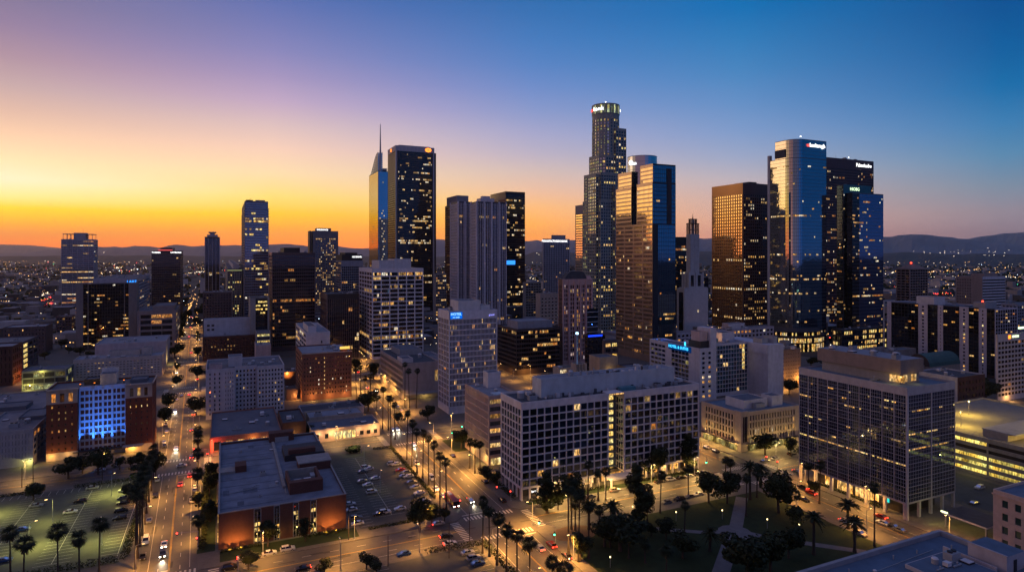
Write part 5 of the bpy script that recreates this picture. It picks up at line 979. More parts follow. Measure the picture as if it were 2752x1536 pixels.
q = MB(); q.box(b.w * .56, 10, rz_, b.w * .84, 13, rz_ + 4.3, br, False); q.box(b.w * .56, 13, rz_, b.w * .58, 28, rz_ + 3.4, br, False); q.box(b.w * .82, 13, rz_, b.w * .84, 28, rz_ + 3.4, br, False); q.box(b.w * .56, 28, rz_, b.w * .84, 28.5, rz_ + 3.4, m_conc, False); q.build('plant_enclosure', b.root)
q = MB(); q.box(b.w * .62, 15, rz_, b.w * .68, 20, rz_ + 2.2, m_metal); q.box(b.w * .7, 15, rz_, b.w * .76, 19, rz_ + 2.6, m_white); q.box(b.w * .77, 22, rz_, b.w * .81, 26, rz_ + 2, m_metal); q.build('plant_machine', b.root)
q = MB(); q.box(b.w * .70, 34, rz_, b.w * .99, 44, rz_ + 3.2, br, False); q.box(b.w * .69, 33.9, rz_ + 3.2, b.w, 44.2, rz_ + 3.6, m_conc, False); q.build('stair_head', b.root)
q = MB(); q.box(b.w * .60, 50, rz_, b.w * .99, 66, rz_ + 2.6, m_dark, False); q.box(b.w * .64, 51, rz_ + 2.6, b.w * .9, 54, rz_ + 4.4, br, False); q.build('stair_head', b.root)
q = MB(); q.box(.3, 44, rz_, b.w * .14, 50, rz_ + .9, m_conc, False); q.box(b.w * .14, 44, rz_, b.w * .24, 50.5, rz_ + 2.6, br, False); q.build('stair_head', b.root)
q = MB(); q.box(b.w * .5, 82, rz_, b.w * .76, 87, rz_ + 4.2, br, False); q.box(b.w * .56, 81.4, rz_, b.w * .7, 81.95, rz_ + 2.2, m_metal); q.build('stair_head', b.root)
for i in range(16):
    x, y = RND.uniform(.1, .95) * b.w, RND.uniform(6, 84)
    if b.w * .5 < x and (8 < y < 30 or 32 < y < 68): continue
    u_ = bpy.data.objects.new('air_unit', UNITS[i % 5]); col.objects.link(u_); u_.parent = b.root; u_.location = (x, y, rz_); s_ = RND.uniform(.35, .8); u_.scale = (s_, s_, s_)
for x in (.08, .16, .82, .9): q = MB(); q.box(b.w * x - .25, -3.9, .15, b.w * x + .25, -3.5, .5, m_dark, False); q.build('flood_light', b.root); spot(b.root, (b.w * x, -3.6, .7), (math.radians(122), 0, 0), 3000, (1, .40, .07), 1.9, 1)
for x in (.29, .45, .60, .73): point(b.root, (b.w * x, -1.5, 2.5), 110, YEL)
for k in range(9): q = MB(); q.box(-.3, 4 + k * 9, 1, -.02, 6 + k * 9, 3.6, LIT[k % 2], False); q.build('window', b.root)
b.done()
# --- low commercial buildings behind it
b = mk(LB, 'flat-roofed shop block with a red lit wall, between the brick building and the grey hotel', 'shop', at_uv(-6, 350, 34, 56, 8), wall=surf('shop_red', (.34, .16, .12), .85, .15, .8), e=.3)
b.fac('F', cols=6, rows=1, z0=.6, z1=6, sh=1, pw=2.2, p=.4, lits=[LIT[2], LIT[0]], mode='win', pane=g_dark); b.solid('L'); b.solid('R'); b.solid('K'); b.roof(m_roof, n=7); point(b.root, (1, -2.5, 4), 1600, (1, .08, .03)); point(b.root, (-2.5, 8, 4), 900, (1, .15, .04)); point(b.root, (20, -2, 5), 600, AMB); b.done()
b = mk(LB, 'taller dark brick box joined to the right of the red lit shop block', 'shop', at_uv(28.5, 352, 12, 30, 11), wall=m_brick_d, e=.3)
for f_ in 'FRKL': b.solid(f_)
b.roof(m_roof_d, n=2); point(b.root, (6, -2, 5), 500, YEL); b.done()
b = mk(LB, 'cream single-storey shop with a lit garage front facing the cross street', 'shop', at_uv(42.5, 346, 36.5, 20, 7), wall=surf('shop_pink', (.52, .40, .34), .8, .1, .6), e=.3)
b.fac('F', xa=0, xb=b.w * .3, cols=2, rows=1, z0=1, z1=5, sh=1.4, pw=3, mode='win', p=.0); b.fac('F', xa=b.w * .3, xb=b.w * .66, cols=5, rows=1, z0=.4, z1=5.2, sh=.6, pw=.3, mode='win', p=1, run=0, lits=[lit('garage', (1, .75, .25), 1.3, .5, .5)]); b.fac('F', xa=b.w * .66, cols=3, rows=1, z0=1, z1=4.4, sh=1.2, pw=1.6, mode='win', p=.1)
b.solid('L'); b.solid('R'); b.solid('K'); b.roof(m_roof, n=3)
for x in (4, 10, 25, 33): point(b.root, (x, -1.6, 4.6), 420, (1, .58, .25))
b.done()
b = mk(LB, 'low building with stepped flat roofs behind the cream shop', 'shop', at_uv(44, 367.5, 30, 16, 8.5), wall=m_beige, e=.3)
for f_ in 'FRKL': b.solid(f_)
b.roof(m_roof_l, n=4); b.done()
b = mk(LB, 'low building with a long parapet and dark roof, below the red brick hotel', 'shop', at_uv(42, 385, 36, 18, 8), wall=m_lilac, e=.3)
for f_ in 'FRKL': b.solid(f_)
b.roof(m_roof_d, n=4); point(b.root, (10, -.6, 6), 200, GRN); point(b.root, (26, 20, 4), 1500, (1, .6, .15)); b.done()
# --- classical corner building
sp = S(1884, 1992, 2150, 1109, 317.6); b = mk(OB, 'cream classical corner building with a chamfered corner and tall bays', 'office building', sp, wall=surf('classic_stone', (.42, .34, .30), .8, .12, .5), e=.6)
b.fac('F', cols=18, rows=4, z0=3.6, z1=b.h - 1.6, sh=.9, pw=.9, mx=3.5, p=.08, mode='win', pane=g_black, pp=.1, rl={0: .6, 1: .45, 2: .25}, run=.2, lits=[LIT[0], LIT[3], LITG[0]]); b.fac('L', cols=11, rows=4, z0=3.6, z1=b.h - 1.6, sh=.9, pw=.85, mx=2.5, p=.05, mode='win', pane=g_black, pp=.1, rl={0: .3}, lits=[LIT[0], LIT[2]])
b.solid('R'); b.solid('K'); q = MB(); q.poly([(-.6, 4.0), (-.8, -.8), (4.0, -.6), (4.0, .2), (.2, .2), (.2, 4.0)], 0, b.h + .7, b.wm); q.build('corner_pavilion', b.root)
for k in range(3): q = MB(); q.box(.6 + k * 1.05, -.95, 5, 1.1 + k * 1.05, -.7, b.h - 2, g_dark); q.build('window', b.root)
b.roof(surf('teal_roof', (.13, .18, .24), .9, .3, .3), n=3); b.pent(b.w * .22, b.d * .25, b.w * .62, b.d * .7, 4.2, m_white); b.pent(b.w * .66, b.d * .2, b.w * .85, b.d * .45, 5.2, m_white); b.pent(b.w * .35, b.d * .15, b.w * .5, b.d * .245, 2.6, m_metal)
for (x, y, p_) in ((-2.5, 5, 1700), (-2.5, 14, 1700), (-2.5, 24, 2200), (8, -2.5, 1500), (17, -2.5, 1900), (26, -2.5, 1500), (35, -2.5, 1300)): point(b.root, (x, y, 3.2), p_, YEL if x > 0 else (1, .62, .15))
q = MB(); q.box(-1.9, 3, 3.7, -.3, b.d - 1, 3.9, m_dark); q.box(3, -2, 3.7, b.w - 2, -.3, 3.9, m_dark); q.build('awning', b.root); q = MB(); q.box(-.9, 2, .5, -.4, b.d * .9, 3.2, lit('arcade', (.95, .75, .2), .45, .25, .1)); q.box(4, -.9, .5, b.w * .9, -.4, 3.2, lit('arcade', (.95, .75, .2), .45)); q.build('shop_window', b.root); b.done()
# --- teal glass hotel wing, sign wing, brown block
g_teal = glass('glass_teal', (.006, .03, .05), .28, (.5, .9, 1.0))
b = mk('hotel', 'teal glass hotel with white end walls and a rooftop terrace', 'hotel', at_uv(310, 341.4, 52, 26, 37), wall=surf('hotel_grey', (.54, .54, .62), .8, .1, .4), e=.4)
b.poly = [(0, 0), (37, 0), (37, 26), (0, 26)]; b.w = 37; b.wall = MB(); b.wall.poly(b.inset(b.poly, .4), 0, 36.1, b.wm)
b.fac('F', cols=14, rows=11, z0=2, z1=35.6, sh=.4, pw=.2, mx=.3, pane=g_teal, p=.11, run=0, lits=[LIT[0], LIT[3], LIT[1]], mode='win', dark=g_room, pick=lambda r, c, R, C: LITG[0] if (c == 12 and r > 4) else (LIT[0] if b.rng.random() < .05 else None)); b.solid('L'); b.solid('K'); b.roof(m_roof_l, n=4)
q = MB(); q.box(37.01, -18.6, 0, 52, 25, 37, b.wm, False); q.box(36.4, -18, 30, 37.0, -.05, 36.9, b.wm); q.build('end_wing', b.root); b.pent(24, 12, 36, 22, 6, b.wm); b.pent(4, 12, 20, 24, 2.2, surf('teal_panel', (.03, .16, .20), .4)); b.pent(38, -12, 44, -4, 3, m_metal, z=37); b.pent(46, -15, 50, -6, 4.5, m_metal, z=37); point(b.root, (20, 14, 39), 500, (1, .45, .12)); b.done()
b = mk('hotel', 'narrow white-framed hotel tower end carrying a long blue neon sign', 'hotel', at_uv(294.2, 332.3, 12, 55, 36.5), wall=surf('hotel_grey', (.54, .54, .62), .8), e=.5)
L_ = 55
b.solid('L', L_ * .86, L_ - .5, m=b.wm) if False else None
b.solid('L', L_ - 11, L_ - .5); b.fac('L', xa=L_ - 30, xb=L_ - 11, cols=5, rows=10, z0=2, z1=b.h - 4, sh=.6, pw=.2, mx=.2, pane=g_room, p=.25, mode='win', lits=[LIT[1], LIT[0], LITG[1]]); b.solid('L', L_ - 36, L_ - 30); b.fac('L', xa=.5, xb=L_ - 36, cols=4, rows=10, z0=2, z1=b.h - 2, sh=1.4, pw=.3, pane=g_blue, p=.05)
b.fac('F', cols=2, rows=10, z0=2, z1=b.h - 2, sh=1.6, pw=3, p=.2); b.solid('R'); b.solid('K'); b.roof(m_roof, n=2); q = MB(); q.box(12.02, 3, 0, 17.5, 16, 49.3, b.wm, False); q.build('lift_shaft', b.root); b.pent(4, 4, 11.5, 16, 4.5, m_dark); b.pent(4.5, 5, 11, 14, 10, surf('pinkish', (.5, .38, .38), .8), z=b.h)
t_ = text_part('HOTEL & SUITES', 2.9, s_cyan, b.root, (-.2, 22, b.h - 2.2), (RX, 0, -RX)); q = MB(); q.box(-.12, 8.5, b.h - 4.4, -.02, 33, b.h - .3, glow('sign_wash2', (.0, .06, .3), .4)); q.build('sign_board', b.root); q = MB(); q.box(-.5, 14, b.h, -.1, 15.2, b.h + 2.6, s_cyan); q.build('neon_emblem', b.root); point(b.root, (6, 50, b.h + 1.5), 500, (.05, .2, 1)); b.done()
b = mk(OB, 'old brown stone block with regular small windows, right of the teal glass hotel', 'office building', S(2060, 2067, 2152, 942, 470), wall=surf('old_brown', (.22, .17, .14), .85, .15, .5), e=.4)
b.fac('F', cols=12, rows=8, z0=3, z1=b.h - 2.5, sh=2.0, pw=1.8, mx=1, p=.04, mode='win', run=0, pane=g_black); b.solid('L'); b.solid('R'); b.solid('K'); b.roof(m_roof_l, n=4, unit=1.5); q = MB(); q.box(-.4, -.5, b.h - .8, b.w + .3, -.01, b.h - .2, b.wm); q.build('cornice', b.root); b.pent(b.w * .2, 6, b.w * .38, 12, 5, m_conc); b.pent(b.w * .72, 6, b.w * .9, 12, 5.5, m_conc); point(b.root, (b.w * .35, -4, 5), 6000, (1, .42, .08)); point(b.root, (b.w * .9, -4, 5), 6000, (1, .42, .08)); b.done()
b = mk(LB, 'wide white flat rooftop building behind the teal glass hotel, at the church tower foot', 'building', S(1800, 1818, 2080, 893, 600), wall=m_lilac, e=.4)
b.fac('F', bw=5, fh=4, z0=3, sh=2, pw=2, p=.1); b.solid('L'); b.solid('R'); b.solid('K'); b.roof(m_roof, n=9, unit=1.5); b.pent(b.w * .55, 5, b.w * .72, 14, 5, m_white); b.pent(b.w * .25, 8, b.w * .4, 14, 3, m_conc); point(b.root, (b.w * .4, 4, b.h + 2), 500, (1, .4, .15)); point(b.root, (b.w * .3, 2, b.h + 2), 400, (1, .4, .15)); b.done()
# --- right office on stilts
b = mk(OB, 'big dark glass office with a fine white grid, raised on columns at the right', 'office building', at_uv(233.6, 151.3, 29.8, 48.5, 50), wall=surf('office_white', (.44, .41, .44), .7, .1, .5), e=.12)
b.wall = MB(); b.wall.poly(b.inset(b.poly, .12), 6.2, b.h - .9, b.wm, bottom=True); b.wall.box(5, 5, 0, 25, 44, 6.3, m_dark, False)
kw = dict(rows=28, z0=6.6, z1=b.h - 3.0, zb=6.0, sh=.08, mx=.25, pane=g_room, dark=g_dark, sub=0, p=0, run=.55, lits=[LIT[0], LIT[0], LITG[0], LIT[1]])
fl = lambda d_: {2 * k + 1: v for k, v in d_.items()}
b.fac('L', cols=50, pw=.07, rl=fl({12: .30, 11: .06, 10: .10, 7: .16, 6: .10, 5: .05, 4: .97, 2: .02}), **kw); b.fac('F', cols=30, pw=.07, rl=fl({11: .5, 8: .35, 6: .7, 3: .08}), **kw)
f = b.fr('L')
for i in range(11): s_ = b.d * i / 10; b.fbox(f, max(.3, s_ - .14), min(b.d - .3, s_ + .14), 6, b.h - 2.6, -.1, .1, b.wm)
for r_i in range(15): z = 6.6 + (b.h - 9.6) * r_i / 14; b.fbox(f, .3, b.d - .3, z - .10, z + .10, -.06, .1, b.wm)
f = b.fr('F')
for i in (0, 3, 6): s_ = b.w * i / 6; b.fbox(f, max(0, s_ - .3), min(b.w, s_ + .3), 6, b.h - 2.6, -.1, .1, b.wm)
for r_i in range(15): z = 6.6 + (b.h - 9.6) * r_i / 14; b.fbox(f, 0, b.w, z - .09, z + .09, -.06, .1, b.wm)
b.fbox(f, -.1, .9, 0, b.h, -.25, .3, b.wm); b.fac('R', bw=3, fh=3.1, z0=6.6, z1=b.h - 3, zb=6, sh=.4, pw=.2, p=.03, pane=g_dark); b.solid('K', za=6)
for i in range(7): q = MB(); y = .5 + (b.d - 1.4) * i / 6; q.box(.05, y, 0, 1.0, y + 1.0, 6.1, b.wm, False); q.build('column', b.root)
for i in range(1, 5): q = MB(); x = .5 + (b.w - 1.4) * i / 4; q.box(x, .05, 0, x + 1, 1.0, 6.1, b.wm, False); q.build('column', b.root)
q = MB()
for (y0, y1) in ((26, 33), (20, 24.5), (14.5, 19), (35, 39)): q.box(4.8, y0, .4, 4.98, y1, 5.6, lit('lobby_gold', (1, .55, .14), 1.5, .5, .25))
q.build('lobby_windows', b.root)
for y in (6, 16, 23, 30, 37): point(b.root, (2.8, y, 5.2), 700 if y > 10 else 120, (1, .6, .2), .3)
q = MB(); q.box(4.7, 10, 2.5, 4.8, 12.5, 4.2, glow('sign_teal', (.05, .9, .75), .9)); q.build('sign', b.root)
b.roof(surf('teal_roof', (.13, .18, .24), .9), n=6); mp = surf('pent_brown', (.26, .20, .18), .8, .1, .5); zt_ = b.h - .84
q = MB(); q.box(8, 8, zt_, 20, 43, zt_ + 4.2, m_conc, False); q.build('penthouse_base', b.root)
q = MB(); q.box(6.8, 6.8, zt_ + 4.2, 21, 44.5, zt_ + 9.6, mp); q.box(7.1, 7.1, zt_ + 9.6, 20.7, 44.2, zt_ + 9.66, m_roof_l, False); q.build('penthouse', b.root)
for i in range(7): u_ = bpy.data.objects.new('air_unit', UNITS[i % 5]); col.objects.link(u_); u_.parent = b.root; u_.location = (9 + (i % 2) * 7, 10 + i * 4.8, zt_ + 9.66); u_.scale = (1.1,) * 3
q = MB(); q.box(7.9, 6, zt_ + .8, 8.0, 12, zt_ + 3.4, LIT[0]); q.box(10, 7.85, zt_ + .8, 12.5, 7.95, zt_ + 3.4, LIT[0]); q.box(15, 7.85, zt_ + .8, 18, 7.95, zt_ + 3.4, LIT[0]); q.build('terrace_windows', b.root); point(b.root, (5.5, 9, zt_ + 2.5), 160, YEL)
point(b.root, (14, 5, zt_ + 2.5), 120, YEL); b.done()
# --- parking garage at the right
b = mk('parking_structure', 'large open-decked parking garage glowing yellow-green, right edge', 'car park', at_uv(311, 100, 88, 114, 17.8), wall=surf('garage_conc', (.33, .31, .27), .85, .15, .4), e=.6)
gl_ = [lit('deck_yellow', (1, .76, .14), 1.5, .18, .5), lit('deck_green', (1, .80, .16), 1.0, .18, .5)]
b.fac('L', bw=15.5, rows=5, z0=.6, z1=b.h - 1.2, sh=1.55, pw=.7, mx=.5, run=0, p=1, lits=gl_, rl={-1: .35}, pane=m_dark); b.solid('F'); b.solid('R'); b.solid('K')
b.roof(surf('deck_top', (.20, .195, .18), .9, .2, .3, scale2=.04), n=0); rz_ = b.h - .84; q = MB(); q.box(6, 60, rz_, 60, 70, rz_ + 3.2, m_conc, False); q.box(6, 57, rz_ + 3.2, 60, 70.5, rz_ + 3.6, m_roof_l); q.build('ramp_house', b.root)
for (x, y, p_) in ((14, 40, 4200), (14, 84, 2600), (40, 95, 2600), (60, 60, 2200), (38, 28, 2600), (34, 55, 1200)):
    q = MB(); q.tube((x, y, rz_), (x, y, rz_ + 7.4), .14, .1, m_metal, 6); q.box(x - .9, y - .2, rz_ + 7.4, x + .9, y + .2, rz_ + 7.6, m_metal); q.box(x - .8, y - .15, rz_ + 7.3, x + .8, y + .15, rz_ + 7.39, glow('lot_head', (1, .85, .35), 3)); q.build('lamp_pole', b.root); point(b.root, (x, y, rz_ + 7), p_ * 6.0, (1, .62, .08), .3)
point(b.root, (-4, 20, 6), 250, GRN); point(b.root, (-4, 70, 6), 250, GRN); b.done()
# --- residential slabs, pyramid tower and others on the right
b = mk('apartments', 'long dark apartment slab divided by pale vertical shafts, behind the green roofs', 'apartment building', S(2384, 2675, 2735, 830, 506), wall=surf('shaft_white', (.54, .51, .57), .8, .1, .4), e=.4)
L_ = b.d; segs = [(0, .045, 's'), (.045, .32, 'g'), (.32, .41, 's'), (.41, .505, 'g'), (.505, .555, 's'), (.555, .70, 'g'), (.70, .78, 's'), (.78, .865, 'g'), (.865, .93, 's'), (.93, 1, 'g')]
for (a0, a1, k) in segs:
    x0, x1 = max(.4, L_ * a0), min(L_ - .4, L_ * a1)
    if k == 'g': b.fac('L', xa=x0, xb=x1, bw=3.2, fh=2.9, z0=2, z1=b.h - 1, sh=.3, pw=.2, mx=.1, pane=g_dark, p=.07, run=0, lits=[LIT[0], LIT[2], LIT[1]], pm=m_dark, sm=m_dark)
    else: b.fac('L', xa=x0, xb=x1, cols=1, fh=2.9, z0=2, z1=b.h - 1, sh=1.6, pw=1, mx=(x1 - x0) * .32, p=.35 if a0 > .6 else .05, lits=[LIT[0], LITG[0]], pane=g_dark)
b.fac('F', bw=3.4, fh=2.9, z0=2, z1=b.h - 1, sh=.4, pw=.3, pane=g_dark, p=.1, run=0); b.solid('R'); b.solid('K'); b.roof(m_roof, n=6, unit=1.3); b.pent(b.w * .1, L_ * .55, b.w * .6, L_ * .72, 7, m_white); b.pent(b.w * .1, L_ * .1, b.w * .6, L_ * .2, 5, m_metal)
beacon(b, 3, L_ * .12, b.h + 3, 2, glow('beacon_red', (1, .05, .02), 6)); q = MB(); q.tube((-3, L_ + 1, 0), (-3, L_ + 1, b.h), .6, .5, m_steel, 8); q.build('flue', b.root); b.done()
b = mk('apartments', 'banded apartment block continuing beyond the right end of the long slab', 'apartment building', S(2690, 2735, 2850, 817, 590), wall=m_grey, e=.4)
b.fac('F', bw=3.2, fh=3, z0=2, sh=1, pw=.8, p=.1, run=0); b.fac('L', bw=3.2, fh=3, z0=2, sh=1, pw=.8, p=.1, run=0); b.solid('R'); b.solid('K'); b.roof(n=3); b.done()
b = mk(OT, 'square tower with a low pyramid roof and a red beacon, right distance', 'tower', S(2408, 2446, 2494, 722, 850), wall=surf('pyr_stone', (.28, .22, .21), .8), e=.5)
b.fac('L', bw=5.5, fh=3.6, z0=4, z1=b.h - 1, sh=1.2, pw=.7, pane=g_bronze, p=.03); b.fac('F', bw=5.5, fh=3.6, z0=4, z1=b.h - 1, sh=1.2, pw=.7, pane=g_black, p=.06); b.solid('R'); b.solid('K')
a = MB(); ax = (b.w * .45, b.d * .5, Z(708, 850)); cs = [(-.8, -.8), (b.w + .8, -.8), (b.w + .8, b.d + .8), (-.8, b.d + .8)]
for i in range(4): a.face([(*cs[i], b.h - .5), (*cs[(i + 1) % 4], b.h - .5), ax], surf('pyr_roof', (.26, .19, .16), .8))
a.build('pyramid_roof', b.root); q = MB(); q.box(ax[0] - .8, ax[1] - .8, ax[2], ax[0] + .8, ax[1] + .8, ax[2] + 1.6, glow('beacon_red', (1, .05, .02), 6)); q.build('beacon', b.root); b.done()
b = mk(OB, 'beige block with a gridded left side and a white-striped right side, right distance', 'office building', S(2568, 2640, 2703, 743, 800), wall=surf('beige_r', (.34, .27, .24), .8), e=.5)
L_ = b.d; b.solid('L', L_ * .62, L_ - .5); b.fac('L', xa=.5, xb=L_ * .62, cols=9, fh=3.6, z0=4, z1=b.h - 3, sh=1.4, pw=1.2, pane=g_bronze, p=.03); b.fac('F', cols=1, fh=3.7, z0=4, z1=b.h - 3, sh=2, pw=.3, pane=g_black, p=0, sm=m_white); b.solid('R'); b.solid('K'); b.roof(n=3); b.pent(b.w * .2, 4, b.w * .8, b.d * .6, 4); b.done()
b = mk(OB, 'pale office with paired windows and a green-yellow rooftop sign, right edge', 'office building', S(2676, 2681, 2900, 899, 425), wall=surf('edge_pale', (.58, .51, .48), .8, .1, .5), e=.4)
b.fac('F', cols=26, rows=12, z0=3, z1=b.h - 4.5, sh=1.3, pw=.75, mx=.5, sub=1, mode='win', pane=g_bronze, p=.05, run=0, lits=[LIT[2], LIT[1]]); b.solid('L'); b.solid('R'); b.solid('K'); b.roof(n=5)
text_part('UNION', 2.4, s_green, b.root, (b.w * .2, -.2, b.h - 2.2), (RX, 0, 0)); q = MB(); q.box(b.w * .12, -.3, b.h - 3.4, b.w * .145, -.05, b.h - 1.1, s_orange); q.build('sign', b.root); q = MB(); q.box(b.w * .28, 2, b.h + 2.2, b.w * .37, 2.4, b.h + 3.6, s_green); q.build('sign', b.root); point(b.root, (b.w * .1, -3, 3), 1800, (1, .5, .15)); b.done()
b = mk(LB, 'long low building, white-walled on its left and brown brick on its right, behind the office', 'building', S(2461, 2575, 2647, 1014, 400), wall=surf('low_white', (.42, .42, .46), .8), e=.4)
b.solid('L'); b.fac('F', cols=8, rows=4, z0=2, z1=b.h - 2, sh=2, pw=2, p=.05, pm=m_brick_d, sm=m_brick_d, mode='win', pane=g_black); b.solid('R'); b.solid('K'); b.roof(m_roof_d, n=5); b.done()
# pavilion with barrel roof
P_ = S(2440, 2500, 2580, 985, 480); root = thing('concert_hall', 'low hall with a dark green barrel roof, in front of the long apartment slab', 'hall', (P_['P'][0], P_['P'][1], 0), TH)
a = MB(); w, d, h = P_['w'], P_['d'], 14; a.box(0, 0, 0, w, d, h, m_conc, False); a.box(-26, 4, 0, -.02, d - 3, 15, m_conc, False, mtop=surf('teal_roof', (.13, .18, .24), .9)); a.build('wall', root); a = MB(); mg = surf('green_roof', (.05, .12, .12), .6, .2, .4)
for i in range(10):
    t0, t1 = math.pi * i / 10, math.pi * (i + 1) / 10; y = lambda t: d / 2 - d / 2 * math.cos(t); z = lambda t: h + 9 * math.sin(t)
    a.face([(-.5, y(t0), z(t0)), (w + .5, y(t0), z(t0)), (w + .5, y(t1), z(t1)), (-.5, y(t1), z(t1))][::1], mg)
a.face([(w + .4, d / 2 - d / 2 * math.cos(math.pi * i / 10), h + 9 * math.sin(math.pi * i / 10)) for i in range(11)], m_dark); a.face([(-.4, d / 2 - d / 2 * math.cos(math.pi * i / 10), h + 9 * math.sin(math.pi * i / 10)) for i in range(10, -1, -1)], m_dark); a.build('barrel_roof', root)
q = MB(); q.box(.5, -1, 4, w - 1, -.05, 6, lit('eaves', (.95, .8, .25), .6, .15, .2)); q.build('lit_eaves', root)
b = mk(LB, 'sprawling grey-green flat roofs of a pavilion behind the office penthouse', 'building', S(2298, 2330, 2462, 948, 520), wall=m_conc, e=.4)
for f_ in 'FRKL': b.solid(f_)
b.roof(surf('teal_roof', (.13, .18, .24), .9), n=8, unit=1.5); b.pent(b.w * .1, 4, b.w * .5, b.d * .8, 3, m_conc, surf('teal_roof', (.13, .18, .24), .9)); b.done()
# --- cream block at the right edge, its neighbour's canopy, and the near rooftop
P_ = W(237, 64); b = Bld('apartments', 'cream stone block with green sash windows, lower right edge', 'apartment building', P_, 34, 60, 20.8, wall=surf('cream_stone', (.62, .46, .38), .85, .1, .6), e=.45)
b.fac('L', cols=15, rows=4, z0=1.5, z1=19, sh=1.9, pw=2.0, mx=1.2, mode='win', pane=glass('glass_green', (.02, .05, .05), .12, (.7, 1, .9)), sub=0, p=0); b.solid('F'); b.solid('R'); b.solid('K'); b.roof(surf('blue_roof', (.12, .17, .24), .9, .3, .4, scale2=.08), n=3)
q = MB(); q.box(-.35, -.3, 19.2, -.01, b.d + .3, 19.6, b.wm); q.build('cornice', b.root); b.done()
X_, Y_ = G(2452, 1450); root = thing('drive_through_canopy', 'flat canopy with a lit white edge beside the stilted office', 'canopy', (*W(241, 128), 0), TH)
a = MB(); a.box(0, 0, 4.6, 13, 15, 5.3, m_roof_d); a.box(-.1, -.1, 4.7, 13.1, -.01, 5.25, m_white); a.box(-.1, 0, 4.7, -.01, 15, 5.25, m_white); a.build('roof', root)
for (x, y) in ((.6, .6), (12, .6), (.6, 14), (12, 14)): q = MB(); q.box(x - .2, y - .2, 0, x + .2, y + .2, 4.6, m_metal, False); q.build('post', root)
q = MB(); q.box(-.3, 13, 5.3, .2, 15.3, 5.8, glow('sign_lime', (.9, 1, .5), 2)); q.build('sign', root); point(root, (1, 15.5, 4), 500, GRN); point(root, (6, 8, 4.2), 160, GRN)
m_ner = surf('near_blue_roof', (.10, .15, .22), .85, .35, .35, scale2=.07)
P_ = W(52, 18); b = Bld(OB, 'nearest building, its broad grey-blue flat roof filling the lower right corner', 'office building', P_, 78.6, 60, 45, wall=surf('near_wall', (.30, .30, .33), .8, .1, .5), e=.7)
for f_ in 'FRL': b.fac(f_, bw=4, fh=3.7, z0=3, sh=1.8, pw=1.6, p=.05, mx=1)
b.solid('K'); b.roof(m_ner, n=0); rz_ = b.h - .84
bw_ = surf('box_white', (.46, .42, .44), .8, .1, .5)
q = MB(); q.box(72.5, 45, rz_, 78.2, 51.3, rz_ + 3.0, bw_, False, mtop=m_ner); q.box(72.4, 44.9, rz_ + 3.0, 72.7, 51.4, rz_ + 3.2, bw_, False); q.build('penthouse', b.root)
q = MB(); q.box(74.6, 44.9, rz_, 75.5, 44.98, rz_ + 2.1, m_dark, False); q.build('door', b.root)
q = MB(); q.box(58.7, 30, rz_, 70.5, 54, rz_ + .7, bw_, False); q.box(58.9, 30.2, rz_ + .7, 70.3, 53.8, rz_ + .74, m_ner, False); q.build('raised_roof', b.root)
q = MB(); q.box(71.3, 46, rz_, 71.6, 55, rz_ + 1.0, bw_, False); q.build('low_wall', b.root)
for (x, y, k, s_) in ((63.6, 51.8, 2, .55), (64.4, 50.2, 1, .6), (68, 51.5, 0, .9), (69.2, 49.6, 4, .7), (66, 49.4, 3, .5), (62, 49.9, 3, .4), (45, 50, 4, .5), (52, 55, 2, .3), (35, 46, 3, .35)):
    u_ = bpy.data.objects.new('air_unit', UNITS[k]); col.objects.link(u_); u_.parent = b.root; u_.location = (x, y, rz_ + (.74 if 58.9 < x < 70.3 and y < 53.8 else 0)); u_.scale = (s_, s_, s_)
for i in range(12): x, y, ww, hh_ = RND.uniform(8, 68), RND.uniform(30, 56), RND.uniform(1, 7), RND.uniform(.6, 4); q = MB(); q.box(x, y, rz_, x + ww, min(58.8, y + hh_), rz_ + .012 + i * .003, (mp1, mp2)[i % 3 == 0], False) if not (58 < x + ww and x < 71 and y < 54.5) else None; q.build('roof_patch', b.root)
q = MB()
for (x, y) in ((66, 56.5), (60, 57), (40, 52), (48, 57), (56, 52), (74, 55)): q.tube((x, y, rz_), (x, y, rz_ + .7), .12, .12, m_metal, 6)
q.tube((30, 54, rz_ + .15), (70, 56, rz_ + .15), .05, .05, m_metal, 5); q.build('roof_pipes', b.root)
b.done()
# ---------------------------------------------------------------- ground, roads, blocks, markings
m_asph = surf('asphalt', (.075, .069, .065), .62, .30, .5, spec=.45, scale2=.07); m_lot = surf('lot_asphalt', (.075, .078, .072), .85, .35, .35, scale2=.06)
m_walk = surf('sidewalk', (.13, .12, .112), .85, .18, .8); m_grass = surf('lawn', (.022, .038, .013), .95, .45, .4, scale2=.05)
m_path = surf('path_concrete', (.17, .16, .165), .85, .15, .5); m_paint = surf('road_paint', (.60, .57, .50), .7, .25, 1.5); m_yel = surf('yellow_paint', (.55, .34, .06), .7, .25, 1.5)
m_far = surf('far_ground', (.045, .045, .050), .95, .5, .004, scale2=.0008)
def sheet(name, pts, z, m, kind='structure'):
    a = MB(); a.face([(*W(*p), z) for p in pts], m); o = a.build(name); o['kind'] = kind; return o
def slab(name, pts, z, m, kind='structure'):
    a = MB(); a.poly([W(*p) for p in pts], 0.0, z, m); o = a.build(name); o['kind'] = kind; return o
a = MB(); a.face([(-60000, -4000, -.3), (60000, -4000, -.3), (60000, 60000, -.3), (-60000, 60000, -.3)], m_far); structure(a.build('ground'))
sheet('road', [(-260, 0), (520, 0), (520, 980), (-260, 980)], .004, m_asph)
def s1(v): return -16 - .0336 * (v - 235)
def s2(v): return 92.8 + max(0, v - 345) * .06
rows = [(30, 205), (222, 325.5), (344.5, 512), (531, 643), (660, 840), (858, 975)]
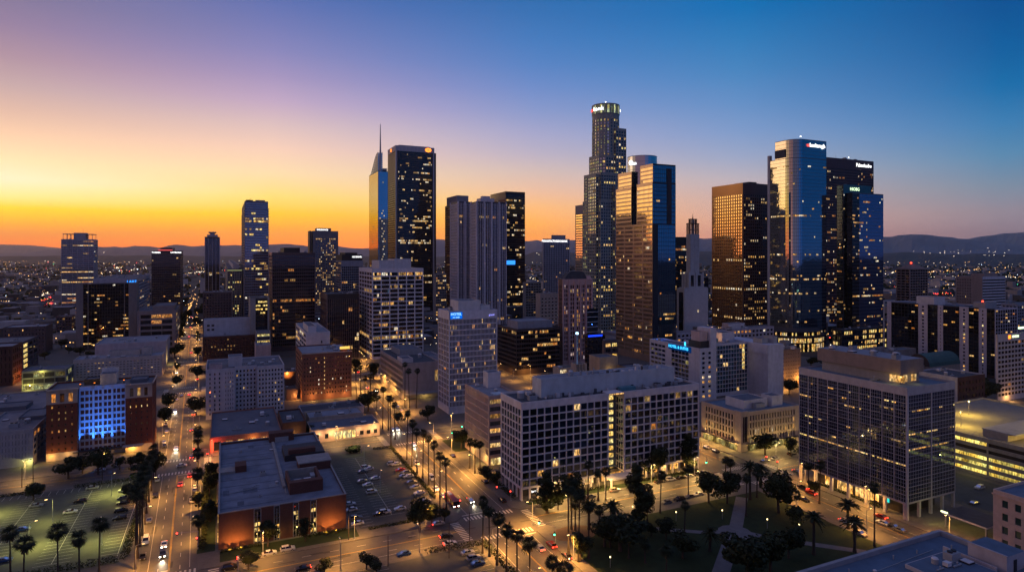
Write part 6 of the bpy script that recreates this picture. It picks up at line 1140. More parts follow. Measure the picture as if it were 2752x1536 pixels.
for i, (v0, v1) in enumerate(rows):
    c = 3
    slab('sidewalk', [(-255, v0), (s1(v0) - 8.4, v0), (s1(v1) - 8.4, v1), (-255, v1)], .15, m_walk)
    slab('sidewalk', [(s1(v0) + 8.2, v0), (s2(v0) - 10.2 - c, v0), (s2(v0) - 10.2, v0 + c), (s2(v1) - 10.2, v1 - c), (s2(v1) - 10.2 - c, v1), (s1(v1) + 8.2, v1)], .15, m_walk)
    slab('sidewalk', [(s2(v0) + 10.4 + c, v0), (210 - c, v0), (210, v0 + c), (210, v1 - c), (210 - c, v1), (s2(v1) + 10.4 + c, v1), (s2(v1) + 10.4, v1 - c), (s2(v0) + 10.4, v0 + c)], .15, m_walk)
    vv1 = v1
    slab('sidewalk', [(231 + c, v0), (515, v0), (515, vv1), (231 + c, vv1), (231, vv1 - c), (231, v0 + c)], .15, m_walk)
# markings
mk_ = {'w': MB(), 'y': MB()}
def stripe(p0, p1, wd, m='w', z=.012):
    (x0, y0), (x1, y1) = W(*p0), W(*p1); d = Vector((x1 - x0, y1 - y0)); n = Vector((-d.y, d.x)).normalized() * wd / 2
    mk_[m].face([(x0 + n.x, y0 + n.y, z), (x0 - n.x, y0 - n.y, z), (x1 - n.x, y1 - n.y, z), (x1 + n.x, y1 + n.y, z)][::-1], m_paint if m == 'w' else m_yel)
def dashed(f0, f1, wd=.16, m='w', on=3.0, off=6.0):
    L_ = math.hypot(f1[0] - f0[0], f1[1] - f0[1]); t = 0
    while t < L_:
        a_, b_ = t / L_, min(1, (t + on) / L_); stripe((f0[0] + (f1[0] - f0[0]) * a_, f0[1] + (f1[1] - f0[1]) * a_), (f0[0] + (f1[0] - f0[0]) * b_, f0[1] + (f1[1] - f0[1]) * b_), wd, m); t += on + off
for i, (v0, v1) in enumerate(rows):
    for sf, hw in ((s1, 8.2), (s2, 10.2)):
        va, vb = v0 + 3.5, v1 - 3.5
        for dx in (-.16, .16): stripe((sf(va) + dx, va), (sf(vb) + dx, vb), .14, 'y')
        for k in (-.38, .38): dashed((sf(va) + hw * k, va), (sf(vb) + hw * k, vb))
        for k in (-.72, .72): stripe((sf(va) + hw * k, va), (sf(vb) + hw * k, vb), .12)
        if i > 0: stripe((sf(va) - hw * .95, va + .3), (sf(va) - .3, va + .3), .45)
        stripe((sf(vb) + .3, vb - .3), (sf(vb) + hw * .95, vb - .3), .45)
        # zebra crossings at both ends of the block
        for vc in (v0 + .4, v1 - .4):
            if vc < 200 or vc > 700: 
                if i == 0 and vc < 100: continue
            n_ = int(hw * 2 / 1.35)
            for k in range(n_): x = sf(vc) - hw + .7 + k * 1.35; stripe((x, vc - 1.6), (x, vc + 1.6), .6)
    va, vb = v0 + 4, v1 - 4
    for dx in (-.16, .16): stripe((220.5 + dx, va), (220.5 + dx, vb), .14, 'y')
    for k in (-4.3, 4.3): dashed((220.5 + k, va), (220.5 + k, vb))
    for vc in (v0 + .4, v1 - .4):
        if 190 < vc < 400:
            for k in range(14): x = 211.5 + k * 1.35; stripe((x, vc - 1.6), (x, vc + 1.6), .55)
for i in range(len(rows) - 1):
    v = (rows[i][1] + rows[i + 1][0]) / 2; hw = (rows[i + 1][0] - rows[i][1]) / 2
    for (ua, ub) in ((-250, s1(v) - 12), (s1(v) + 12, s2(v) - 14), (s2(v) + 14, 206), (235, 500)):
        for dx in (-.15, .15): stripe((ua, v + dx), (ub, v + dx), .14, 'y')
        dashed((ua, v + hw * .45), (ub, v + hw * .45)); dashed((ua, v - hw * .45), (ub, v - hw * .45))
        if i == 0: stripe((ua, v - hw * .8), (ub, v - hw * .8), .12)
        if i < 3:
            for uc in (ua + .5, ub - .5):
                if uc < -200 or uc > 450: continue
                for k in range(int(hw * 2 / 1.35)): y = v - hw + .8 + k * 1.35; stripe((uc - 1.6, y), (uc + 1.6, y), .55)
for k_, nm in (('w', 'road_markings'), ('y', 'yellow_road_lines')): o = mk_[k_].build(nm); o['kind'] = 'structure'
rp = MB(); rr = random.Random(3); mpa, mpb = surf('asphalt_patch', (.045, .043, .042), .7, .3, .8), surf('asphalt_worn', (.10, .094, .09), .7, .3, .8)
for i in range(150):
    sf, hw = ((s1, 7.4), (s2, 9), (lambda v: 220.5, 9))[i % 3]; v = rr.uniform(120, 520); u = sf(v) + rr.uniform(-hw, hw); l_, w_ = rr.uniform(1.5, 9), rr.uniform(.5, 1.7)
    if i % 5 == 0: v = rr.uniform(207, 220); u = rr.uniform(-80, 205); l_, w_ = w_, l_
    P_ = [W(u - w_ / 2, v), W(u + w_ / 2, v), W(u + w_ / 2, v + l_), W(u - w_ / 2, v + l_)]; rp.face([(x, y, .0062 + i * .00003) for x, y in P_], (mpa, mpb)[i % 4 == 1])
rp.build('road_patches')['kind'] = 'structure'
# parking lots
lots = MB()
def lot(name, u0, u1, v0, v1): return sheet(name, [(u0, v0), (u1, v0), (u1, v1), (u0, v1)], .158, m_lot)
lot('parking_lot', -190, -31.5, 238, 322); lot('parking_lot', 45.5, 78.2, 230, 321); lot('parking_lot', 34, 79, 150, 200.5); lot('parking_lot', 268, 306, 95, 205)
def lline(p0, p1, wd=.11):
    (x0, y0), (x1, y1) = W(*p0), W(*p1); d = Vector((x1 - x0, y1 - y0)); n = Vector((-d.y, d.x)).normalized() * wd / 2
    lots.face([(x0 + n.x, y0 + n.y, .165), (x1 + n.x, y1 + n.y, .165), (x1 - n.x, y1 - n.y, .165), (x0 - n.x, y0 - n.y, .165)][::-1], m_paint)
def stalls(u0, u1, v0, v1, n, centre=True):
    for i in range(n + 1): v = v0 + (v1 - v0) * i / n; lline((u0, v), (u1, v))
    if centre: lline(((u0 + u1) / 2, v0), ((u0 + u1) / 2, v1), .14)
stalls(-55.5, -45.5, 246, 316, 26); stalls(-75, -65, 246, 316, 26); stalls(-95, -85, 246, 316, 26); stalls(-115, -105, 246, 316, 26); stalls(-37.2, -32, 246, 316, 26, False); lline((-32, 240), (-32, 318), .16)
for i in range(34): lline((-118 + i * 2.6, 317), (-118 + i * 2.6, 321.6))
stalls(54, 64, 238, 312, 27); stalls(72.8, 78, 238, 312, 27, False); stalls(46, 51, 232, 300, 25, False)
stalls(38, 48, 184, 200, 6, False); stalls(73.5, 78.5, 156, 200, 16, False)
lots.build('stall_lines')['kind'] = 'structure'
# park
sheet('lawn', [(107.5, 60), (206, 60), (206, 197), (124, 197), (107.5, 182)], .156, m_grass)
pz = .162
def gp2(x, y): return GUV(x, y)
def path(pts, wd):
    a = MB()
    for i in range(len(pts) - 1):
        (x0, y0), (x1, y1) = W(*pts[i]), W(*pts[i + 1]); d = Vector((x1 - x0, y1 - y0)); n = Vector((-d.y, d.x)).normalized() * wd / 2
        a.face([(x0 + n.x, y0 + n.y, pz + i * .004), (x0 - n.x, y0 - n.y, pz + i * .004), (x1 - n.x, y1 - n.y, pz + i * .004), (x1 + n.x, y1 + n.y, pz + i * .004)][::-1], m_path)
    structure(a.build('path'))
path([gp2(1994, 1336), gp2(1976, 1425)], 4.6); path([gp2(1976, 1418), gp2(1930, 1560)], 5.2); pz = .176
path([gp2(1660, 1412), gp2(1885, 1430), gp2(1990, 1428)], 2.6); pz = .19; path([gp2(1970, 1424), gp2(2060, 1444), gp2(2330, 1484)], 3.2)
c_ = gp2(1975, 1430); a = MB(); a.poly([W(c_[0] + 6 * math.cos(t * .5236), c_[1] + 6 * math.sin(t * .5236)) for t in range(12)], .0, .205, m_path); structure(a.build('plaza'))
c_ = gp2(1545, 1432); a = MB(); a.poly([W(c_[0] + 9 * math.cos(t * .5236), c_[1] + 6 * math.sin(t * .5236)) for t in range(12)], .0, .18, surf('planter_soil', (.12, .075, .05), .95)); structure(a.build('planting_bed'))
sheet('lawn', [(111, 224), (200, 224), (200, 228.2), (111, 228.2)], .156, m_grass); sheet('lawn', [(-1, 224.5), (44, 224.5), (44, 232.6), (-1, 232.6)], .156, m_grass); sheet('lawn', [(107, 300), (128, 300), (128, 322), (107, 322)], .156, m_grass); sheet('lawn', [(-8, 234), (-2.5, 234), (-2.5, 322), (-8, 322)], .156, m_grass)

# ---------------------------------------------------------------- plants
m_bark = surf('bark', (.075, .055, .045), .95, .3, 3); m_palmt = surf('palm_trunk', (.05, .04, .036), .95, .3, 3)
def leafmat(name, c): 
    m, n, o = newmat(name); b = n.nodes.new('ShaderNodeBsdfPrincipled'); r = n.nodes.new('ShaderNodeValToRGB')
    r.color_ramp.elements[0].color = tuple(v * .55 for v in c) + (1,); r.color_ramp.elements[1].color = tuple(v * 1.5 for v in c) + (1,); r.color_ramp.elements[0].position = .35; r.color_ramp.elements[1].position = .65
    n.links.new(noise(n, 1.1, 2), r.inputs[0]); n.links.new(r.outputs[0], b.inputs['Base Color']); b.inputs['Roughness'].default_value = .75; b.inputs['Specular IOR Level'].default_value = .2
    n.links.new(b.outputs[0], o.inputs[0]); MATS[name] = m; return m
m_leaf = leafmat('leaf_dark', (.019, .027, .011)); m_leaf2 = leafmat('leaf_mid', (.024, .031, .011)); m_frond = leafmat('frond', (.022, .031, .013)); m_dead = surf('dead_frond', (.10, .07, .045), .95, .3, 2)
def leafcloud(mb, cx, cy, cz, rx, ry, rz, n, size, m, rng):
    for i in range(n):
        while True:
            p = Vector((rng.uniform(-1, 1), rng.uniform(-1, 1), rng.uniform(-1, 1)))
            if .15 < p.length < 1: break
        p = p.normalized() * (p.length ** .35) * (1 + .12 * math.sin(p.x * 9 + cx) * math.cos(p.y * 8))
        c = Vector((cx + p.x * rx, cy + p.y * ry, cz + p.z * rz)); nn = (p + Vector((rng.uniform(-.8, .8), rng.uniform(-.8, .8), rng.uniform(-.5, .9)))).normalized()
        u = nn.orthogonal().normalized(); w_ = nn.cross(u); t = rng.uniform(0, 6.28); u, w_ = u * math.cos(t) + w_ * math.sin(t), w_ * math.cos(t) - u * math.sin(t); s_ = size * rng.uniform(.6, 1.4)
        mb.face([c - u * s_ - w_ * s_ * .4, c + u * s_ * .3 - w_ * s_ * .7, c + u * s_ + w_ * s_ * .3, c - u * s_ * .2 + w_ * s_ * .8], m)
def make_tree_mesh(seed, kind):
    rng = random.Random(seed); tr = MB(); cr = MB(); m = m_leaf if seed % 2 else m_leaf2
    if kind == 'round':       # crown about 1 unit = 1 m, overall 10 m high, 9 m wide
        tr.tube((0, 0, 0), (.1, 0, 3.4), .32, .24, m_bark, 8)
        for i in range(6): t = i * 1.05 + rng.random(); tr.tube((.1, 0, 3.0), (2.6 * math.cos(t), 2.6 * math.sin(t), 6.2 + rng.uniform(-.6, .8)), .15, .05, m_bark, 5)
        for i in range(11): t = rng.uniform(0, 6.28); q = rng.uniform(.3, 3.0); r = rng.uniform(1.3, 2.3); leafcloud(cr, q * math.cos(t), q * math.sin(t), 6.0 + rng.uniform(-2.0, 1.9), r, r, r * .9, 150, .34, m, rng)
    elif kind == 'tall':
        tr.tube((0, 0, 0), (.1, 0, 9), .45, .2, m_bark, 8)
        for i in range(14): z = 3.2 + i * 1.15; k = math.sin(min(1, (i + 2) / 6) * 1.57) * (1 if i < 9 else 1 - (i - 9) * .14); t = rng.uniform(0, 6.28); r = rng.uniform(1.6, 2.3) * k; leafcloud(cr, 1.5 * k * math.cos(t), 1.5 * k * math.sin(t), z, r, r, 1.6, 150, .38, m, rng)
    elif kind == 'bush':
        tr.tube((0, 0, 0), (0, 0, .8), .12, .06, m_bark, 5)
        for i in range(4): t = i * 1.6; leafcloud(cr, .5 * math.cos(t), .5 * math.sin(t), .9, .8, .8, .7, 90, .2, m, rng)
    return tr.mesh('trunk'), cr.mesh('crown')
def frond(mb, z0, ang, elev, L_, wd, droop, m, seg=5):
    d = Vector((math.cos(ang), math.sin(ang), 0)); s_ = Vector((-d.y, d.x, 0)); pts = []
    for i in range(seg + 1):
        t = i / seg; r = L_ * t; z = z0 + math.sin(elev) * r - droop * (t ** 2) * L_; pts.append(d * (r * math.cos(elev)) + Vector((0, 0, z)))
    for i in range(seg):
        w0 = wd * math.sin(math.pi * (.12 + .82 * i / seg)); w1 = wd * math.sin(math.pi * (.12 + .82 * (i + 1) / seg)); fold = Vector((0, 0, wd * .35))
        mb.face([pts[i], pts[i + 1], pts[i + 1] + s_ * w1 - fold, pts[i] + s_ * w0 - fold], m); mb.face([pts[i + 1], pts[i], pts[i] - s_ * w0 - fold, pts[i + 1] - s_ * w1 - fold], m)
def palm_meshes(seed, kind='fan'):
    rng = random.Random(seed); cr = MB()
    if kind == 'fan':
        for i in range(40):
            ang = rng.uniform(0, 6.283); el = math.asin(rng.uniform(-.75, .98)); d = Vector((math.cos(ang) * math.cos(el), math.sin(ang) * math.cos(el), math.sin(el)))
            c = d * rng.uniform(.55, .95); side = Vector((-math.sin(ang), math.cos(ang), 0)); fl = rng.uniform(1.3, 1.95)
            cr.face([Vector((0, 0, 0)) - side * .05, Vector((0, 0, 0)) + side * .05, c + side * .05, c - side * .05], m_frond)
            for k in range(7):     # fan of narrow leaf fingers, tips drooping
                t = (k - 3) * .36 + rng.uniform(-.06, .06); v_ = d * math.cos(t) + side * math.sin(t); e_ = v_.cross(d.cross(side)).normalized() * .10 if False else side * .10
                mid = c + v_ * fl * .55; tip = c + v_ * fl; tip.z -= .30 + .18 * abs(t); n_ = (v_.cross(d.cross(side))).normalized() * .12
                cr.face([c, mid + n_, tip, mid - n_], m_frond)
        for i in range(26):
            ang = rng.uniform(0, 6.283); L_ = rng.uniform(.7, 1.2); d = Vector((math.cos(ang), math.sin(ang), 0)); p = d * .25 + Vector((0, 0, -.2 - rng.random() * .9)); q = d * .75 + Vector((0, 0, p.z - L_)); s_ = Vector((-d.y, d.x, 0)) * .22
            cr.face([p - s_ * .5, p + s_ * .5, q + s_, q - s_], m_dead)
    else:
        for i in range(64): frond(cr, 0, rng.uniform(0, 6.283), rng.uniform(-.35, 1.25), rng.uniform(3.4, 4.6), .38, rng.uniform(.25, .6), m_frond, 6)
        for i in range(14): frond(cr, -.4, rng.uniform(0, 6.283), rng.uniform(-1.2, -.7), 2.2, .3, .1, m_dead, 3)
    return cr.mesh('crown')
def trunk_mesh(r0, r1, bulge):
    t = MB(); n = 8
    for i in range(n): z0, z1 = i / n, (i + 1) / n; f = lambda z: r0 * (1 + bulge * max(0, .06 - z) * 14) + (r1 - r0) * z; t.tube((math.sin(z0 * 2.2) * .0, 0, z0), (0, 0, z1), f(z0), f(z1), m_palmt, 8, cap=(i == n - 1))
    return t.mesh('trunk')
PALMS = [palm_meshes(s) for s in (1, 2, 3, 4)]; DATES = [palm_meshes(s, 'date') for s in (11, 12)]; TR1, TR2 = trunk_mesh(.30, .17, .8), trunk_mesh(.5, .42, .5)
ROUND = [make_tree_mesh(s, 'round') for s in (21, 22, 23, 24)]; TALL = [make_tree_mesh(s, 'tall') for s in (31, 32)]; BUSH = [make_tree_mesh(s, 'bush') for s in (41, 42)]
def child(name, me, parent, loc=(0, 0, 0), scale=(1, 1, 1), rz=0):
    o = bpy.data.objects.new(name, me); col.objects.link(o); o.parent = parent; o.location = loc; o.scale = scale; o.rotation_euler = (0, 0, rz); return o
def palm(x, y, h, label, group, date=False, i=0, s=1.0):
    r = thing('date_palm' if date else 'fan_palm', label, 'palm tree', (x, y, .15), RND.uniform(0, 6), group); lean = RND.uniform(-.025, .025); r.rotation_euler = (lean, RND.uniform(-.025, .025), RND.uniform(0, 6))
    child('trunk', TR2 if date else TR1, r, scale=(1, 1, h)); child('crown', (DATES if date else PALMS)[i % (2 if date else 4)], r, (0, 0, h), (s * RND.uniform(.8, 1.2), s * RND.uniform(.8, 1.2), s * RND.uniform(.85, 1.15))); return r
def tree(x, y, h, w, label, group=None, kind='round', i=0, z=.15):
    r = thing('tree', label, 'tree', (x, y, z), RND.uniform(0, 6), group); ms = {'round': ROUND, 'tall': TALL, 'bush': BUSH}[kind]; t, c = ms[i % len(ms)]; hh, ww = {'round': (9.2, 8.2), 'tall': (20, 7), 'bush': (1.7, 2.4)}[kind]
    s_ = (w / ww * RND.uniform(.85, 1.15), w / ww * RND.uniform(.85, 1.15), h / hh); child('trunk', t, r, scale=s_); child('crown', c, r, scale=s_); return r
def pp(cx, cy, bx, by):      # ground spot and height of a palm from its crown and foot in the photo
    X, Y = G(bx, by); return X, Y, max(6, (by - cy) * Y / F - .3)
def series(lst, tmpl, group, date=False, s=1.0):
    for i, (cx, cy, bx, by) in enumerate(lst): X, Y, h = pp(cx, cy, bx, by); palm(X, Y, h, tmpl.format(o=ORD[i]), group, date, i, s)
series([(1517, 1525, 1517, 1650), (1481, 1506, 1483, 1645), (1419, 1456, 1425, 1592), (1384, 1436, 1390, 1565), (1356, 1422, 1361, 1545), (1334, 1392, 1336, 1518), (1316, 1370, 1316, 1495), (1291, 1347, 1297, 1486)][::-1],
       'fan palm in the nearest avenue row, {o} counted from the crossing', 'fan palms along the near left kerb of the diagonal avenue', s=1.15)
series([(1198, 1239, 1200, 1370), (1179, 1222, 1182, 1386), (1165, 1192, 1168, 1325), (1150, 1178, 1152, 1303), (1135, 1163, 1136, 1284), (1120, 1158, 1121, 1272), (1104, 1136, 1107, 1254), (1090, 1109, 1093, 1235)],
       'tall fan palm outside the central car park hedge, {o} going away', 'fan palms beside the car park hedge')
series([(1052, 1070, 1051, 1198), (1044, 1067, 1044, 1156), (1030, 1045, 1028, 1152), (1013, 1048, 1013, 1110), (996, 1010, 996, 1085), (980, 1014, 981, 1080), (960, 992, 958, 1073), (968, 985, 970, 1060), (1060, 1085, 1062, 1180)],
       'fan palm on the diagonal avenue beside the cream shop, {o} of its row', 'fan palms on the far left side of the diagonal avenue')
series([(1088, 978, 1088, 1094), (1099, 995, 1100, 1096), (1116, 995, 1119, 1096)], 'fan palm before the low pale office, {o} of three from the left', 'three fan palms before the low pale office')
series([(1258, 1186, 1262, 1258), (1274, 1189, 1276, 1272), (1285, 1192, 1290, 1262)], 'fan palm at the foot of the brown-lit annex, {o} of three from the left', 'three fan palms at the annex')
series([(1523, 1314, 1528, 1489), (1534, 1290, 1536, 1422), (1549, 1328, 1554, 1509), (1545, 1352, 1546, 1425), (1579, 1247, 1580, 1342), (1606, 1267, 1608, 1345), (1623, 1264, 1628, 1342), (1579, 1358, 1583, 1500), (1609, 1368, 1611, 1440)],
       'fan palm at the park corner facing the hotel, {o} in the cluster', 'fan palms at the park corner')
series([(1770, 1275, 1774, 1378), (1848, 1256, 1850, 1336), (1837, 1356, 1839, 1442), (1686, 1422, 1690, 1500), (2001, 1281, 2005, 1386), (2030, 1270, 2034, 1336), (1962, 1245, 1963, 1278), (1949, 1247, 1950, 1272)],
       'lone fan palm between park and crossing, {o} from the hotel stair rightwards', 'fan palms scattered over the park')
series([(2202, 1247, 2202, 1353), (2173, 1250, 2173, 1314), (2340, 1242, 2343, 1330), (2348, 1308, 2350, 1467)], 'fan palm before the stilted office, {o} of four from the left', 'fan palms before the stilted office')
series([(22, 1428, 28, 1545), (56, 1459, 62, 1590), (145, 1425, 156, 1555), (210, 1442, 214, 1580), (259, 1406, 266, 1540)], 'fan palm below the left car park, {o} of five from the left', 'five fan palms before the left car park', s=1.3)
series([(396 + (k % 3) * 9 - k * 4, 1206 + k * 15, 412 - k * 6, 1289 + k * 30) for k in range(9)], 'fan palm between left car park and long avenue, {o} coming nearer', 'fan palms between the left car park and the long avenue', s=1.25)
series([(531, 1177, 531, 1240), (532, 1215, 531, 1290), (530, 1270, 530, 1350), (533, 1395, 534, 1462), (535, 1155, 533, 1206)], 'fan palm between long avenue and brick building, {o} of the row', 'fan palms on the right kerb of the long avenue', s=1.35)
series([(1729, 1456, 1734, 1512), (1784, 1475, 1790, 1560)], 'short palm with a shaggy skirt in the dark lawn, {o} from the left', 'short palms in the dark lawn', s=1.1)
for i, (cx, cy, bx, by, lab) in enumerate(((1645, 1358, 1647, 1430, 'broad date palm in the park facing the hotel entrance'), (2012, 1250, 2016, 1342, 'huge date palm standing at the crossing before the classical building'), (2042, 1258, 2045, 1310, 'smaller date palm just right of the huge one at the crossing'),
        (2185, 1386, 2187, 1490, 'big dark date palm on the lawn right of the twin round trees'), (2277, 1353, 2280, 1420, 'date palm leaning over the street in front of the stilted office'), (2297, 1400, 2297, 1483, 'broad date palm nearest the roof corner, lower right'), (1906, 1434, 1908, 1480, 'drooping pale palm beside the park plaza'), (1579, 1355, 1583, 1422, 'dense palm at the corner of the park beds'))):
    X, Y, h = pp(cx, cy, bx, by); palm(X, Y, h, lab, None, True, i, .95)
T_ = [(184, 1285, 9, 12, 'round', 'wide dark tree in front of the blue-lit hotel, left of the two'), (264, 1275, 11, 12, 'round', 'tall dark tree under the blue wash, left of the lamp pole'), (222, 1272, 7, 8, 'round', 'small dark tree between the two wide ones before the blue-lit hotel'), (322, 1262, 6, 7, 'round', 'small tree right of the blue wash by the hotel entrance'), (352, 1258, 6, 7, 'round', 'small dark tree at the right end of the blue-lit hotel garden'),
    (418, 1290, 12, 9, 'round', 'leafy tree on the avenue corner before the brick hotel wing'), (375, 1300, 14, 8, 'tall', 'tall dark tree at the corner of the left car park'), (345, 1345, 7, 8, 'round', 'spreading tree over the cars at the right rim of the left car park'),
    (470, 962, 14, 16, 'round', 'large dark street tree left of the long avenue near the cream block'), (453, 1102, 11, 10, 'round', 'clipped round tree left of the long avenue, upper of the pair'), (446, 1143, 11, 10, 'round', 'clipped round tree left of the long avenue, lower of the pair'), (531, 965, 12, 10, 'round', 'dark street tree right of the long avenue by the brick block'), (530, 1020, 12, 12, 'round', 'dark street tree beside the upper corner of the grey-white hotel'), (527, 1115, 11, 12, 'round', 'clipped round tree beside the grey-white hotel, right of the long avenue'), (531, 915, 12, 7, 'tall', 'upright tree on the right of the long avenue at the third crossing'), (475, 1000, 9, 7, 'round', 'small tree under the cream block on the long avenue'),
    (500, 860, 16, 18, 'round', 'mass of dark foliage where the long avenue narrows, left side'), (530, 850, 14, 11, 'round', 'dark tree where the long avenue narrows, right side'), (495, 820, 16, 18, 'round', 'far dark tree on the left of the long avenue'),
    (533, 1370, 7, 6, 'round', 'low tree beside the brick building wall on the long avenue'), (565, 1400, 8, 5, 'tall', 'narrow dark tree against the brick building side wall'), (563, 1330, 8, 6, 'round', 'bushy tree near the rear corner of the brick building'), (565, 1290, 8, 6, 'round', 'round tree by the upper end of the brick side wall'),
    (720, 1468, 9, 8, 'round', 'thin street tree before the lit entrance strips of the brick building'), (820, 1455, 8, 6, 'round', 'small street tree before the third lit strip of the brick building'), (1128, 1430, 12, 10, 'round', 'dark tree at the lower corner of the central car park'), (1160, 1412, 8, 7, 'round', 'lit green tree by the car park corner at the crossing'), (1195, 1400, 5, 5, 'round', 'small tree beside the crossing signal'),
    (1470, 1378, 16, 9, 'tall', 'dark tall tree against the hotel frame near its corner'), (1535, 1372, 14, 11, 'round', 'leafy lit tree in front of the hotel, right of the dark tall tree'), (1500, 1370, 8, 6, 'round', 'low lit tree in the hotel garden'),
    (1768, 1290, 15, 14, 'round', 'dark round tree before the right hotel wing'), (1853, 1268, 18, 10, 'tall', 'tall dark tree at the right end of the hotel'), (1717, 1410, 23, 11, 'tall', 'tallest dark broadleaf tree, in the park facing the hotel stair'), (1740, 1400, 12, 9, 'round', 'dark shrub tree at the foot of the tallest park tree'),
    (1905, 1350, 12, 12, 'round', 'left half of the twin round trees in the park'), (1955, 1352, 12, 12, 'round', 'right half of the twin round trees in the park'), (2092, 1378, 15, 17, 'round', 'single very round dark tree beside the park path'), (2056, 1222, 11, 11, 'round', 'dark tree on the pavement before the classical building, left of the two'), (2126, 1226, 9, 9, 'round', 'dark tree on the pavement before the classical building, right of the two'),
    (1667, 1480, 11, 16, 'round', 'wide dark tree over the lawn, left of the park paths'), (1640, 1470, 10, 10, 'round', 'dark tree beside the soil bed in the park corner'), (2010, 1560, 14, 18, 'round', 'huge leafy tree at the bottom edge of the park'), (2070, 1545, 13, 15, 'round', 'broad tree at the bottom edge, right of the huge leafy tree'), (1750, 1440, 5, 5, 'round', 'small round shrub tree beside the park path'),
    (1290, 1215, 12, 9, 'round', 'dark tree at the foot of the blue sign tower'), (1240, 1205, 10, 9, 'round', 'street tree with a green signal in front, by the blue sign tower'), (1265, 1180, 10, 8, 'round', 'dark tree between the blue sign tower and the annex'), (1150, 1130, 9, 9, 'round', 'tree left of the blue sign tower base'), (990, 1105, 12, 15, 'round', 'dark tree by the lit corner of the avenue shops'), (1005, 1020, 14, 12, 'round', 'tree below the white gridded tower, right of the brick hotel'), (955, 1000, 12, 12, 'round', 'dark tree between the brick hotel and the white gridded tower'), (1310, 1290, 6, 8, 'round', 'low trees joining annex and hotel corner'), (1335, 1300, 5, 7, 'round', 'bushy shrub tree at the hotel corner garden'),
    (2290, 975, 12, 18, 'round', 'dark park tree in front of the lit podium'), (2225, 985, 10, 14, 'round', 'green tree by the lit podium windows'), (2180, 985, 9, 12, 'round', 'round green tree left of the lit podium windows'), (2120, 1060, 11, 14, 'round', 'lit tree between the classical building and the old brown block'), (2190, 1330, 6, 6, 'round', 'small tree at the left end of the stilted office'), (2612, 1055, 14, 18, 'round', 'dark trees right of the barrel-roofed hall'), (2650, 1080, 14, 20, 'round', 'dark tree mass at the foot of the pale right office'), (2668, 1000, 14, 16, 'round', 'dark tree right of the long apartment slab'), (580, 1300, 5, 4, 'round', 'bush by the brick side wall'),
    (1560, 1505, 9, 10, 'round', 'dark tree low in the park corner, nearest the avenue'), (1625, 1468, 11, 12, 'round', 'broad dark tree right of the soil bed'), (1835, 1500, 8, 9, 'round', 'dark tree left of the near park path'), (1790, 1450, 8, 8, 'round', 'dark tree on the lawn between two shaggy palms'), (2140, 1420, 8, 8, 'round', 'small dark tree on the lawn by the far globe lamp'), (872, 1540, 4, 6, 'round', 'dark shrub left of the blue kiosk at the bottom edge'), (985, 1530, 5, 5, 'round', 'small tree right of the blue kiosk'), (1012, 1538, 4, 6, 'round', 'dark shrub by the bottom car park wall'), (668, 1530, 6, 7, 'round', 'tree over the black tall car at the bottom edge'), (2120, 1500, 11, 12, 'round', 'dark tree touching the roof edge at the bottom of the park'),
    (482, 918, 16, 13, 'round', 'dark street tree left of the long avenue, at the flat white roof'), (487, 893, 16, 13, 'round', 'dark street tree left of the long avenue, below the banded office'), (491, 872, 16, 13, 'round', 'dark street tree left of the long avenue, beside the banded office'), (530, 880, 15, 12, 'round', 'dark street tree right of the long avenue, behind the brick and white block'), (476, 1040, 9, 8, 'round', 'street tree left of the long avenue under the cream block corner'),
    (215, 955, 9, 12, 'round', 'dark tree at the foot of the dark glass slab'), (240, 965, 8, 12, 'round', 'second dark tree at the foot of the dark glass slab'), (165, 935, 10, 14, 'round', 'dark tree mass beside the far left lit street'), (120, 965, 7, 10, 'round', 'roadside tree by the olive parking deck'), (228, 1010, 7, 9, 'round', 'dark tree between the olive deck and the cream block')]
for i, (bx, by, h, w_, k, lab) in enumerate(T_): X, Y = G(bx, by); tree(X, Y, h, w_, lab, None, k, i)
T2 = [(845, 1130, 'dark tree among the flat commercial roofs'), (715, 1150, 'dark tree between the grey hotel and the shop roofs'), (835, 1175, 'small palm-like tree behind the brick building'), (1070, 1140, 'roadside tree near the striped crossing'), (150, 905, 'street tree on the lit far left street'), (185, 950, 'dark tree beside the low olive parking deck'), (90, 1345, 'dark shrub on the left car park verge'), (1690, 1250, 'tree close to the hotel stair entrance'), (690, 1060, 'dark tree beyond the grey-white hotel roofs')]
for i, (bx, by, lab) in enumerate(T2): X, Y = G(bx, by); tree(X, Y, 7, 8, lab, None, 'round', i)
def hedge(pts, wd, hh, label):
    r = MB(); rng = random.Random(len(label))
    for i in range(len(pts) - 1):
        (x0, y0), (x1, y1) = W(*pts[i]), W(*pts[i + 1]); L_ = math.hypot(x1 - x0, y1 - y0); n = max(1, int(L_ / 1.4))
        for k in range(n): t = (k + .5) / n; leafcloud(r, x0 + (x1 - x0) * t, y0 + (y1 - y0) * t, .15 + hh * .5, wd * .6, wd * .6, hh * .55, 42, .24, m_leaf2, rng)
    o = r.build('hedge'); tag(o, label, 'hedge'); return o
hedge([(78.9, 246), (78.9, 320), (70, 321.5)], 1.6, 1.3, 'long clipped hedge along the right side of the central car park'); hedge([(-29.5, 240), (-29.5, 318)], 2.4, 2.2, 'thick dark hedge along the right side of the left car park'); hedge([(-31, 239), (-62, 239)], 2.2, 2.2, 'dark hedge across the near edge of the left car park')
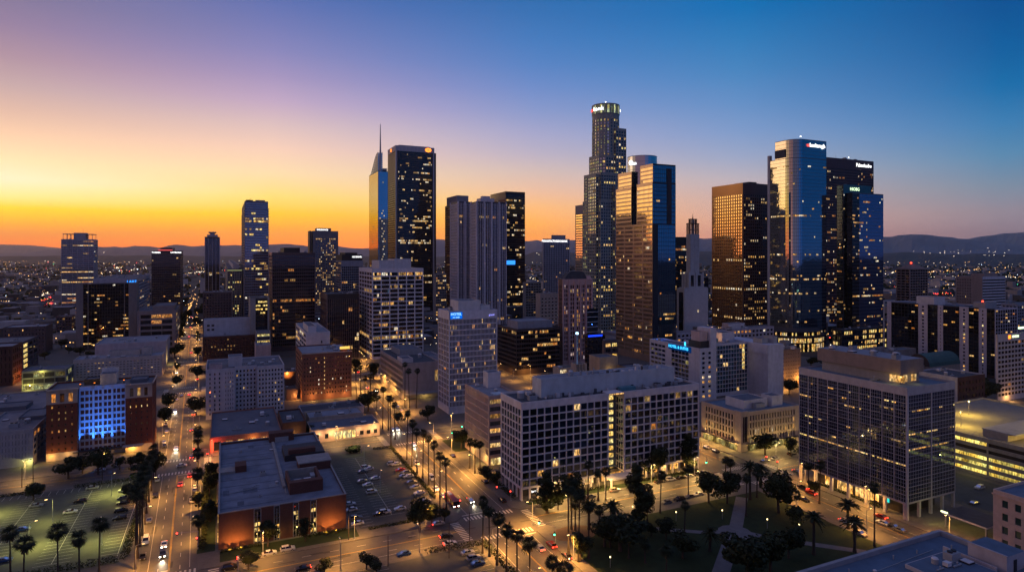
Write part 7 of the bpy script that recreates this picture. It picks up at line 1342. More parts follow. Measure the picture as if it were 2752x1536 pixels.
hedge([(-35, 322.6), (-58, 322.6)], 1.8, 1.4, 'lit green hedge at the far edge of the left car park'); hedge([(-70, 322.8), (-84, 322.8)], 1.6, 1.0, 'low dark hedge piece left of the long one, far edge of the left car park'); hedge([(-1, 231.8), (12, 231.8)], 1.2, 1.0, 'low hedge under the left end of the brick front'); hedge([(26, 231.6), (41, 231.6)], 1.2, 1.0, 'low hedge under the right end of the brick front'); hedge([(-6.5, 236), (-6.5, 300)], 2.2, 2.6, 'dark planting along the side wall of the brick building')
hedge([(112, 227), (150, 227.4)], 1.8, 1.1, 'garden hedge before the left hotel wing'); hedge([(108.3, 232), (108.3, 262)], 2.2, 2.0, 'dark hedge beside the hotel end wall'); hedge([(82, 150), (82, 200), (62, 202.5)], 2.4, 1.8, 'dark hedge round the corner of the bottom car park'); hedge([(165, 227), (200, 227)], 1.6, 1.0, 'garden hedge before the right hotel wing'); hedge([(236, 160), (236, 190)], 1.4, 1.0, 'dark planting under the stilted office'); hedge([(48, 228.6), (76, 228.6)], 1.3, .9, 'low hedge at the near edge of the central car park')
tree(*W(60, 322), 3, 9, 'lit bush in the island at the far edge of the central car park', None, 'bush', 0); spot(col.objects[-1].parent, (0, 0, 5), (0, 0, 0), 900, GRN, 2.4)

# ---------------------------------------------------------------- street lamps and signals
lamp_me = MB(); lamp_me.tube((0, 0, 0), (0, 0, 8.6), .13, .08, m_metal, 8); lamp_me.tube((0, 0, 8.6), (1.8, 0, 9.0), .06, .05, m_metal, 6); lamp_me.tube((0, 0, 0), (0, 0, .6), .25, .2, m_metal, 8); LAMP = lamp_me.mesh('pole')
hd = MB(); hd.box(1.6, -.16, 8.94, 2.5, .16, 9.1, m_metal); hd.box(1.7, -.13, 8.86, 2.45, .13, 8.935, glow('lamp_amber', (1, .62, .22), 14)); HEAD = hd.mesh('lamp_head')
def street_lamp(u, v, toward, power, label, color=AMB, group='street lamps', z=.15):
    x, y = W(u, v); r = thing('street_lamp', label, 'street lamp', (x, y, z), TH + toward, group); child('pole', LAMP, r); child('lamp_head', HEAD, r)
    l = bpy.data.lights.get('lamp_%d_%d' % (power, int(color[1] * 100))) or bpy.data.lights.new('lamp_%d_%d' % (power, int(color[1] * 100)), 'SPOT'); l.energy = power; l.color = color; l.spot_size = math.radians(164); l.spot_blend = .9; l.shadow_soft_size = .25
    o = bpy.data.objects.new('lamp_light', l); col.objects.link(o); o.parent = r; o.location = (2.1, 0, 8.8); return r
PW = 6500
def avenue(sf, hw, va, vb, step, nm, power):
    i = 0; v = va
    while v < vb:
        if not any(rows[k][1] - 1 < v < rows[k + 1][0] + 1 for k in range(len(rows) - 1)):
            street_lamp(sf(v) - hw - .9, v, 0, power, f'street lamp, left kerb of {nm}, {ORD[min(29, i)]} going away', group='street lamps along ' + nm); street_lamp(sf(v + step / 2) + hw + .9, v + step / 2, math.pi, power, f'street lamp, right kerb of {nm}, {ORD[min(29, i)]} going away', group='street lamps along ' + nm); i += 1
        v += step
avenue(s1, 8.3, 228, 960, 33, 'the long avenue', 16000); avenue(s2, 10.3, 132, 800, 30, 'the diagonal avenue', 34000); avenue(lambda v: 220.5, 10.3, 120, 520, 30, 'the street past the stilted office', 16000)
for i, u in enumerate((12, 42, 68)): street_lamp(u, 223.2, -math.pi / 2, 15000, 'street lamp on the cross street below the brick building, %s from the left' % ORD[i], group='street lamps on the near cross street')
for i, u in enumerate((4, 34, 60, -60, -100)): street_lamp(u, 204, math.pi / 2, 14000, 'street lamp on the near side of the near cross street, %s' % ORD[i], group='street lamps on the near cross street')
for i, u in enumerate((122, 146, 170, 194)): street_lamp(u, 222.6, -math.pi / 2, 24000, 'street lamp before the long white hotel, %s from the left' % ORD[i], (1, .56, .16), 'street lamps before the hotel')
for i, u in enumerate((118, 150, 182)): street_lamp(u, 204.4, math.pi / 2, 12000, 'street lamp on the park side facing the hotel, %s from the left' % ORD[i], (1, .56, .16), 'street lamps on the park side')
for i, u in enumerate((245, 275, 305)): street_lamp(u, 223, -math.pi / 2, 14000, 'street lamp past the classical building, %s going right' % ORD[i], (1, .60, .18), 'street lamps past the classical building')
for i, u in enumerate((-110, -80, -50, -5, 25, 55, 75, 120, 160)): street_lamp(u, 343.2, -math.pi / 2, 12000, 'street lamp on the second cross street, %s from the left' % ORD[i], (1, .52, .15), 'street lamps on the second cross street')
for i, (u, v, p_) in enumerate(((-82, 300, 13000), (-60, 262, 13000), (-42, 305, 15000), (-38, 255, 11000), (-102, 262, 13000), (-125, 300, 13000), (-58, 285, 7000))): street_lamp(u, v, .6 * i, p_, 'lot lamp with green-yellow pool, left car park, %s' % ORD[i], GRN, 'lamps in the left car park')
for i, (u, v, p_) in enumerate(((61, 300, 650), (60, 262, 420), (63, 318, 900))): street_lamp(u, v, 1.1 * i, p_, 'faint lot lamp in the central car park, %s' % ORD[i], GRN, 'lamps in the central car park')
sgm = MB(); sgm.tube((0, 0, 0), (0, 0, 6.2), .13, .10, m_metal, 8); sgm.tube((0, 0, 6.0), (6.5, 0, 6.6), .09, .05, m_metal, 6); SIGP = sgm.mesh('mast')
sgh = MB(); sgh.box(-.22, -.2, -.55, .22, .2, .55, m_dark); SIGH = sgh.mesh('signal_head')
def bulb(c, nm): q = MB(); q.box(-.2, -.28, -.2, .2, -.205, .2, glow(nm, c, 12)); q.box(-.2, .205, -.2, .2, .28, .2, glow(nm, c, 12)); return q.mesh('signal_light')
BR, BG = bulb((1, .03, .02), 'signal_red'), bulb((.05, 1, .45), 'signal_green')
def signal(px, py, rz, red, label):
    X, Y = G(px, py); r = thing('traffic_signal', label, 'traffic signal', (X, Y, .15), rz, 'traffic signals'); child('mast', SIGP, r)
    for (x, z) in ((6.3, 6.3), (0.3, 3.6)): hh = child('signal_head', SIGH, r, (x, 0, z), rz=0); child('signal_light', BR if red else BG, hh, (0, 0, .3 if red else -.3))
    return r
signal(532, 1475, TH + math.pi, True, 'red traffic signal at the near corner of the brick building'); signal(1493, 1462, TH + 2.2, False, 'green traffic signal at the park corner of the main crossing'); signal(1373, 1345, TH + math.pi, True, 'red traffic signal by the hotel corner'); signal(1192, 1395, TH - .2, True, 'red traffic signal at the car park corner of the main crossing'); signal(1213, 1180, TH + .1, False, 'green traffic signal at the annex crossing'); signal(560, 1240, TH + 3, True, 'red traffic signal at the rear corner of the brick building'); signal(402, 1258, TH - 1.4, True, 'red traffic signal at the blue-lit hotel corner'); signal(1900, 1262, TH + 1.5, False, 'traffic signal at the right end of the hotel'); signal(2090, 1262, TH + 3, True, 'traffic signal before the stilted office corner')
for i, (px, py) in enumerate(((1817, 1400), (1941, 1395), (2062, 1420), (2148, 1434), (1700, 1385), (1640, 1525), (1530, 1530))):
    X, Y = G(px, py); r = thing('park_lamp', 'short globe lamp in the park, %s from the left' % ORD[i], 'lamp post', (X, Y, .15), 0, 'park path lamps'); q = MB(); q.tube((0, 0, 0), (0, 0, 3.2), .07, .05, m_metal, 6); q.build('post', r); q = MB(); q.box(-.16, -.16, 3.2, .16, .16, 3.6, glow('globe', (1, .78, .35), 4)); q.build('globe', r); point(r, (0, 0, 4.0), 30, YEL)
for i, (px, py, hh_) in enumerate(((937, 1450, 12), (1043, 1522, 10), (1262, 1470, 12), (1207, 1500, 12), (275, 1290, 14), (59, 1310, 9), (89, 1308, 11))):
    X, Y = G(px, py); r = MB(); r.tube((X, Y, .15), (X, Y, hh_), .16, .11, m_bark, 7); tag(r.build('utility_pole'), 'thin bare utility pole, ' + ('right of the brick building front', 'before the bottom car park', 'left of the near palm row', 'among the cars at the crossing', 'white pole before the blue-lit hotel', 'pole before the modern flats', 'taller pole before the modern flats')[i], 'pole')
q = MB(); x, y = W(25, 190); q.box(x - 2, y - 1.2, 0.15, x + 2.4, y + 1.2, 3.2, surf('tarp_blue', (.03, .12, .35), .6)); q.box(x - 2.2, y - 1.4, 3.2, x + 2.6, y + 1.4, 3.4, m_metal); tag(q.build('kiosk'), 'small blue kiosk among the dark shrubs at the bottom edge', 'kiosk')

# ---------------------------------------------------------------- vehicles
PAINT = {k: surf('paint_' + k, c, .28, .05, .5, metal=.3, spec=.6) for k, c in {'white': (.62, .62, .62), 'silver': (.34, .35, .37), 'grey': (.14, .145, .15), 'black': (.012, .012, .014), 'red': (.32, .02, .015), 'blue': (.03, .08, .22), 'beige': (.38, .32, .24)}.items()}
m_tyre = surf('tyre', (.015, .015, .015), .9, .2, 3); m_rim = surf('rim', (.4, .4, .42), .35, .1, 3, metal=.7)
hl_on = glow('headlight_on', (1, .93, .75), 13); hl_off = surf('lens_clear', (.5, .5, .52), .2, .05, 2); tl_on = glow('taillight_on', (1, .04, .02), 10); tl_off = surf('lens_red', (.25, .01, .01), .3, .05, 2)
def car_shell(kind, paint):
    b = MB(); c = MB()
    L_, W2 = {'sedan': (4.7, .90), 'suv': (4.8, .96), 'van': (5.3, .99)}[kind]
    lo = {'sedan': [(-2.35, .45), (-2.3, .86), (-1.7, .98), (1.0, 1.0), (2.1, .86), (2.35, .62), (2.3, .32), (-2.3, .32)], 'suv': [(-2.4, .5), (-2.35, 1.05), (-1.9, 1.12), (1.1, 1.12), (2.2, .98), (2.4, .7), (2.35, .38), (-2.35, .38)], 'van': [(-2.65, .5), (-2.6, 1.2), (-2.2, 1.25), (1.6, 1.25), (2.4, 1.05), (2.65, .7), (2.6, .38), (-2.6, .38)]}[kind]
    hi = {'sedan': [(-1.75, .97), (-1.05, 1.42), (.25, 1.44), (1.05, .99)], 'suv': [(-2.15, 1.11), (-1.85, 1.68), (.3, 1.72), (1.15, 1.11)], 'van': [(-2.45, 1.24), (-2.35, 1.98), (.9, 2.0), (1.75, 1.24)]}[kind]
    def ext(mb, pr, w0, w1, m, split=None):
        n = len(pr); zmin = min(p[1] for p in pr); zmax = max(p[1] for p in pr)
        A = [(x, -(w0 + (w1 - w0) * (z - zmin) / (zmax - zmin)), z) for x, z in pr]; B = [(x, -y, z) for x, y, z in A]
        k = len(mb.v); mb.v.extend(A + B)
        for i in range(n): j = (i + 1) % n; mb.f.append((k + i, k + n + i, k + n + j, k + j)); mb.m.append(mb.mi(m))
        mb.f.append(tuple(k + i for i in range(n))); mb.m.append(mb.mi(m)); mb.f.append(tuple(k + n + i for i in range(n - 1, -1, -1))); mb.m.append(mb.mi(m))
    ext(b, lo, W2 * .98, W2, paint); ext(c, hi, W2 * .93, W2 * .76, g_black)
    top = [(x, z) for x, z in hi if z > hi[0][1] + .1]; x0, x1, zt = top[0][0], top[-1][0], max(z for _, z in top)
    b.box(x0 - .02, -W2 * .75, zt - .02, x1 + .02, W2 * .75, zt + .05, paint)
    for s_ in (-1, 1):
        b.box((x0 + x1) / 2 - .05, s_ * W2 * .86 - .05, hi[0][1], (x0 + x1) / 2 + .05, s_ * W2 * .80 + .05, zt, paint); b.box(1.0 if kind == 'sedan' else 1.15, s_ * (W2 + .1) - .08, .95, 1.2 if kind == 'sedan' else 1.35, s_ * (W2 + .1) + .08, 1.1, paint)
    return b.mesh('body'), c.mesh('cabin_glass'), W2, lo
wm_ = MB(); wm_.tube((0, -.11, 0), (0, .11, 0), .33, .33, m_tyre, 14); WHEEL = wm_.mesh('wheel'); rm = MB(); rm.tube((0, -.12, 0), (0, .12, 0), .19, .19, m_rim, 10); RIM = rm.mesh('rim')
def lampmesh(m, nm): q = MB(); q.box(-.04, -.2, -.09, .04, .2, .09, m); return q.mesh(nm)
LM = {'h1': lampmesh(hl_on, 'headlight'), 'h0': lampmesh(hl_off, 'headlight'), 't1': lampmesh(tl_on, 'taillight'), 't0': lampmesh(tl_off, 'taillight')}
SHELL = {}; CARN = {}
def car(px, py, rz, kind, colr, lights, where, u=None):
    key = (kind, colr)
    if key not in SHELL: SHELL[key] = car_shell(kind, PAINT[colr])
    bm, cm, W2, lo = SHELL[key]; X, Y = G(px, py) if u is None else W(*u); zz = .006
    CARN[where] = CARN.get(where, 0) + 1; st = {'h': ' with headlights on', 't': ' with red tail lights on', '': ''}[lights]
    kd = {'sedan': 'car', 'suv': 'tall car', 'van': 'van'}[kind]
    uu, vv = UV(X, Y); onlot = (uu < -30 and 236 < vv) or (44 < uu < 79.5 and (vv > 228 or vv < 203)); zz = .165 if onlot else .006
    r = thing({'sedan': 'car', 'suv': 'sport_utility_car', 'van': 'van'}[kind], f'{colr} {kd}{st}, {ORD[CARN[where] - 1]} {where}', 'van' if kind == 'van' else 'car', (X, Y, zz), rz, 'cars ' + where.split(',')[0].split(' from')[0].strip())
    child('body', bm, r); child('cabin_glass', cm, r)
    if Y < 430:
        for sx in (-1, 1):
            for sy in (-1, 1): w_ = child('wheel', WHEEL, r, (sx * 1.42, sy * (W2 - .06), .33)); child('rim', RIM, w_)
    xf, xb = lo[5][0], lo[0][0]; zl = lo[5][1]
    for sy in (-1, 1): child('headlight', LM['h1' if lights == 'h' else 'h0'], r, (xf - .02, sy * W2 * .68, zl), (1.25 if lights else 1,) * 3); child('taillight', LM['t1' if lights else 't0'], r, (xb + .0, sy * W2 * .7, zl + .12), (1.3 if lights else 1,) * 3)
    if lights == 'h':
        l = bpy.data.lights.get('beam') or bpy.data.lights.new('beam', 'SPOT'); l.energy = 2600; l.color = (1, .86, .6); l.spot_size = math.radians(50); l.spot_blend = .9; l.shadow_soft_size = .1
        o = bpy.data.objects.new('headlight_beam', l); col.objects.link(o); o.parent = r; o.location = (xf + .15, 0, zl + .05); o.rotation_euler = (0, -math.radians(80), 0)
    elif lights == 't': point(r, (xb - .6, 0, .8), 26, (1, .05, .02), .1)
    return r
UP, DN, EA, WE = TH + math.pi / 2, TH - math.pi / 2, TH, TH + math.pi
C_ = RND
w1 = 'on the long avenue, counted upwards'
for (x, y, h, k, c, l) in sorted(((384, 1498, DN, 'sedan', 'black', ''), (437, 1492, DN, 'suv', 'black', 'h'), (441, 1466, DN, 'sedan', 'white', 'h'), (392, 1456, DN, 'van', 'white', ''), (401, 1401, DN, 'sedan', 'grey', ''), (516, 1347, UP, 'sedan', 'silver', ''), (417, 1333, DN, 'suv', 'black', ''), (524, 1318, UP, 'sedan', 'silver', ''), (485, 1303, UP, 'sedan', 'red', 't'), (423, 1291, DN, 'sedan', 'silver', ''), (510, 1280, UP, 'suv', 'red', 't'), (488, 1253, EA, 'sedan', 'white', ''), (515, 1229, UP, 'sedan', 'grey', 't'), (473, 1207, DN, 'sedan', 'white', 'h'), (442, 1200, DN, 'suv', 'black', ''), (441, 1190, DN, 'sedan', 'grey', ''), (448, 1162, DN, 'sedan', 'beige', ''), (515, 1156, UP, 'sedan', 'black', 't'), (446, 1142, DN, 'sedan', 'white', ''), (520, 1114, UP, 'sedan', 'grey', 't'), (471, 1106, DN, 'sedan', 'white', 'h'), (475, 1076, DN, 'sedan', 'beige', ''), (509, 1061, UP, 'sedan', 'red', 't'), (488, 1065, UP, 'sedan', 'black', ''), (474, 1022, DN, 'sedan', 'beige', 'h'), (530, 1019, UP, 'sedan', 'grey', 't'), (475, 1003, DN, 'suv', 'white', 'h'), (514, 948, UP, 'sedan', 'black', 't'), (508, 905, UP, 'sedan', 'grey', 't'), (498, 893, DN, 'sedan', 'white', 'h'), (512, 880, UP, 'sedan', 'black', 't'), (503, 868, DN, 'sedan', 'white', 'h'), (515, 852, UP, 'sedan', 'grey', 't')), key=lambda q: -q[1]): car(x, y, h + .0336, k, c, l, w1)
w2 = 'on the diagonal avenue, counted upwards'
for (x, y, h, k, c, l) in sorted(((1524, 1497, UP, 'sedan', 'black', 't'), (1451, 1475, UP, 'sedan', 'silver', 't'), (1482, 1467, UP, 'suv', 'red', 't'), (1264, 1347, DN, 'sedan', 'silver', 'h'), (1350, 1346, UP, 'sedan', 'black', ''), (1192, 1335, DN, 'sedan', 'silver', ''), (1172, 1316, DN, 'sedan', 'white', ''), (1160, 1287, DN, 'van', 'white', ''), (1303, 1296, UP, 'sedan', 'black', ''), (1120, 1248, DN, 'suv', 'white', ''), (1217, 1226, UP, 'sedan', 'black', ''), (1112, 1196, DN, 'sedan', 'white', 'h'), (1067, 1155, DN, 'sedan', 'white', 'h'), (1056, 1156, DN, 'sedan', 'beige', 'h'), (1078, 1105, UP, 'sedan', 'beige', ''), (1092, 1118, UP, 'sedan', 'grey', ''), (1068, 1094, UP, 'sedan', 'silver', ''), (986, 1043, UP, 'sedan', 'grey', 't'), (1010, 1050, DN, 'sedan', 'white', 'h'), (962, 1000, UP, 'sedan', 'grey', 't')), key=lambda q: -q[1]): car(x, y, h, k, c, l, w2)
w3 = 'on the near cross street, counted rightwards'
for (x, y, h, k, c, l) in sorted(((617, 1528, EA, 'suv', 'black', ''), (658, 1500, EA, 'sedan', 'white', 't'), (724, 1489, EA, 'sedan', 'white', ''), (773, 1478, EA, 'suv', 'white', ''), (814, 1530, WE, 'sedan', 'black', 't'), (1085, 1491, WE, 'sedan', 'blue', ''), (1178, 1409, EA, 'sedan', 'silver', 't'), (1199, 1443, EA, 'sedan', 'black', 't'), (1210, 1463, EA, 'sedan', 'white', 't'), (1462, 1359, EA, 'sedan', 'grey', ''), (1495, 1355, EA, 'sedan', 'silver', ''), (1587, 1336, EA, 'sedan', 'grey', ''), (1652, 1320, EA, 'suv', 'beige', ''), (1773, 1297, EA, 'sedan', 'black', ''), (1802, 1290, EA, 'suv', 'white', ''), (1831, 1286, EA, 'sedan', 'black', ''), (1852, 1281, EA, 'sedan', 'silver', ''), (1874, 1276, EA, 'sedan', 'black', ''), (1893, 1272, EA, 'sedan', 'grey', ''), (1792, 1352, WE, 'sedan', 'grey', ''), (1826, 1344, WE, 'suv', 'black', ''), (1853, 1337, WE, 'sedan', 'grey', ''), (1877, 1331, WE, 'sedan', 'silver', ''), (1984, 1285, EA, 'sedan', 'grey', 't'), (2056, 1240, EA, 'sedan', 'grey', ''), (2084, 1234, EA, 'sedan', 'silver', ''), (2128, 1222, EA, 'suv', 'black', '')), key=lambda q: q[0]): car(x, y, h, k, c, l, w3)
w4 = 'by the stilted office, counted nearer'
for (x, y, h, k, c, l) in sorted(((1900, 1204, DN, 'sedan', 'silver', ''), (1923, 1214, DN, 'sedan', 'black', ''), (2144, 1270, DN, 'sedan', 'grey', 't'), (2158, 1312, UP, 'suv', 'black', 't'), (2180, 1326, UP, 'sedan', 'red', 't'), (2160, 1345, DN, 'sedan', 'black', ''), (2272, 1404, DN, 'sedan', 'white', 'h'), (2366, 1390, UP, 'sedan', 'red', 't'), (2372, 1407, UP, 'sedan', 'white', ''), (2397, 1415, UP, 'sedan', 'black', ''), (2416, 1426, UP, 'sedan', 'grey', ''), (2311, 1437, DN, 'suv', 'beige', ''), (2355, 1352, UP, 'sedan', 'black', '')), key=lambda q: q[1]): car(x, y, h, k, c, l, w4)
w5 = 'in the central car park from the back'
for (x, y, h, k, c) in sorted(((1054, 1249, EA, 'suv', 'white'), (1065, 1250, WE, 'sedan', 'white'), (983, 1259, EA, 'suv', 'white'), (991, 1263, WE, 'sedan', 'white'), (1075, 1266, WE, 'sedan', 'red'), (1086, 1282, EA, 'sedan', 'silver'), (1098, 1283, WE, 'sedan', 'white'), (1008, 1288, WE, 'sedan', 'white'), (974, 1296, EA, 'sedan', 'beige'), (988, 1306, WE, 'sedan', 'white'), (1106, 1299, EA, 'sedan', 'grey'), (1116, 1312, WE, 'sedan', 'silver'), (999, 1325, EA, 'suv', 'white'), (1127, 1328, WE, 'sedan', 'white'), (940, 1358, EA, 'sedan', 'white'), (944, 1373, WE, 'sedan', 'white'), (1034, 1380, EA, 'suv', 'white'), (1075, 1370, WE, 'sedan', 'white'), (957, 1396, EA, 'suv', 'grey'), (961, 1410, WE, 'sedan', 'white'), (1018, 1384, WE, 'sedan', 'black'), (975, 1270, EA, 'sedan', 'grey'), (1144, 1350, EA, 'sedan', 'silver'), (1090, 1272, WE, 'sedan', 'grey')), key=lambda q: q[1]): car(x, y, h + RND.uniform(-.04, .04), k, c, '', w5)
w6 = 'in the left car park from the left'
for (x, y, h, k, c) in sorted(((10, 1510, EA, 'sedan', 'blue'), (61, 1426, EA, 'sedan', 'blue'), (97, 1362, EA, 'sedan', 'silver'), (189, 1379, EA, 'sedan', 'white'), (216, 1350, WE, 'sedan', 'black'), (248, 1314, EA, 'sedan', 'silver'), (322, 1396, WE, 'suv', 'black'), (326, 1376, EA, 'suv', 'black'), (331, 1354, WE, 'sedan', 'black'), (334, 1341, EA, 'sedan', 'grey'), (335, 1321, WE, 'suv', 'silver'), (345, 1313, WE, 'sedan', 'black'), (268, 1266, EA, 'sedan', 'silver')), key=lambda q: q[0]): car(x, y, h, k, c, '', w6)
w8 = 'in the lot beside the garage, counted rightwards'
for i in range(7): car(0, 0, (EA, WE)[i % 2], ('sedan', 'suv')[i % 2], ('grey', 'silver', 'black', 'white', 'grey', 'beige', 'black')[i], '', w8, (274 + (i % 2) * 20, 186 - i * 9))
w7 = 'in the bottom car park from the back'
for (x, y, h, k, c) in sorted(((1257, 1489, EA, 'sedan', 'silver'), (1274, 1504, EA, 'suv', 'silver'), (1284, 1518, EA, 'sedan', 'blue')), key=lambda q: q[1]): car(x, y, h, k, c, '', w7)
# red bus
X, Y = G(1214, 1352); r = thing('bus', 'long red bus waiting at the left kerb by the main crossing', 'bus', (X, Y, .006), DN); q = MB(); q.box(-5.6, -1.25, .4, 5.6, 1.25, 3.1, PAINT['red']); q.box(-5, -.7, 3.1, -1, .7, 3.35, PAINT['white']); q.build('body', r)
for s_ in (-1, 1):
    for k in range(6): q = MB(); q.box(-5.2 + k * 1.75, s_ * 1.26 - .02, 1.5, -3.7 + k * 1.75, s_ * 1.26 + .02, 2.5, LIT[1] if k % 2 else g_black); q.build('window', r)
    for x in (-3.6, 3.6): child('wheel', WHEEL, r, (x, s_ * 1.15, .45), (1.4, 1.4, 1.4))
    child('taillight', LM['t1'], r, (-5.65, s_ * .9, 1.1), (2, 2, 2)); child('headlight', LM['h1'], r, (5.65, s_ * .9, .9), (1.5,) * 3)
q = MB(); q.box(5.6, -1.1, 1.3, 5.64, 1.1, 2.7, g_dark); q.build('windscreen', r); 
# ---------------------------------------------------------------- distant city, lights, hills, air
RC = random.Random(99)
city = MB(); lights = {k: MB() for k in ('w', 'o', 'r', 'b', 'g')}
LM2 = {'w': glow('far_white', (1, .80, .56), 4.2), 'o': glow('far_amber', (1, .50, .15), 3.6), 'r': glow('far_red', (1, .06, .04), 7), 'b': glow('far_cool', (.6, .8, 1), 8), 'g': glow('far_green', (.1, 1, .5), 6)}
cm = [surf('far_wall_a', (.30, .27, .27), .9, .1, .05), surf('far_wall_b', (.18, .15, .15), .9, .1, .05), surf('far_wall_c', (.48, .45, .45), .9, .1, .05), surf('far_wall_d', (.07, .065, .07), .9, .1, .05)]
def dot(x, y, z, s_, k):
    lights[k].box(x - s_, y - s_, z - s_, x + s_, y + s_, z + s_, LM2[k])
def fbld(x, y, w_, d_, h_, litp):
    c, s_ = math.cos(TH), math.sin(TH); P = [(x, y), (x + w_ * c, y + w_ * s_), (x + w_ * c - d_ * s_, y + w_ * s_ + d_ * c), (x - d_ * s_, y + d_ * c)]; m = RC.choice(cm)
    city.poly(P, 0, h_, m, mtop=RC.choice((m_roof, m_roof_l, m_roof_d)))
    n = int(h_ / 3.6)
    for r in range(1, n):
        k = 0.0
        while k < w_ - 2.5:
            if RC.random() < litp: a0, a1 = (k + .5) / w_, (k + 2.2) / w_; A = (P[0][0] + (P[1][0] - P[0][0]) * a0 + s_ * .06, P[0][1] + (P[1][1] - P[0][1]) * a0 - c * .06); B = (P[0][0] + (P[1][0] - P[0][0]) * a1 + s_ * .06, P[0][1] + (P[1][1] - P[0][1]) * a1 - c * .06); city.face([(*A, r * 3.6 + .8), (*B, r * 3.6 + .8), (*B, r * 3.6 + 2.4), (*A, r * 3.6 + 2.4)], RC.choice(LIT))
            k += 3.2
n = 0
for i in range(5200):
    t = RC.random(); Y = 680 * (9000 / 680) ** (t ** .9); half = Y * .95; X = RC.uniform(-half, half)
    u, v = UV(X, Y)
    if v < 990 and -60 < u < 235 and Y < 700: continue
    if abs(u - s1(v)) < 14 or (Y < 1100 and -.62 < X / Y < -.40 and Y < 760): continue
    k = X / Y; inner = -.5 < k < .6
    big = RC.random() < (.12 if Y < 2600 else .03)
    w_ = RC.uniform(10, 34) * (1.6 if Y > 2500 else 1); d_ = RC.uniform(10, 30); h_ = RC.uniform(4, 12) if not big else RC.uniform(14, 42 if inner else 26)
    if Y < 1000: h_ = min(h_, 20)
    if (u - s1(v)) < -10 and (u - s1(v)) > -36: continue
    fbld(X, Y, w_, d_, h_, .05 if Y < 2500 else .02)
for i in range(4600):
    t = RC.random(); Y = 640 * (15000 / 640) ** t; X = RC.uniform(-.92, .92) * Y; s_ = max(.25, Y * .00017) * RC.uniform(.5, 1.6); k = RC.choices(['w', 'o', 'r', 'b', 'g'], [4, 9, .6, .5, .1])[0]
    u, v = UV(X, Y)
    dot(X, Y, RC.uniform(5, 11) if Y < 5000 else RC.uniform(8, 40), s_, k)
# bright strings of street and freeway lights
for (x0, y0, x1, y1, n_, k) in ((95, 800, 170, 765, 60, 'w'), (100, 812, 165, 786, 26, 'r'), (120, 820, 165, 806, 22, 'r'), (265, 735, 420, 718, 34, 'w'), (500, 735, 560, 728, 20, 'w'), (300, 722, 340, 716, 18, 'w'), (15, 745, 120, 735, 12, 'o'), (2376, 738, 2410, 728, 14, 'w'), (2500, 742, 2752, 745, 40, 'w'), (2500, 762, 2600, 768, 22, 'w'), (2510, 790, 2560, 786, 12, 'r'), (2500, 730, 2752, 716, 36, 'o'), (1880, 704, 1912, 702, 24, 'w'), (1415, 690, 1452, 686, 10, 'w'), (1425, 745, 1455, 760, 14, 'w'), (2600, 700, 2700, 694, 12, 'r'), (1165, 702, 1195, 700, 6, 'r'), (503, 840, 525, 790, 40, 'o'), (530, 880, 528, 800, 20, 'o'), (498, 880, 512, 790, 20, 'o')):
    for i in range(n_):
        t = RC.random(); x = x0 + (x1 - x0) * t + RC.uniform(-3, 3); y = y0 + (y1 - y0) * t + RC.uniform(-2.2, 2.2); y = max(y, 691); D = F * (HC - 8) / (y - HY); dot((x - CX) / F * D, D, 8, D * .00026 * RC.uniform(.5, 1.5), k if RC.random() < .85 else 'o')
o = city.build('distant_city'); tag(o, 'low distant city spreading to the hills', 'city', kind='stuff')
mgl = MB()
for k in lights: 
    off = len(mgl.v); mgl.v.extend(lights[k].v); mgl.f.extend(tuple(i + off for i in f) for f in lights[k].f); mi = mgl.mi(LM2[k]); mgl.m.extend([mi] * len(lights[k].f))
tag(mgl.build('city_lights'), 'scattered points of street and house light over the distant city', 'lights', kind='stuff')
# dark tree cover between the far houses
tc_ = MB()
for i in range(5200):
    t = RC.random(); Y = 720 * (9000 / 720) ** t; X = RC.uniform(-.95, .95) * Y; u, v = UV(X, Y)
    if abs(u - s1(v)) < 11 or (v < 990 and -50 < u < 235): continue
    r = RC.uniform(3, 6) * (1 + Y / 4000); b0 = len(tc_.v); h_ = r * RC.uniform(1.1, 1.7)
    P = [(X + r * RC.uniform(.7, 1.1) * math.cos(a), Y + r * RC.uniform(.7, 1.1) * math.sin(a)) for a in [k * 1.047 + RC.random() * .4 for k in range(6)]]
    tc_.poly(P, 0, h_ * .7, m_leaf); tc_.poly([(X + (x - X) * .55, Y + (y - Y) * .55) for x, y in P], h_ * .7, h_, m_leaf)
tag(tc_.build('tree_cover'), 'dark tree cover between the distant houses', 'trees', kind='stuff')
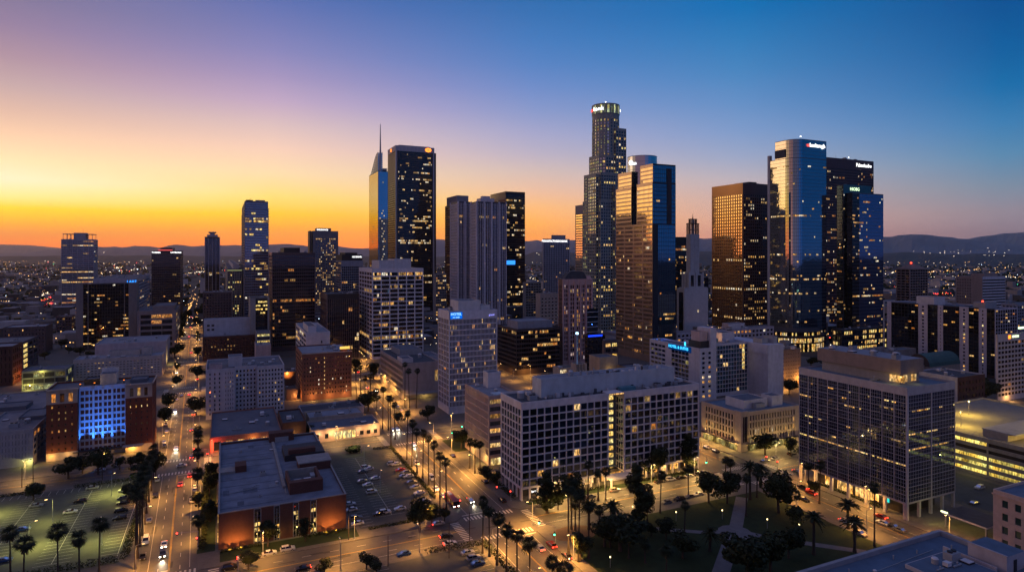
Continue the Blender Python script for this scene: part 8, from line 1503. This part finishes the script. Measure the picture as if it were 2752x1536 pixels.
# hills
m_hill = surf('hill_haze_blue', (.14, .155, .21), .95, .4, .0012, scale2=.0004); m_hill2 = surf('hill_dark', (.06, .058, .06), .95, .4, .004)  # first hill colour has the blue of the hazy air put into it
def hills(sil, R, name, m, dx=18, jag=1.0, back=1.25, front=.72):
    rng = random.Random(int(R)); a = MB(); xs = list(range(int(sil[0][0]), int(sil[-1][0]) + 1, dx)); prof = []
    ph = [rng.uniform(0, 6) for _ in range(8)]
    for x in xs:
        for i in range(len(sil) - 1):
            if sil[i][0] <= x <= sil[i + 1][0]: t = (x - sil[i][0]) / (sil[i + 1][0] - sil[i][0]); t = t * t * (3 - 2 * t); y = sil[i][1] + (sil[i + 1][1] - sil[i][1]) * t; break
        y += jag * (.6 * math.sin(x / 17 + ph[0]) + .45 * math.sin(x / 7.3 + ph[1]) + .35 * rng.uniform(-1, 1)); prof.append((x, y))
    rw = [(front, 0), (front + (1 - front) * .3, .28), (front + (1 - front) * .6, .62), (1, 1), (back, .15)]; nn = len(prof); base = len(a.v)
    for (q, hf) in rw:
        for j, (x, y) in enumerate(prof):
            Y = R * q * (1 + .02 * math.sin(j * .7 + q * 9)); h_ = (HC + (HY - y) / F * R) ; zz = h_ * hf * (1 + (.22 * math.sin(j * .9 + q * 30) if 0 < hf < 1 else 0)); X = (x - CX) / F * (R if q >= 1 else Y)
            a.v.append((X, Y if q < 1 or q > 1 else R, zz - (1 if hf == 0 else 0)))
    for i in range(len(rw) - 1):
        for j in range(nn - 1): p = base + i * nn + j; a.f.append((p, p + 1, p + nn + 1, p + nn)); a.m.append(a.mi(m))
    o = a.build(name, smooth=False); structure(o); return o
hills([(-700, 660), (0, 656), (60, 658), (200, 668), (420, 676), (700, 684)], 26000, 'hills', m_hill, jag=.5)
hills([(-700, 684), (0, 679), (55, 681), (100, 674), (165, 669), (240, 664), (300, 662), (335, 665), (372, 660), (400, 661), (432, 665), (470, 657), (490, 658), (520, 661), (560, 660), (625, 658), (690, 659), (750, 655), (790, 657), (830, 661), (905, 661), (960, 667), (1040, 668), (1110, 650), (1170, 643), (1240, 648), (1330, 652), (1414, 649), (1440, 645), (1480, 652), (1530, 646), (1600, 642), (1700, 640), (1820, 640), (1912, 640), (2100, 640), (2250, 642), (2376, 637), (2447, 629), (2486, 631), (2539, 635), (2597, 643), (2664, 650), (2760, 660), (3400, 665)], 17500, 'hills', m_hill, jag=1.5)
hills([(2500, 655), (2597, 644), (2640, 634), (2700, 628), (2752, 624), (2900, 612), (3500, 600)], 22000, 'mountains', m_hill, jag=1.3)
hills([(1380, 690), (1414, 684), (1430, 677), (1480, 676), (1600, 680), (1700, 684), (1880, 676), (1912, 675), (2100, 676), (2376, 680), (2441, 677), (2500, 680), (2580, 683), (2640, 681), (2752, 683), (3300, 680)], 7500, 'dark_hills', m_hill2, jag=.9)
hills([(-700, 688), (0, 688), (200, 687), (400, 686), (640, 688), (900, 689), (1200, 689), (1300, 691)], 9000, 'dark_hills', m_hill2, jag=.6)
hl = MB()
for (x, y, k) in [(2447 + RC.uniform(-40, 260), RC.uniform(672, 688), 'w') for _ in range(26)] + [(2604, 667, 'w'), (2712, 675, 'w'), (2724, 681, 'w'), (2738, 668, 'b'), (2508, 677, 'w'), (2517, 677, 'w'), (1440, 680, 'w'), (1445, 684, 'w'), (323, 678, 'w'), (2700, 695, 'r'), (2735, 698, 'w')]:
    D = 7300 if y > 674 else 15000; X = (x - CX) / F * D; z = HC + (HY - y) / F * D; q = D * .00026 * RC.uniform(.6, 1.2); hl.box(X - q, D * .96 - q, z - q, X + q, D * .96 + q, z + q, LM2[k])
tag(hl.build('hillside_lights'), 'few house lights on the distant hillsides', 'lights', kind='stuff')
# air
m, nn_, oo_ = newmat('haze_air'); pv = nn_.nodes.new('ShaderNodeVolumePrincipled'); pv.inputs['Density'].default_value = 2.3e-5; pv.inputs['Color'].default_value = (1, .85, .78, 1); pv.inputs['Anisotropy'].default_value = .72
nn_.links.new(pv.outputs[0], oo_.inputs['Volume'])
a = MB(); a.box(-33000, -300, -3, 33000, 34000, 1300, m); o = a.build('haze'); o['kind'] = 'stuff'; o['label'] = 'thin dusk haze over the city'
m.cycles.homogeneous_volume = True if hasattr(m.cycles, 'homogeneous_volume') else None
